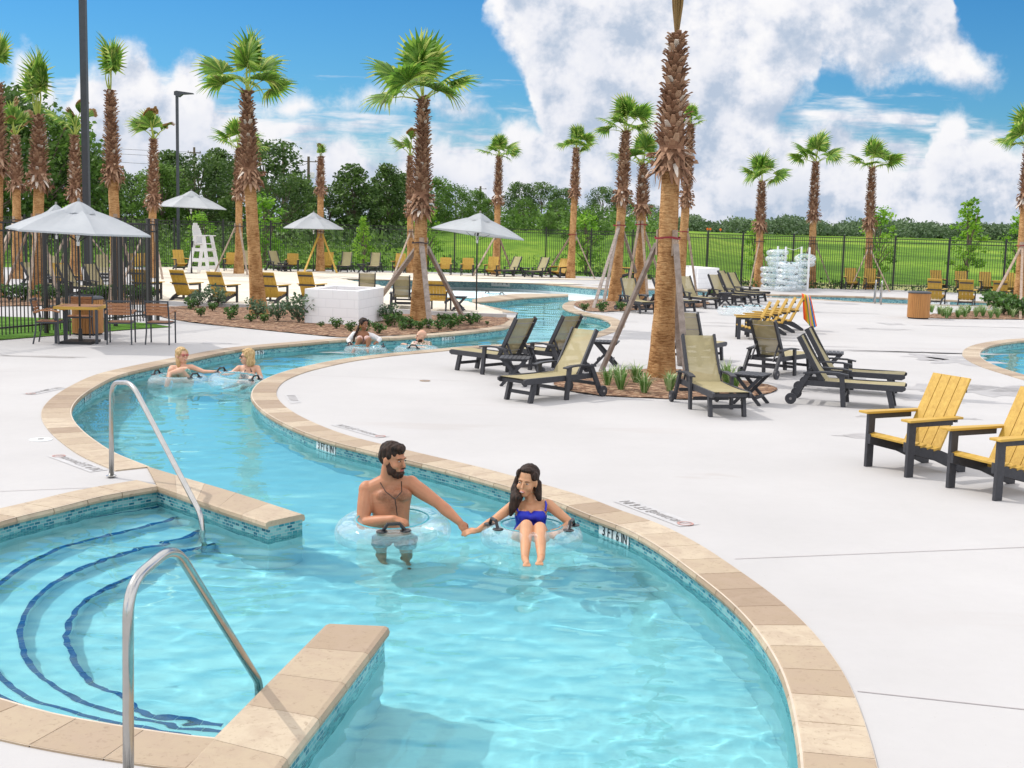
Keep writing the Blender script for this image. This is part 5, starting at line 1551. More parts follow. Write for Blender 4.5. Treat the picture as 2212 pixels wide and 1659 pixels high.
# ------------------------------------------------------------------ umbrellas
def umbrella(base, hr, ht, R, sides, rot, label, pole_to=0.0, tilt=(0, 0), plate=True, droop=.0):
    root = empty('parasol', base, 0, label, 'parasol', 'pool parasols')
    Rm = Matrix.Rotation(tilt[0], 3, 'X') @ Matrix.Rotation(tilt[1], 3, 'Y')
    def T(v): return Rm @ (Vector(v) - Vector((0, 0, hr))) + Vector((0, 0, hr))
    def rim(k, f=1.0): a = rot + 2 * PI * k / sides; return Vector((math.cos(a) * R * f, math.sin(a) * R * f, 0))
    H = ht - hr; mb = MB(); vs = []; n = sides * 6; K = 7
    def rimp(t):
        k = int(t); f = t - k; a, b = rim(k), rim(k + 1); p = a.lerp(b, f); return p * (1 - .045 * math.sin(PI * f)), math.sin(PI * f)
    f0 = .24
    for i in range(K):
        q = f0 + (1 - f0) * i / (K - 1)
        for j in range(n):
            p, s_ = rimp(j / 6); z = H * (1 - q) + .05 * math.sin(PI * q) * (1 - s_) - .03 * s_ * math.sin(PI * q)
            vs.append(T((p.x * q, p.y * q, hr + z - (.0 if i < K - 1 else 0))))
    mb.add(vs, [(i * n + j, (i) * n + (j + 1) % n, (i + 1) * n + (j + 1) % n, (i + 1) * n + j) for i in range(K - 1) for j in range(n)])
    # short valance
    last = (K - 1) * n
    mb.add(vs[last:last + n] + [v + Vector((0, 0, -.035)) for v in vs[last:last + n]], [(j, (j + 1) % n, n + (j + 1) % n, n + j) for j in range(n)])
    cn = mb.build('canopy', M['canvas'], root, smooth=False)
    mb = MB(); vs = []
    for i in range(5):
        q = .30 * i / 4
        for j in range(n):
            p, s_ = rimp(j / 6); z = H * (1 - q) + .10 * (1 - (i / 4) ** 2) * .9 + .015 * math.sin(j * 2.1) * (i / 4)
            vs.append(T((p.x * q, p.y * q, hr + z)))
    mb.add(vs, [(i * n + j, (i) * n + (j + 1) % n, (i + 1) * n + (j + 1) % n, (i + 1) * n + j) for i in range(4) for j in range(n)])
    mb.build('vent', M['canvas'], root, smooth=True)
    hub = T((0, 0, hr - .22)); topp = T((0, 0, ht + .02))
    for k in range(sides):
        s_ = MB(); s_.bar(topp - Vector((0, 0, .03)), T((rim(k).x * .985, rim(k).y * .985, hr - .015)), .022, .014); s_.bar(hub, T((rim(k).x * .52, rim(k).y * .52, hr + H * .46)), .016, .012); s_.build('rib', M['black_metal'], root)
    p = MB(); p.tube([(0, 0, pole_to), hub * .6 + Vector((0, 0, 0)) * .4, hub, topp], .022, 10); p.build('pole', M['black_metal'], root)
    p = MB(); p.lathe([(.03, -.07), (.036, 0), (.036, .10), (.05, .12), (.03, .14)], hub, 12); p.build('hub', M['white_tile'], root)
    p = MB(); p.ell(topp + Vector((0, 0, .09)), (.03, .03, .04)); p.build('finial', M['grey_paint'], root)
    if plate: p = MB(); p.box((0, 0, .03), (.62, .62, .05)); p.lathe([(.045, .05), (.035, .3)], n=12); p.build('base', M['black_metal'], root)
    return root
umbrella(G(174, 741), 2.26, 2.78, 1.45, 6, 0.03, 'grey parasol through the middle of the dining table', tilt=(0, .035))
umbrella(G(414, 592), 3.05, 3.72, 1.58, 6, .25, 'high white parasol over the lifeguard chair', tilt=(0, .03))
umbrella(G(677, 588), 2.2, 2.92, 1.52, 6, .0, 'white parasol before the far fence row, beside the slender palm')
umbrella(G(1029, 672), 2.33, 2.86, 1.40, 4, rad(-84), 'grey square parasol standing in the sand tip by the river', plate=False, tilt=(-.05, .10))
umbrella(G(126, 665), 2.2, 2.78, .95, 6, .2, 'parasol behind the fence mostly hidden by the grey one', tilt=(0, 0))
# ------------------------------------------------------------------ chaise longue: feet towards +x, origin on the ground between wheel and foot
def lounger_maker():
    root = empty('sun_lounger', (0, 0, 0), 0, '', 'sun lounger')
    hw = .27; zs = .34
    for s in (-1, 1):
        y = s * hw
        m = MB(); m.prof_xz([(-.40, zs - .05), (1.08, zs - .06), (1.13, zs - .03), (1.13, zs + .01), (1.08, zs + .03), (-.40, zs + .03)], y - .018, y + .018); m.build('side_rail', M['char'], root, bevel=.004)
        m = MB(); m.bar((.88, y * .92, zs - .03), (.96, y * .92, 0), .05, .075, (1, 0, 0)); m.build('leg', M['char'], root)
        yo = s * (hw + .045)
        m = MB(); m.bar((.20, yo, .50), (.25, yo, 0), .04, .075, (1, 0, 0)); m.build('leg', M['char'], root)
        m = MB(); m.bar((-.28, yo, .50), (-.52, yo, .06), .04, .075, (1, 0, 0)); m.build('leg', M['char'], root)
        m = MB(); m.prof_xz([(-.36, .495), (-.1, .525), (.15, .52), (.30, .495), (.30, .475), (.15, .495), (-.1, .50), (-.36, .47)], yo - .045, yo + .045); m.build('armrest', M['char'], root)
        m = MB(); m.v = []; w = MB()
        n = 20
        vs = [(-.53 + .085 * math.cos(2 * PI * j / n), yo + s * e, .085 + .085 * math.sin(2 * PI * j / n)) for e in (.025, .065) for j in range(n)]
        w.add(vs, [(j, (j + 1) % n, n + (j + 1) % n, n + j) for j in range(n)] + [tuple(range(n)), tuple(range(2 * n - 1, n - 1, -1))]); wo_ = w.build('wheel', M['char'], root)
        w = MB(); vs = [(-.53 + .02 * math.cos(2 * PI * j / 10), yo + s * e, .085 + .02 * math.sin(2 * PI * j / 10)) for e in (.064, .072) for j in range(10)]
        w.add(vs, [(j, (j + 1) % 10, 10 + (j + 1) % 10, 10 + j) for j in range(10)] + [tuple(range(10)), tuple(range(19, 9, -1))]); w.build('hub_cap', M['grey_paint'], wo_)
        # back stile
        bx0, bx1, bz0, bz1 = -.06, -.47, zs, 1.03
        m = MB(); m.bar((bx0, s * .245, bz0 - .03), (bx1, s * .245, bz1), .036, .075, (1, 0, 0)); m.build('back_stile', M['char'], root, bevel=.004)
        m = MB(); m.bar((-.22, s * .22, .62), (-.42, s * .22, .30), .02, .03, (1, 0, 0)); m.build('back_prop', M['char'], root)
    for x, z in ((.92, .14), (.24, .16), (-.44, .20), (-.37, .32), (1.06, zs - .02)):
        m = MB(); m.box((x, 0, z), (.03, .54, .05)); m.build('stretcher', M['char'], root)
    m = MB()
    K = 8; vs = []
    for k in range(K + 1):
        x = -.05 + 1.16 * k / K; sag = -.018 * math.sin(PI * k / K)
        for y in (-.25, 0, .25): vs.append((x, y, zs + .032 + sag * (1.4 if y == 0 else 1)))
    m.add(vs, [(3 * k + q, 3 * k + 3 + q, 3 * k + 4 + q, 3 * k + 1 + q) for k in range(K) for q in (0, 1)])
    vs2 = [(v[0], v[1], v[2] - .006) for v in vs]; m.add(vs2, [(3 * k + q, 3 * k + 1 + q, 3 * k + 4 + q, 3 * k + 3 + q) for k in range(K) for q in (0, 1)])
    m.build('seat_sling', M['sling'], root, smooth=True)
    m = MB(); vs = []
    for k in range(K + 1):
        t = k / K; x = -.045 + (-.47 + .045) * t; z = zs + .03 + (1.02 - zs - .03) * t
        for y in (-.235, 0, .235): vs.append((x + .012 - .02 * math.sin(PI * t) * (1.3 if y == 0 else 1), y, z))
    m.add(vs, [(3 * k + q, 3 * k + 1 + q, 3 * k + 4 + q, 3 * k + 3 + q) for k in range(K) for q in (0, 1)]); m.build('back_sling', M['sling'], root, smooth=True)
    for t in (.12, .5, .88):
        x = -.045 - .425 * t; z = zs + .03 + .65 * t
        m = MB(); m.tube([(x - .03, -.24, z), (x - .045, 0, z - .008), (x - .03, .24, z)], .006, 6); m.build('back_rod', M['grey_paint'], root)
    return root
LG = Proto(lounger_maker)
def lounger(H, Ft, label, group='tan sling loungers with charcoal frames', s=1.0):
    h, f = G(*H), G(*Ft); d = f - h; rz = math.atan2(d.y, d.x); c = (h + f) / 2
    loc = c - Vector((math.cos(rz), math.sin(rz), 0)) * .215 * s
    LG(loc, rz, label, group, s)
lounger((1137, 816), (1010, 798), 'tan lounger seen from behind, nearest the river left of the folding table')
lounger((1237, 806), (1112, 789), 'tan lounger seen from behind, second in the left group')
lounger((1268, 850), (1116, 867.6), 'tan lounger nearest the camera left of the tallest palm, wheel at the bed edge')
lounger((1496, 866), (1574.5, 902), 'tan lounger facing the camera just right of the tallest palm')
lounger((1637, 815.5), (1722, 802), 'tan lounger seen square from behind, in front of the tilted amber chairs')
lounger((1714, 866), (1929, 881), 'tan lounger pointing right, nearer one of the parallel pair')
lounger((1737, 840), (1925, 853), 'tan lounger pointing right, farther one of the parallel pair')
lounger((1472, 790), (1535, 776), 'tan lounger back showing between palm trunk and grey stake')
ROW = [((1339, 668), (1412, 680), 'first tan lounger of the far right row, in front of the island palms'), ((1412, 667), (1492, 674), 'tan lounger partly hidden by the tallest trunk, second of the far right row'), ((1466, 660), (1543, 668), 'tan lounger right of the tallest trunk, third of the far right row'), ((1524, 653), (1612, 661), 'tan lounger fourth of the far right row, beside the folding table'), ((1552, 650), (1636, 656), 'tan lounger fifth of the far right row'), ((1570, 646), (1650, 651.5), 'tan lounger sixth of the far right row'), ((1548, 640), (1628, 645), 'rearmost tan lounger of the far right row, before the white planter')]
for a, b, lb in ROW: lounger(a, b, lb)
# far fence row and others behind
def at(x, y, ang): return G(x, y), ang
def fl(x, y, deg, label, s=1.0):  # lounger by centre and heading
    LG(G(x, y), rad(deg), label, 'tan loungers along the far fence', s)
fl(529, 586, -78, 'tan lounger right of the leaning palm crown shadow, beside the low amber chair')
fl(598, 586.5, -50, 'tan lounger turned to the right behind the nearest leaning palm')
fl(747, 588, -92, 'tan lounger squarely facing, left of the small black table')
fl(809, 589, -92, 'tan lounger squarely facing, right of the small black table')
fl(1106, 598, -128, 'tan lounger turned left, left one of the pair right of the square parasol')
fl(1166, 600, -128, 'tan lounger turned left, right one of the pair right of the square parasol')
fl(868, 668, 92, 'tan lounger seen from behind on the sand, left of the bushy palm trunk')
fl(792, 660, 98, 'tan lounger top showing above the white block planter')
fl(84, 636, -20, 'dark framed lounger behind the fence left of the thick palm'); fl(160, 642, -25, 'dark framed lounger behind the fence under the grey parasol'); fl(215, 640, -30, 'dark framed lounger behind the fence near the bin'); fl(118, 612, -60, 'far lounger behind the fence near its left end'); fl(222, 606, -70, 'far lounger behind the fence right of the thick lamp pole')

# ------------------------------------------------------------------ adirondack style chair, faces +x
def plank_y(m, x0, x1, y0, y1, z0, z1): m.box(((x0 + x1) / 2, (y0 + y1) / 2, (z0 + z1) / 2), (abs(x1 - x0), abs(y1 - y0), abs(z1 - z0)))
def adirondack_maker():
    root = empty('adirondack_chair', (0, 0, 0), 0, '', 'armchair')
    for s in (-1, 1):
        y = s * .30
        m = MB(); m.box((.30, y, .285), (.09, .04, .57)); m.build('front_leg', M['char'], root, bevel=.004)
        yy = s * .262
        m = MB(); m.prof_xz([(.345, .36), (.345, .255), (-.05, .155), (-.42, .0), (-.50, .0), (-.50, .055), (-.30, .19), (-.15, .245), (.10, .29)][::-1], yy - .018, yy + .018); m.build('side_rail', M['char'], root, bevel=.003)
        m = MB(); m.bar((.30, y, .545), (-.24, y, .545), .035, .055); m.build('arm_rail', M['char'], root)
        m = MB(); m.add([(.40, y - s * .055, .60), (.40, y + s * .085, .60), (-.36, y + s * .04, .60), (-.36, y - s * .05, .60), (.40, y - s * .055, .575), (.40, y + s * .085, .575), (-.36, y + s * .04, .575), (-.36, y - s * .05, .575)], [(0, 1, 2, 3), (7, 6, 5, 4), (0, 4, 5, 1), (1, 5, 6, 2), (2, 6, 7, 3), (3, 7, 4, 0)]); m.build('armrest', M['amber'], root, bevel=.005)
    m = MB()
    for k in range(5):
        t = (k + .5) / 5; x = .34 - .46 * t; z = .365 - .11 * t
        m.bar((x, -.285, z), (x, .285, z), .083, .02, (.24, 0, 1))
    m.build('seat', M['amber'], root)
    m = MB()
    for k in range(4):
        y = -.20 + .1333 * k
        a = Vector((-.115, y, .20)); b = Vector((-.50, y, .985)); w = .062
        d = (b - a).normalized(); nrm = Vector((d.z, 0, -d.x)) * .011
        vs = [a + Vector((0, -w, 0)) + nrm, a + Vector((0, w, 0)) + nrm, b + Vector((0, w, 0)) + nrm, b + Vector((0, -w, 0)) + nrm]
        vs += [v - nrm * 2 for v in vs]
        m.add(vs, [(0, 1, 2, 3), (7, 6, 5, 4), (0, 4, 5, 1), (1, 5, 6, 2), (2, 6, 7, 3), (3, 7, 4, 0)])
    m.build('backrest', M['amber'], root)
    for z, x in ((.56, -.325), (.86, -.472)):
        m = MB(); m.box((x, 0, z), (.035, .56 if z < .7 else .47, .05)); m.build('back_batten', M['char'], root)
    m = MB(); m.box((-.30, 0, .12), (.03, .5, .06)); m.build('stretcher', M['char'], root)
    return root
AD = Proto(adirondack_maker)
def adi(x, y, deg, label, group='amber slatted armchairs', s=1.0): return AD(G(x, y), rad(deg), label, group, s)
def adi2(Ff, R, label, s=1.0):
    f, r_ = G(*Ff), G(*R); d = f - r_; rz = math.atan2(d.y, d.x)
    AD((f + r_) / 2 + Vector((math.cos(rz), math.sin(rz), 0)) * .05, rz, label, 'amber slatted armchairs', s)
adi2((1917, 1019), (2027, 1010), 'large amber armchair nearest the camera, wholly in view at the right', 1.06)
adi2((2103, 1067), (2216, 1057), 'large amber armchair cut off by the right picture edge', 1.06)
for k in range(5):
    adi2((1589 + 19 * k, 730.5 - 5.0 * k), (1657 + 19 * k, 732.8 - 5.0 * k), ['nearest of the five amber chairs standing side by side behind the lounger', 'second nearest of the five amber chairs in the side by side row', 'middle one of the five amber chairs in the side by side row', 'second farthest of the five amber chairs in the side by side row', 'farthest of the five amber chairs, with the striped towel on its back'][k], .93)
for x, y, dg, lb in ((318, 650, 72, 'amber chair back seen through the black fence corner'), (402, 651, 70, 'amber chair back just right of the black fence corner'), (482, 656, 70, 'amber chair back left of the stout leaning palm'), (592, 656, 72, 'amber chair half hidden by the stout leaning palm'), (672, 653, 75, 'amber chair back behind the left end of the block planter')):
    adi(x, y, dg, lb)
for x, y, dg, lb in ((390, 584, -60, 'amber chair facing right beside the lifeguard chair'), (707, 587, -88, 'yellow chair under the slender cropped palm'), (862, 589, -95, 'yellow chair left of the thin palm in the far row'), (1062, 597, -100, 'yellow chair right of the square parasol pole'), (1207, 601, -128, 'yellow chair turned left at the foot of the small fence palm'), (1352, 603, -30, 'yellow chair between the island palms, by the fence'),
                     (1838, 625, -97, 'left one of the two far yellow chairs before the palm'), (1881, 626, -95, 'right one of the two far yellow chairs before the palm'), (2025, 630, -92, 'far yellow chair first right of the bin'), (2078, 632, -95, 'far yellow chair second right of the bin'), (2130, 634, -97, 'far yellow chair third right of the bin'), (2181, 636, -98, 'far yellow chair fourth right of the bin')):
    adi(x, y, dg, lb)
for x, y, dg, lb in ((2020, 657, 62, 'amber chair back touching the right bin'), (2086, 659, 66, 'amber chair back in the middle of the right planting bed'), (2158, 661, 68, 'amber chair back behind the long right stake')):
    adi(x, y, dg, lb)
adi(143, 634, -40, 'amber chair behind the fence under the grey parasol')

# ------------------------------------------------------------------ low armchair with plain plank back
def club_maker():
    root = empty('garden_armchair', (0, 0, 0), 0, '', 'armchair')
    for s in (-1, 1):
        for x, x2, h in ((.28, .30, .60), (-.26, -.36, .60)):
            m = MB(); m.bar((x, s * .29, h), (x2, s * .29, 0), .04, .055, (1, 0, 0)); m.build('leg', M['char'], root)
        m = MB(); m.box((0, s * .30, .615), (.62, .09, .025)); m.build('armrest', M['amber'], root)
        m = MB(); m.bar((.28, s * .255, .36), (-.34, s * .255, .30), .03, .07); m.build('side_rail', M['char'], root)
    m = MB()
    for k in range(5): x = .27 - .125 * k; m.box((x, 0, .40 - .014 * k), (.11, .52, .02))
    m.build('seat', M['amber'], root)
    m = MB()
    for k in range(6):
        y = -.235 + .094 * k; m.bar((-.27, y, .40), (-.43, y, .90 + .015 * math.sin(PI * (k + .5) / 6)), .018, .088, (0, 1, 0))
    m.build('backrest', M['amber'], root)
    for z, x in ((.52, -.325), (.80, -.415)):
        m = MB(); m.box((x, 0, z), (.025, .56, .035)); m.build('back_batten', M['char'], root)
    return root
CL = Proto(club_maker)
for x, y, dg, lb in ((499, 586, -85, 'low amber armchair between lifeguard chair and tan lounger'), (631, 587, -85, 'low amber armchair left of the white parasol pole'), (961, 596, -92, 'low amber armchair left of the square parasol'), (1009, 597, -93, 'low amber armchair under the square parasol'), (948, 673, 80, 'low amber armchair seen from behind, right of the bushy palm trunk'), (312, 590, -80, 'low amber armchair behind the fence corner'), (292, 592, -75, 'low amber armchair left of the palm with splayed stubs')):
    CL(G(x, y), rad(dg), lb, 'low amber armchairs with plank backs', 1.0)

# ------------------------------------------------------------------ folding side table
def table_maker():
    root = empty('side_table', (0, 0, 0), 0, '', 'side table')
    m = MB()
    for k in range(7): m.box((0, -.21 + .07 * k, .455), (.50 - (.05 if k in (0, 6) else 0), .062, .022))
    m.build('table_top', M['char'], root, bevel=.004)
    for s in (-1, 1):
        m = MB(); m.box((s * .17, 0, .43), (.04, .44, .03)); m.build('batten', M['char'], root)
        for q in (-1, 1):
            m = MB(); m.bar((s * .17 + .012 * q, q * .19, .43), (s * .19 + .012 * q, -q * .21, 0), .024, .05, (0, 1, 0)); m.build('leg', M['char'], root)
        m = MB(); m.box((0, s * .14, .12), (.38, .02, .045)); m.build('stretcher', M['char'], root)
    return root
TB = Proto(table_maker)
for x, y, dg, lb in ((1111, 832, 85, 'charcoal folding table between the two left loungers'), (1308, 789, 80, 'charcoal folding table behind the long grey stake'), (1621, 872, 60, 'charcoal folding table right of the lounger facing the camera'), (1790, 815, 75, 'charcoal folding table behind the parallel pair of loungers'),
                     (1385, 667, 85, 'folding table left of the tallest trunk in the far row'), (1583 - 17, 661, 80, 'folding table between the third and fourth far loungers'), (781, 590, 90, 'small black table between two tan loungers at the fence'), (990, 674, 85, 'small charcoal table in the sand tip by the brown stake'), (1135, 598, 90, 'small table between the pair of tan loungers turned left'), (611, 588, 85, 'small table behind the stout leaning palm')):
    TB(G(x, y), rad(dg), lb, 'charcoal folding side tables', 1.0)

# ------------------------------------------------------------------ dining set
def dchair_maker():
    root = empty('dining_chair', (0, 0, 0), 0, '', 'chair')   # faces +x
    for s in (-1, 1):
        m = MB(); m.tube([(.23, s * .25, 0), (.22, s * .25, .42), (.22, s * .25, .66)], .016, 8); m.build('leg', M['dark_metal'], root)
        m = MB(); m.tube([(-.27, s * .24, 0), (-.22, s * .23, .25), (-.21, s * .23, .45), (-.26, s * .23, .70), (-.31, s * .23, .88)], .016, 8); m.build('leg', M['dark_metal'], root)
        m = MB(); m.prof_xz([(-.25, .655), (-.1, .69), (.1, .695), (.25, .665), (.25, .64), (.1, .67), (-.1, .665), (-.25, .63)], s * .25 - .03, s * .25 + .03); m.build('armrest', M['teak'], root)
    m = MB(); m.box((0, .23, .435), (.46, .025, .03)); m.box((0, -.23, .435), (.46, .025, .03)); m.box((.22, 0, .435), (.025, .46, .03)); m.box((-.21, 0, .435), (.025, .46, .03)); m.build('seat_frame', M['dark_metal'], root)
    m = MB()
    for k in range(6): m.box((-.17 + .07 * k, 0, .455), (.058, .44, .016))
    m.build('seat', M['teak'], root)
    m = MB()
    for k in range(4):
        t = (k + .5) / 4; m.bar((-.245 - .055 * t, -.215, .60 + .25 * t), (-.245 - .055 * t, .215, .60 + .25 * t), .016, .056, (.2, 0, 1))
    m.build('backrest', M['teak'], root)
    m = MB(); m.bar((-.31, -.245, .885), (-.31, .245, .885), .03, .03); m.build('top_rail', M['dark_metal'], root)
    return root
DC = Proto(dchair_maker)
for x, y, dg, lb in ((108, 741, 8, 'dining chair at the left side of the umbrella table'), (172, 728, -80, 'dining chair behind the umbrella table by the fence'), (262, 742, 100, 'dining chair with its back to the camera right of the umbrella table'), (347, 742.5, 92, 'dining chair standing apart at the right end of the dining group')):
    DC(G(x, y), rad(dg), lb, 'slatted dining chairs by the fence', 1.0)
root = empty('dining_table', G(176, 738.5), rad(6), 'square slatted dining table pierced by the grey parasol pole', 'table')
m = MB()
for k in range(9): m.box((0, -.36 + .09 * k, .735), (.80, .082, .03))
m.build('table_top', M['teak'], root)
m = MB(); m.box((0, .41, .72), (.86, .03, .06)); m.box((0, -.41, .72), (.86, .03, .06)); m.box((.43, 0, .72), (.03, .82, .06)); m.box((-.43, 0, .72), (.03, .82, .06)); m.build('apron', M['amber'], root)
for sx in (-1, 1):
    for sy in (-1, 1): m = MB(); m.box((sx * .40, sy * .40, .35), (.05, .05, .70)); m.build('leg', M['dark_metal'], root)

# ------------------------------------------------------------------ lifeguard chair
b = G(440, 590); root = empty('lifeguard_chair', b, rad(-20), 'tall white lifeguard chair beside the high white parasol pole', 'lifeguard chair')
for s in (-1, 1):
    for q in (-1, 1): m = MB(); m.bar((q * .55, s * .42, 0), (q * .22, s * .32, 1.75 if q < 0 else 1.75), .05, .17, (1, 0, 0)); m.build('leg', M['white'], root)
    m = MB(); m.box((0, s * .36, 1.10), (.80, .03, .15)); m.box((0, s * .40, .62), (1.0, .03, .17)); m.box((0, s * .43, .24), (1.15, .03, .15)); m.build('side_board', M['white'], root)
    m = MB(); m.box((.05, s * .36, 1.76), (.72, .12, .04)); m.build('armrest', M['white'], root)
for z, x in ((.35, .47), (.75, .40), (1.12, .34)):
    m = MB(); m.box((x + .02, 0, z), (.12, .86, .04)); m.build('step', M['white'], root)
m = MB(); m.box((0, 0, 1.38), (.6, .66, .04)); m.build('seat', M['white'], root)
m = MB(); 
for q_ in range(9):
    zz = 1.36 + q_ * .115; hw_ = .34 * math.sqrt(max(.05, 1 - max(0, (q_ - 3) / 5.6) ** 2)); m.box((-.24 - .026 * q_, 0, zz), (.045, 2 * hw_, .12))
m = m; m.build('backrest', M['white'], root)
m = MB(); m.tube([(-.3, -.44, 1.5), (-.3, -.50, 1.2)], .05, 8); m.build('rescue_buoy', M['black_plastic'], root)

# ------------------------------------------------------------------ towel
f5, r5 = G(1589 + 76, 730.5 - 20), G(1657 + 76, 732.8 - 20); c5 = (f5 + r5) / 2
d5 = (f5 - r5).normalized(); s5 = Vector((-d5.y, d5.x, 0))
top5 = c5 - d5 * .42 + Vector((0, 0, .935))
def towelm():
    n = N('striped_towel'); sx = n.n('ShaderNodeSeparateXYZ'); n.l(n.coord('UV'), sx.inputs[0])
    c = n.ramp(sx.outputs[0], [(0, (.75, .06, .02)), (.14, (.85, .22, .02)), (.26, (.80, .50, .03)), (.40, (.10, .25, .06)), (.52, (.72, .25, .28)), (.66, (.75, .60, .05)), (.78, (.03, .22, .60)), (.90, (.85, .15, .02))], 'CONSTANT')
    n.col(c); n.set(Roughness=.95); return n.m
M['towel'] = towelm()
mb = MB(); mb.uv = []; K, J = 16, 22
for k in range(K + 1):
    for j in range(J + 1):
        u, v = k / K, j / J
        w = u * (.20 + .16 * v)
        nn5 = -s5 if s5.y > 0 else s5
        if v < .15: p = -d5 * (w - .08) + nn5 * (.02 + .12 * v / .15) + Vector((0, 0, .03 + .02 * math.sin(v * 20) - .25 * w))
        else: p = -d5 * (w - .08 + .10 * (v - .15)) + nn5 * (.14 + .02 * math.sin(v * 5)) + Vector((0, 0, .03 - .25 * w - (v - .15) * 1.0 * (1 - .35 * abs(u - .65))))
        p = p + nn5 * (.035 * math.sin(u * 13 + v * 3) * min(1, v * 2))
        mb.v.append(tuple(p)); mb.uv.append((u, v))
for k in range(K):
    for j in range(J):
        a = k * (J + 1) + j; mb.f.append((a, a + 1, a + J + 2, a + J + 1)); mb.mi.append(0); mb.col.append(None)
o = mb.build('beach_towel', M['towel'], smooth=True); o.location = top5; tag(o, 'striped orange and blue towel hanging over the amber chair back', 'towel')
o.modifiers.new('s', 'SOLIDIFY').thickness = .008

# ------------------------------------------------------------------ swim tubes
def tube_mesh_parts(root, R=.345, r=.135, handles=True, hang=(0.2, 3.3), collar=True, mat='vinyl'):
    nu, nv = 44, 18
    m = MB(); vs = []
    for i in range(nu):
        a = 2 * PI * i / nu
        for j in range(nv):
            b_ = 2 * PI * j / nv; q = r * (1 + .012 * math.sin(a * 22))
            vs.append(((R + q * math.cos(b_)) * math.cos(a), (R + q * math.cos(b_)) * math.sin(a), q * .92 * math.sin(b_)))
    m.add(vs, [(i * nv + j, ((i + 1) % nu) * nv + j, ((i + 1) % nu) * nv + (j + 1) % nv, i * nv + (j + 1) % nv) for i in range(nu) for j in range(nv)])
    m.build('ring', M[mat], root, smooth=True)
    if collar:
        m = MB()
        for rr, z in ((R - r * .45, r * .82),):
            pts = [((rr) * math.cos(2 * PI * k / 40), rr * math.sin(2 * PI * k / 40), z) for k in range(41)]
            m.tube(pts, .007 if z > .05 else .006, 5, cap=False)
        m.build('seam', M['teal_vinyl'], root)
    if handles:
        for a in hang:
            m = MB(); o = Vector((math.cos(a), math.sin(a), 0)); t_ = Vector((-o.y, o.x, 0)); c = o * (R + r * .25) + Vector((0, 0, r * .9))
            m.tube([c - t_ * .10, c - t_ * .07 + Vector((0, 0, .03)), c - t_ * .05 + Vector((0, 0, .06)), c + t_ * .05 + Vector((0, 0, .06)), c + t_ * .07 + Vector((0, 0, .03)), c + t_ * .10], .015, 8)
            m.box(c, (.05, .05, .012)) if False else None
            for sg in (-1, 1): m.ell(c + t_ * .10 * sg - Vector((0, 0, .002)), (.05, .05, .012))
            m.build('handle', M['black_plastic'], root)
def tube_maker(): root = empty('swim_tube', (0, 0, 0), 0, '', 'swim tube'); tube_mesh_parts(root); return root
SW = Proto(tube_maker)
def stack_maker(): root = empty('swim_tube', (0, 0, 0), 0, '', 'swim tube'); tube_mesh_parts(root, mat='vinyl_stack'); return root
SW2 = Proto(stack_maker)
def swim(loc, label, group=None, tilt=(0, 0), rz=0.0, s=1.0):
    o = (SW2 if 'rack' in label else SW)(loc, 0, label, group or 'clear swim tubes', s); o.rotation_euler = (tilt[0], tilt[1], rz); return o
# rack
rb = G(1700, 626); rx = Vector((1, .02, 0)).normalized()
root = empty('tube_rack', rb, 0, 'rack of four white posts holding the stacked clear tubes', 'rack')
pxs = [(1676, 624), (1693, 627), (1727, 624.5), (1744, 628)]
for x, y in pxs:
    p = G(x, y) - rb; m = MB(); m.tube([p, p + Vector((0, 0, 1.95))], .045, 10); m.build('post', M['white'], root)
m = MB(); q = [G(*p) - rb for p in pxs]; m.tube([q[1] + Vector((0, 0, 1.9)), (q[1] + q[2]) / 2 + Vector((0, 0, 1.8)), q[2] + Vector((0, 0, 1.93))], .01, 5); m.build('rope', M['white'], root)
px1 = 1.0 / ((624 - 499.5) / 2.6)
rr = random.Random(2)
st = 0
for cx_, n, base in ((1637, 7, 0), (1663, 5, 0), (1688, 6, 0)):
    for k in range(n):
        b_ = G({1637: 1664 if k < 4 else 1676, 1663: 1692, 1688: 1722 if k < 4 else 1733}[cx_], 628 if cx_ == 1663 else 626)
        loc = b_ + Vector((rr.uniform(-.06, .06), 0 if cx_ != 1663 else -.55, .14 + k * .255))
        swim(loc, {1637: 'clear swim tube in the tall left stack on the rack', 1663: 'clear swim tube in the short middle stack of the rack', 1688: 'clear swim tube in the leaning right stack on the rack'}[cx_], {1637: 'clear tubes of the left rack stack', 1663: 'clear tubes of the middle rack stack', 1688: 'clear tubes of the right rack stack'}[cx_], (rr.uniform(-.12, .12), rr.uniform(-.1, .1) + (.22 if cx_ == 1688 and k > 4 else 0)), rr.uniform(0, 6), 1.03)
swim(G(1583, 671, .14), 'clear tube lying on the deck left of the amber chair row', None, rz=.5, s=1.02)
swim(G(1628, 668, .12), 'clear tube lying on the deck behind the amber chair arms', None, rz=1.5)
swim(G(1068, 641, -.05), 'clear tube floating in the shallow pool beside the tiled tongue', None, rz=2.2)

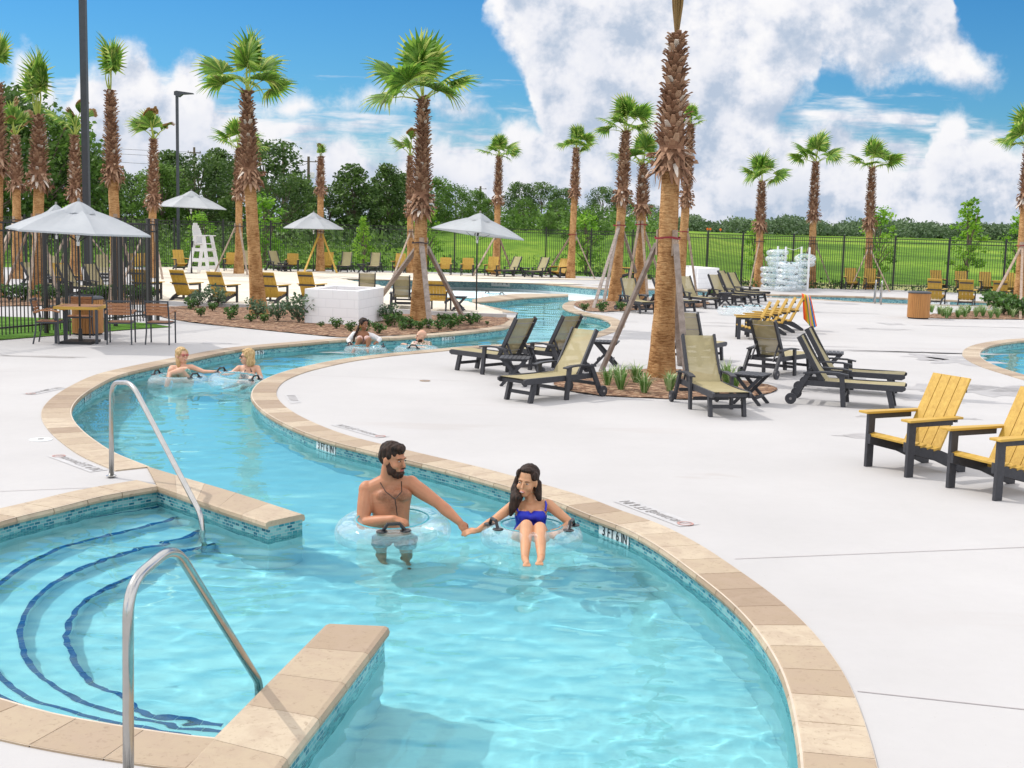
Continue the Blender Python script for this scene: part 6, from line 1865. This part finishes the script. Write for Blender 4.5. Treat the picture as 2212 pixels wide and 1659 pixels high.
# ------------------------------------------------------------------ grab rails
def rail(pts3, label, stain=False, off=None):
    b = pts3[0]; root = empty('grab_rail', b, 0, label, 'grab rail'); P = [p - b for p in pts3]
    # round the corners
    out = [P[0]]
    for i in range(1, len(P) - 1):
        a, c, d = P[i - 1], P[i], P[i + 1]; q = min(.16, (a - c).length * .45, (d - c).length * .45)
        s_, e = c + (a - c).normalized() * q, c + (d - c).normalized() * q
        for k in range(9): t = k / 8; out.append(s_ * (1 - t) ** 2 + c * 2 * t * (1 - t) + e * t * t)
    out.append(P[-1])
    m = MB(); m.tube(out, .0245, 20); m.build('tube', M['steel'], root, smooth=True)
    m = MB(); m.lathe([(.048, .014), (.05, .022), (.03, .03)], P[0], 24); m.build('collar', M['steel'], root)
A = G(240.6, 1031.7); Bq = G(438, 1146, -.14)
nrm = (Bq - A).cross(Vector((0, 0, 1))).normalized()
pr = [A] + [onplane(x, y, A, nrm) for x, y in ((241.5, 826), (284, 826), (432, 1108))] + [onplane(438, 1146, A, nrm)]
pr.append(pr[-1] + Vector((0, 0, -.75)))
rail(pr, 'tall steel grab rail beside the upper spit wall')
dv = (Bq - A)
A2 = G(277.5, 1740); B2 = G(560, 1516, -.14); nrm = (B2 - A2).cross(Vector((0, 0, 1))).normalized()
pr = [A2] + [onplane(x, y, A2, nrm) for x, y in ((276.5, 1262), (376, 1178), (559, 1473))] + [onplane(560, 1515, A2, nrm)]
pr.append(pr[-1] + Vector((0, 0, -.9)))
rail(pr, 'low steel grab rail in front of the curved steps, near the camera')
# far exit rails by the channel
for x, y, lb in ((1903, 658, 'far thin steel rail, right one of the pair at the channel'), (1890, 656, 'far thin steel rail, left one of the pair at the channel')):
    a = G(x, y); u = Vector((.25, 1, 0)).normalized()
    rail([a, a + Vector((0, 0, .88)), a + Vector((0, 0, .88)) + u * .25, a + u * 1.5 + Vector((0, 0, -.2))], lb)
# sensors: small road signs far off
for x, lb in ((1528, 'orange road work sign far off beyond the field'), (1534, 'second orange road work sign far off beyond the field'), (1556, 'third orange road work sign beyond the field, right of the others')):
    d = ray(x, 500); Y = 300; X = d.x / d.y * Y; z = land(X, Y); root = empty('road_sign', (X, Y, z), 0, lb, 'road sign')
    m = MB(); m.box((0, 0, .5), (.1, .1, 1.0)); m.build('post', M['grey_paint'], root)
    m = MB(); m.box((0, -.08, .9), (.5, .05, .5), Matrix.Rotation(rad(45), 3, 'Y')); m.build('board', M['orange'] if 'orange' in M else M.setdefault('orange', simple('orange_sign', (.8, .16, .02), .6)), root)
# ------------------------------------------------------------------ people
def bake(mb, name, mats, parent, voxel=.007, smooth=5, tint=None, disp=0.0, recv=True):
    o = mb.build(name, mats, None)
    rm = o.modifiers.new('r', 'REMESH'); rm.mode = 'VOXEL'; rm.voxel_size = voxel; rm.use_smooth_shade = True
    sm = o.modifiers.new('s', 'SMOOTH'); sm.factor = .5; sm.iterations = smooth
    dg = bpy.context.evaluated_depsgraph_get(); me = bpy.data.meshes.new_from_object(o.evaluated_get(dg))
    old = o.data; bpy.data.objects.remove(o); bpy.data.meshes.remove(old)
    me.name = name; me.materials.clear()
    for m_ in (mats if isinstance(mats, (list, tuple)) else [mats]): me.materials.append(m_)
    me.polygons.foreach_set('use_smooth', [True] * len(me.polygons))
    if disp:
        for v in me.vertices:
            q = v.co * 38; v.co += v.normal * disp * noise.noise(Vector((q.x, q.y, q.z * .35)))
    if tint:
        at = me.color_attributes.new('tint', 'FLOAT_COLOR', 'POINT'); buf = []
        for v in me.vertices:
            c = 0
            for p, r in tint:
                d = (v.co - p).length
                if d < r: c = max(c, (1 - d / r) ** .7)
            buf.extend((c, c, c, 1))
        at.data.foreach_set('color', buf)
    o = bpy.data.objects.new(name, me); C.objects.link(o); setpar(o, parent)
    o.cycles.is_caustics_receiver = recv
    return o

def rotm(f, u):
    """columns: right, forward, up"""
    f = f.normalized(); r = f.cross(u).normalized(); u = r.cross(f).normalized()
    return Matrix(((r.x, f.x, u.x), (r.y, f.y, u.y), (r.z, f.z, u.z)))

def head_geo(mb, c, R, k=1.0, male=False):
    E = lambda p, r: mb.ell(c + R @ (Vector(p) * k), Vector(r) * k, R, 16, 12)
    E((0, -.014, .028), (.076, .096, .088)); E((0, .022, -.030), (.062 if not male else .066, .068, .086)); E((0, .045, -.088), (.036 if not male else .044, .040, .030))
    E((0, .078 if male else .070, .022), (.050, .018, .014)); E((.036, .060, -.036), (.026, .026, .026)); E((-.036, .060, -.036), (.026, .026, .026))
    mb.cap(c + R @ (Vector((0, .088, .008)) * k), c + R @ (Vector((0, .112, -.030)) * k), .007 * k, (.0135 if male else .0115) * k)
    E((0, .083, -.068), (.026, .018, .015))
    for s in (-1, 1): E((s * .077, -.004, -.014), (.011, .021, .033))
def face_parts(c, R, k, root, brow='hair_dark', glasses=False, male=False):
    def P(p): return c + R @ (Vector(p) * k)
    if not glasses:
        for s in (-1, 1):
            m = MB(); m.ell(P((s * .031, .0865, .003)), Vector((.0130, .007, .0042)) * k, R, 10, 8); e = m.build('eye', M['eye_white'], root, smooth=True)
            m = MB(); m.ell(P((s * .031, .0925, .004)), Vector((.0070, .003, .0046)) * k, R, 8, 6); m.build('iris', M['eye'], e, smooth=True)
            m = MB(); m.tube([P((s * .014, .0955, .020)), P((s * .032, .0945, .024)), P((s * .049, .083, .019))], [.0022 * k, .0026 * k, .0014 * k], 6); m.build('eyebrow', M[brow], root)
    else:
        m = MB()
        for s in (-1, 1): m.ell(P((s * .032, .098, .004)), Vector((.027, .008, .022)) * k, R, 12, 8)
        m.tube([P((-.06, .095, .010)), P((0, .108, .012)), P((.06, .095, .010))], .003 * k, 5)
        for s in (-1, 1): m.tube([P((s * .06, .093, .010)), P((s * .078, .0, .006))], .003 * k, 5)
        m.build('sunglasses', M['black_plastic'] if glasses == 'dark' else M['lips'], root, smooth=True)
    m = MB(); m.ell(P((0, .0965, -.065)), Vector((.0235, .0075, .0085)) * k, R, 10, 8); l = m.build('lips', M['lips'], root, smooth=True)
    if male: return
    m = MB(); m.ell(P((0, .1012, -.0645)), Vector((.0160, .0035, .0034)) * k, R, 10, 6); m.build('teeth', M['teeth'], l, smooth=True)

def hand_geo(mb, w, d, n, curl=.5, k=1.0, thumb=1):
    """w wrist, d direction of the fingers, n back-of-hand normal, thumb side +1/-1"""
    d = d.normalized(); s = d.cross(n).normalized(); n = s.cross(d).normalized()
    R = Matrix(((s.x, d.x, n.x), (s.y, d.y, n.y), (s.z, d.z, n.z)))
    mb.ell(w + d * .045 * k, Vector((.040, .052, .017)) * k, R, 12, 8); mb.cap(w - d * .02 * k, w + d * .03 * k, .025 * k, .028 * k)
    for i, (off, L) in enumerate(((-.030, .060), (-.010, .072), (.010, .078), (.029, .068))):
        off *= -thumb * -1; L *= k
        p = w + d * .085 * k + s * off * k * 1.05; a = 0
        dirn = d
        for j, (f, r) in enumerate(((.45, .0092), (.32, .0084), (.23, .0076))):
            a += curl * (.75 if j == 0 else 1.0)
            dd_ = (d * math.cos(a) - n * math.sin(a)).normalized(); q = p + dd_ * L * f
            mb.cap(p, q, r * k, r * .94 * k, 8); p = q
    t0 = w + d * .025 * k + s * thumb * .032 * k; t1 = t0 + (d * .7 + s * thumb * .65 - n * .25 * (1 + curl)).normalized() * .036 * k; t2 = t1 + (d * .95 + s * thumb * .1 - n * .5 * (1 + curl)).normalized() * .032 * k
    mb.cap(t0, t1, .0125 * k, .0105 * k, 8); mb.cap(t1, t2, .0105 * k, .0085 * k, 8)

def torso_geo(mb, P, Nk, SL, SR, hip, waist, rib, chest, dep=.10, grow=0.0, t0=0.0, t1=1.0):
    ax = Nk - P; L = ax.length; sd_ = (SR - SL).normalized(); up = ax.normalized(); fr = up.cross(sd_).normalized()   # fr: towards the back or front, symmetric enough
    sd_ = fr.cross(up).normalized(); R = Matrix(((sd_.x, fr.x, up.x), (sd_.y, fr.y, up.y), (sd_.z, fr.z, up.z)))
    key = ((0, hip, dep * 1.05), (.12, hip * .97, dep), (.25, (hip + waist) / 2, dep * .95), (.38, waist, dep * .88), (.5, (waist + rib) / 2, dep * .95), (.62, rib, dep * 1.02), (.74, chest, dep * 1.06), (.84, chest * .98, dep * .95), (.92, chest * .8, dep * .72))
    for (ta, wa, da), (tb, wb, db) in zip(key, key[1:]):
        for q in (0, .34, .67) if tb < .92 else (0, .34, .67, 1):
            t, w, d_ = ta + (tb - ta) * q, wa + (wb - wa) * q, da + (db - da) * q
            if t0 <= t <= t1: mb.ell(P + ax * t, (w + grow, d_ + grow, L * .10 + grow), R, 16, 10)
    return R

def limb(mb, pts, rs, n=12):
    for (a, b), (r1, r2) in zip(zip(pts, pts[1:]), zip(rs, rs[1:])): mb.cap(a, b, r1, r2, n)

def person(Y0, spec, label, skin):
    base = spec['base']; root = empty('person', base, 0, label, 'person'); off = -base
    J = lambda x, y, dy=0.0: AY(x, y, Y0 + dy) + off
    return root, J

# ---- bearded man standing in a tube
wp = G(850, 1150, -.14); Y0 = wp.y
root, J = person(Y0, {'base': Vector((wp.x, wp.y, -1.07))}, 'bearded man with bare chest standing waist deep inside a clear tube', 'skin_man')
N_skin = M['skin_man']
K = 1.06
hc = J(849, 991, -.02); fdir = Vector((.80, -.55, -.10)); HR = rotm(fdir, Vector((.06, .0, 1)))
SLm, SRm = J(793, 1058, .02), J(888, 1046, .04); nk = J(838, 1036, .02); pel = J(853, 1185, .0)
b = MB()
head_geo(b, hc, HR, 1.22, True)
b.cap(J(842, 1008, .0), J(838, 1052, .03), .072, .085, 14)
TR = torso_geo(b, pel, nk + Vector((0, 0, -.02)), SLm, SRm, .165, .152, .178, .200, .120)
b.cap(nk + Vector((0, 0, -.02)), SLm + Vector((.02, 0, 0)), .085, .074, 14); b.cap(nk + Vector((0, 0, -.02)), SRm + Vector((-.02, 0, 0)), .080, .072, 14)
for s, x, y in ((-1, 833, 1072), (1, 869, 1069)): b.ell(J(x, y, -.074), (.088, .045, .060), None, 14, 10)
b.ell(SLm, (.078, .078, .085)); b.ell(SRm, (.075, .075, .08))
eL, wL = J(783, 1131, -.10), J(851, 1121, -.27)
limb(b, [SLm, SLm.lerp(eL, .45), eL, eL.lerp(wL, .35), wL], [.074, .072, .055, .058, .036])
hand_geo(b, wL, (J(881, 1127, -.30) - wL), Vector((.15, -.3, .95)), .75, 1.05, -1)
eR, wR = J(947, 1087, -.10), J(993, 1128, -.22)
limb(b, [SRm, SRm.lerp(eR, .45), eR, eR.lerp(wR, .35), wR], [.072, .068, .052, .055, .034])
hand_geo(b, wR, (J(1003, 1143, -.24) - wR), Vector((.35, -.75, .45)), .95, 1.05, -1)
hipL, hipR = pel + Vector((-.10, 0, -.02)), pel + Vector((.10, 0, -.02))
fz = 0.04
kL, kR = Vector((pel.x - .13, pel.y - .03, .50)), Vector((pel.x + .10, pel.y - .10, .50)); aL, aR = Vector((pel.x - .13, pel.y + .05, .09)), Vector((pel.x + .10, pel.y + .0, .09))
for h, kn, an in ((hipL, kL, aL), (hipR, kR, aR)):
    limb(b, [h, kn, kn.lerp(an, .3), an], [.092, .062, .060, .040]); b.cap(an + Vector((0, .03, -.05)), an + Vector((.03, -.15, -.065)), .035, .028)
bake(b, 'body', N_skin, root, .0065, 9, [(J(x, y, -.12), r) for x, y, r in ((851, 1075, .13), (832, 1070, .10), (872, 1067, .10), (853, 1098, .10), (854, 1120, .07), (860, 1085, .09))])
face_parts(hc, HR, 1.22, root, male=True)
P_ = lambda p: hc + HR @ (Vector(p) * 1.22)
m = MB()
for p, r in (((0, -.020, .052), (.082, .098, .078)), ((0, .030, .088), (.062, .060, .035)), ((0, -.055, .015), (.074, .062, .075)), ((.066, -.01, .03), (.018, .045, .035)), ((-.066, -.01, .03), (.018, .045, .035)), ((0, .058, .082), (.048, .035, .026))): m.ell(P_(p), Vector(r) * 1.22, HR, 14, 10)
bake(m, 'hair', M['hair_dark'], root, .006, 3, None, .009)
m = MB()
for p, r in (((0, .055, -.100), (.048, .048, .034)), ((.046, .030, -.072), (.022, .045, .040)), ((-.046, .030, -.072), (.022, .045, .040)), ((.058, .012, -.040), (.014, .026, .034)), ((-.058, .012, -.040), (.014, .026, .034)), ((0, .094, -.084), (.028, .016, .014)), ((0, .100, -.050), (.028, .010, .007))): m.ell(P_(p), Vector(r) * 1.22, HR, 12, 8)
bake(m, 'beard', M['beard'], root, .005, 2, None, .008)
m = MB(); torso_geo(m, pel, nk + Vector((0, 0, -.02)), SLm, SRm, .165, .152, .178, .200, .120, .012, 0, .13)
for h, kn in ((hipL, kL), (hipR, kR)): m.cap(h, h.lerp(kn, .72), .108, .098, 14)
bake(m, 'swim_shorts', M['trunks'], root, .009, 4)
m = MB(); pts = [(826, 1026, .03), (820, 1040, -.04), (833, 1062, -.145), (853, 1078, -.165), (868, 1062, -.145), (867, 1040, -.05)]
m.tube([J(*p) for p in pts], .0042, 6); m.tube([J(853, 1078, -.165), J(856, 1096, -.16), J(858, 1112, -.15)], .0038, 6); m.build('bead_necklace', M['black_plastic'], root)

# ---- woman in blue seated in a tube
wq = G(1147, 1163, -.14); Y1 = wq.y
root, J = person(Y1, {'base': Vector((wq.x, wq.y, -.3))}, 'smiling woman with long dark hair and royal blue swimsuit seated in a clear tube', 'skin_tan')
hc = J(1139, 1039, .02); HR = rotm(Vector((-.36, -.92, -.06)), Vector((.10, 0, 1)))
SL_, SR_ = J(1108, 1093, .05), J(1185, 1090, .05); nk = J(1147, 1082, .05); pel = J(1146, 1162, .06)
b = MB(); head_geo(b, hc, HR, 1.12)
b.cap(J(1142, 1052, .04), J(1147, 1092, .07), .044, .052, 14)
torso_geo(b, pel, nk + Vector((0, 0, -.01)), SL_, SR_, .165, .125, .140, .150, .098)
b.cap(nk + Vector((0, 0, -.045)), SL_, .05, .050); b.cap(nk + Vector((0, 0, -.045)), SR_, .05, .050)
for x in (1132, 1163): b.ell(J(x, 1113, -.055), (.060, .052, .056), None, 14, 10)
eL, wL = J(1069, 1122, -.06), J(1031, 1146, -.18)
limb(b, [SL_, SL_.lerp(eL, .5), eL, eL.lerp(wL, .35), wL], [.050, .044, .036, .037, .024])
hand_geo(b, wL, (J(1008, 1149, -.22) - wL), Vector((-.1, -.5, .85)), .35, .92, 1)
eR, wR = J(1234, 1131, -.06), J(1208, 1146, -.20)
limb(b, [SR_, SR_.lerp(eR, .5), eR, eR.lerp(wR, .35), wR], [.050, .044, .036, .037, .024])
hand_geo(b, wR, (J(1196, 1151, -.26) - wR), Vector((.2, -.3, .9)), .85, .92, 1)
for hx, kx, ky, ax_, ay, fx, fy, fd in ((-.085, 1137, 1136, 1134, 1203, 1138, 1218, -.74), (.085, 1166, 1141, 1169, 1201, 1165, 1215, -.76)):
    h = pel + Vector((hx, -.02, -.01)); kn = J(kx, ky, -.34); an = J(ax_, ay, fd + .06)
    limb(b, [h, h.lerp(kn, .4), kn], [.092, .085, .056]); limb(b, [kn, kn.lerp(an, .3), an], [.056, .056, .034])
    ft = J(fx, fy, fd - .13); b.cap(an + Vector((0, .02, -.02)), ft, .034, .024, 12)
    for q in range(5):
        o_ = Vector(((q - 2) * .014, -.01, 0)); b.cap(ft + o_, ft + o_ + Vector((0, -.022, -.012)), .0085, .0075, 6)
bake(b, 'body', M['skin_tan'], root, .006, 7)
face_parts(hc, HR, 1.12, root)
P_ = lambda p: hc + HR @ (Vector(p) * 1.12)
m = MB()
for p, r in (((0, -.030, .056), (.084, .094, .078)), ((.0, -.045, .0), (.082, .066, .085)), ((.066, .018, .055), (.024, .050, .040)), ((-.066, .018, .055), (.024, .050, .040)), ((0, .020, .098), (.060, .050, .022))): m.ell(P_(p), Vector(r) * 1.14, HR, 14, 10)
limb(m, [P_((.078, -.015, .0)), P_((.092, -.015, -.08)), J(1112, 1078, -.05), J(1108, 1098, -.07), J(1104, 1112, -.07)], [.038, .046, .046, .036, .018])
limb(m, [P_((.085, .02, -.06)), J(1119, 1075, -.07), J(1116, 1094, -.08)], [.030, .036, .018])
limb(m, [P_((.07, -.05, -.02)), J(1120, 1075, .0), J(1113, 1096, -.05)], [.04, .042, .024])
limb(m, [P_((-.078, -.03, -.01)), P_((-.088, -.02, -.08)), J(1165, 1077, -.02)], [.036, .038, .026])
limb(m, [P_((0, -.08, -.02)), J(1146, 1078, .10)], [.06, .05])
bake(m, 'hair', M['hair_dark'], root, .006, 6, None, .005)
m = MB(); torso_geo(m, pel, nk + Vector((0, 0, -.01)), SL_, SR_, .165, .125, .140, .150, .098, .008, 0, .64)
for x in (1132, 1163): m.ell(J(x, 1114, -.058), (.066, .056, .056), None, 14, 10)
limb(m, [J(1122, 1113, -.07), J(1147, 1117, -.10), J(1173, 1112, -.07)], [.02, .03, .02])
o = bake(m, 'swimsuit', M['royal'], root, .007, 4)
for pts in (((1119, 1105, -.08), (1115, 1092, -.04), (1116, 1084, .04)), ((1178, 1104, -.08), (1180, 1090, -.03), (1178, 1082, .04))):
    m = MB(); m.tube([J(*p) for p in pts], .009, 6); m.build('strap', M['royal'], o)
m = MB(); m.ell(P_((-.080, .002, -.052)), Vector((.005, .005, .010))); m.build('earring', M['steel'], root)

# ---- the four people farther up the river
def mini(J, root, hd, fdir, k, skin, SL_, SR_, nk, pel, arms, legs, hairgeo=None, hair=None, cloth=(), hw=(.155, .12, .135, .145), dep=.095, bust=None, male=False, glasses=False, up=Vector((0, 0, 1)), voxel=.009):
    hc = J(*hd); HR = rotm(fdir, up); b = MB(); head_geo(b, hc, HR, k, male)
    b.cap(hc + HR @ Vector((0, -.01, -.08)), nk + Vector((0, 0, -.03)), .045, .055)
    torso_geo(b, pel, nk, SL_, SR_, *hw, dep)
    r0 = .050 if not male else .062
    for s in (SL_, SR_): b.cap(nk + Vector((0, 0, -.05)), s, r0, r0)
    if bust:
        for p in bust: b.ell(p, (.058, .052, .055))
    for s, e, w, hd_, cu, th in arms:
        limb(b, [s, e, w], [r0 * .95, r0 * .72, r0 * .48]); hand_geo(b, w, hd_ - w, Vector((0, -.3, .95)), cu, .95, th)
    for pts in legs:
        limb(b, pts[:3], [.088, .058, .034]); b.cap(pts[2], pts[3], .034, .024)
    bake(b, 'body', M[skin], root, voxel, 3)
    face_parts(hc, HR, k, root, glasses=glasses)
    if hairgeo:
        m = MB()
        for p, r in hairgeo[0]: m.ell(hc + HR @ (Vector(p) * k), Vector(r) * k, HR, 12, 8)
        for pts, rs_ in hairgeo[1]: limb(m, [hc + HR @ (Vector(q) * k) if isinstance(q, tuple) else q for q in pts], rs_)
        bake(m, 'hair', M[hair], root, .008, 2, None, .008)
    return hc, HR
HG = [((0, -.022, .050), (.085, .098, .080)), ((0, -.05, -.005), (.084, .068, .09)), ((.068, .012, .03), (.022, .055, .05)), ((-.068, .012, .03), (.022, .055, .05)), ((0, .045, .088), (.05, .04, .02))]

# blonde with sunglasses
w_ = G(390, 826, -.14); root, J = person(w_.y, {'base': Vector((w_.x, w_.y, -.3))}, 'blonde woman in sunglasses and green print swimsuit seated in a tube, legs crossed', '')
SLx, SRx, nk, pel = J(371, 795, .02), J(414, 793, .02), J(393, 788, .03), J(398, 826, .05)
mini(J, root, (393, 767, 0), Vector((.70, -.68, .05)), 1.1, 'skin_pale', SLx, SRx, nk, pel,
     [(SLx, J(368, 806, -.06), J(388, 797, -.22), J(402, 793, -.26), .2, 1), (SRx, J(440, 803, .0), J(463, 803, -.02), J(478, 804, -.02), .6, -1)],
     [[pel + Vector((-.08, -.02, 0)), J(370, 800, -.38), J(359, 836, -.46), J(357, 845, -.52)], [pel + Vector((.08, -.02, 0)), J(389, 801, -.40), J(367, 807, -.55), J(364, 817, -.62)]],
     (HG + [((0, -.06, -.09), (.075, .05, .10)), ((.055, -.02, -.10), (.032, .035, .09)), ((-.055, -.02, -.10), (.03, .035, .09))], []), 'hair_blonde', glasses='rose', bust=[J(388, 803, -.07), J(405, 803, -.07)])
m = MB(); torso_geo(m, pel, nk, SLx, SRx, .155, .12, .135, .145, .095, .008, 0, .64)
for p in (J(388, 803, -.075), J(405, 803, -.075)): m.ell(p, (.06, .055, .055))
bake(m, 'swimsuit', M['green_print'], root, .01, 3)
# blonde with bob and black bikini
w_ = G(522, 826, -.14); root, J = person(w_.y, {'base': Vector((w_.x, w_.y, -.5))}, 'woman with blonde bob and black bikini top, leaning on a clear tube and looking left', '')
SLx, SRx, nk, pel = J(516, 795, .02), J(556, 795, .02), J(537, 789, .03), J(531, 832, .02)
hc, HR = mini(J, root, (534, 770, 0), Vector((-.88, -.42, .0)), 1.12, 'skin_pale', SLx, SRx, nk, pel,
     [(SLx, J(502, 805, -.08), J(492, 808, -.14), J(483, 808, -.16), .3, 1), (SRx, J(565, 818, -.05), J(552, 817, -.22), J(543, 815, -.26), .8, 1)],
     [[pel + Vector((-.08, -.02, 0)), pel + Vector((-.20, -.20, -.30)), pel + Vector((-.35, -.1, -.62)), pel + Vector((-.40, -.2, -.66))], [pel + Vector((.08, -.02, 0)), pel + Vector((.02, -.25, -.32)), pel + Vector((-.05, -.1, -.68)), pel + Vector((-.08, -.22, -.72))]],
     (HG + [((0, -.065, -.08), (.085, .055, .085)), ((.07, -.015, -.07), (.034, .055, .075)), ((-.07, -.015, -.07), (.034, .05, .075))], []), 'hair_blonde', glasses='dark', bust=[J(527, 809, -.07), J(545, 810, -.07)])
m = MB()
for p, q in ((J(526, 810, -.085), J(533, 796, -.05)), (J(545, 811, -.085), J(541, 796, -.05))): m.ell(p, (.052, .045, .045)); m.cap(p + Vector((0, 0, .02)), q, .02, .006)
m.tube([J(512, 817, -.03), J(535, 818, -.11), J(560, 817, -.03)], .008, 6); bake(m, 'bikini_top', M['black_cloth'], root, .008, 2)
m = MB(); torso_geo(m, pel, nk, SLx, SRx, .155, .12, .135, .145, .095, .01, 0, .13); bake(m, 'bikini_bottom', M['black_cloth'], root, .01, 2)
# woman with long braid and white knit sleeves
w_ = G(784, 757, -.14); root, J = person(w_.y, {'base': Vector((w_.x, w_.y, -.3))}, 'woman with dark braid and white knit sleeves seated in a tube before the planter', '')
SLx, SRx, nk, pel = J(765, 722, .02), J(803, 725, .02), J(785, 715, .03), J(783, 750, .08)
hc, HR = mini(J, root, (786, 700, 0), Vector((.62, -.78, -.05)), 1.08, 'skin_brown', SLx, SRx, nk, pel,
     [(SLx, J(753, 735, -.02), J(756, 742, -.12), J(761, 745, -.2), .7, 1), (SRx, J(820, 733, .0), J(816, 738, -.12), J(809, 741, -.2), .7, -1)],
     [[pel + Vector((-.08, -.02, 0)), J(777, 734, -.36), J(764, 758, -.45), J(760, 764, -.55)], [pel + Vector((.08, -.02, 0)), J(797, 734, -.36), J(793, 755, -.45), J(795, 761, -.55)]],
     (HG + [((0, -.07, .0), (.05, .05, .05))], [([(0, -.10, .0), J(773, 712, .0), J(766, 726, -.06), J(764, 738, -.1)], [.045, .030, .026, .016])]), 'hair_dark', bust=[J(777, 730, -.08), J(793, 730, -.08)])
m = MB()
for s, e, w2 in ((SLx, J(753, 735, -.02), J(756, 741, -.11)), (SRx, J(820, 733, .0), J(817, 737, -.11))): limb(m, [s, e, w2], [.062, .052, .042]); m.cap(nk + Vector((0, .03, -.04)), s, .045, .060)
bake(m, 'knit_sleeves', M['white_knit'], root, .01, 2)
m = MB(); torso_geo(m, pel, nk, SLx, SRx, .155, .12, .135, .145, .095, .008, 0, .5)
for p in (J(777, 731, -.09), J(793, 731, -.09)): m.ell(p, (.072, .062, .064))
bake(m, 'swimsuit', M['blush'], root, .01, 2)
m = MB(); m.tube([hc + HR @ Vector((x, .06 + .03 * (1 - abs(x) / .08), .085)) for x in (-.08, -.03, 0, .03, .08)], .009, 6); m.ell(hc + HR @ Vector((.04, .08, .09)), (.03, .01, .018), HR); m.ell(hc + HR @ Vector((-.04, .08, .09)), (.03, .01, .018), HR); m.build('sunglasses', M['black_plastic'], root)
m = MB(); m.tube([hc + HR @ (Vector((.085 + .005 * math.cos(a), .0, -.06) ) + Vector((0, .03 * math.cos(a), .03 * math.sin(a)))) for a in [k * PI / 5 for k in range(11)]], .004, 5); m.build('hoop_earring', M['gold'] if 'gold' in M else M.setdefault('gold', simple('gold', (.8, .5, .12), .25, 1.0)), root)
# bald bearded man in floral shirt
w_ = G(905, 758, -.14); root, J = person(w_.y, {'base': Vector((w_.x, w_.y, -1.0))}, 'bald bearded man in floral shirt leaning on a clear tube near the depth tile', '')
SLx, SRx, nk, pel = J(895, 744, -.08), J(926, 744, .12), J(912, 738, .03), J(915, 772, .05)
hc, HR = mini(J, root, (910, 726, 0), Vector((-.93, -.33, -.04)), 1.12, 'skin_pale', SLx, SRx, nk, pel,
     [(SLx, J(889, 752, -.22), J(878, 745, -.25), J(869, 742, -.22), .4, 1), (SRx, J(912, 753, -.18), J(895, 750, -.30), J(884, 746, -.30), .5, 1)],
     [[pel + Vector((-.08, 0, 0)), pel + Vector((-.08, -.05, -.4)), pel + Vector((-.08, 0, -.75)), pel + Vector((-.1, -.12, -.8))], [pel + Vector((.08, 0, 0)), pel + Vector((.08, -.05, -.4)), pel + Vector((.08, 0, -.75)), pel + Vector((.1, -.12, -.8))]],
     None, None, hw=(.16, .155, .17, .18), dep=.115, male=True)
m = MB()
for p, r in (((0, .055, -.100), (.046, .046, .034)), ((.046, .030, -.075), (.020, .042, .036)), ((-.046, .030, -.075), (.020, .042, .036)), ((0, .094, -.084), (.026, .015, .013))): m.ell(hc + HR @ (Vector(p) * 1.12), Vector(r) * 1.12, HR, 12, 8)
bake(m, 'beard', M['beard'], root, .007, 2, None, .006)
m = MB(); torso_geo(m, pel, nk, SLx, SRx, .16, .155, .17, .18, .115, .012, 0, .93)
for s, e in ((SLx, J(889, 752, -.22)), (SRx, J(912, 753, -.18))): m.cap(nk + Vector((0, 0, -.06)), s, .065, .075); m.cap(s, s.lerp(e, .55), .076, .068)
bake(m, 'floral_shirt', M['floral'], root, .01, 2)
m = MB(); q = J(880, 745.5, -.25); m.tube([q + Vector((0, .034 * math.cos(a), .034 * math.sin(a))) for a in [k * PI / 6 for k in range(13)]], .010, 6); m.build('wristwatch', M['black_plastic'], root)

# tubes people ride in
def ridden(x, y, z, R, r, hang, label, tilt=(0, 0)):
    c = G(x, y, z); root = empty('swim_tube', c, 0, label, 'swim tube', 'clear swim tubes')
    tube_mesh_parts(root, R, r, True, hang); root.rotation_euler = (tilt[0], tilt[1], 0); return root
ridden(849, 1146, -.075, .375, .135, (-1.45,), 'clear tube with black handle round the standing bearded man', (.05, -.03))
ridden(1148, 1158, -.085, .325, .125, (-2.75, -.30), 'clear tube with two black handles under the woman in blue')
ridden(386, 826, -.09, .36, .135, (2.9, -.6), 'clear tube under the blonde woman in sunglasses')
ridden(513, 826, -.06, .34, .130, (-.5, 2.6), 'clear tube under the arms of the woman with the blonde bob', (.05, .08))
ridden(790, 759, -.085, .33, .125, (2.9, .1), 'clear tube under the woman with white knit sleeves')
ridden(901, 760, -.075, .36, .130, (-1.7,), 'clear tube under the arms of the bald man')
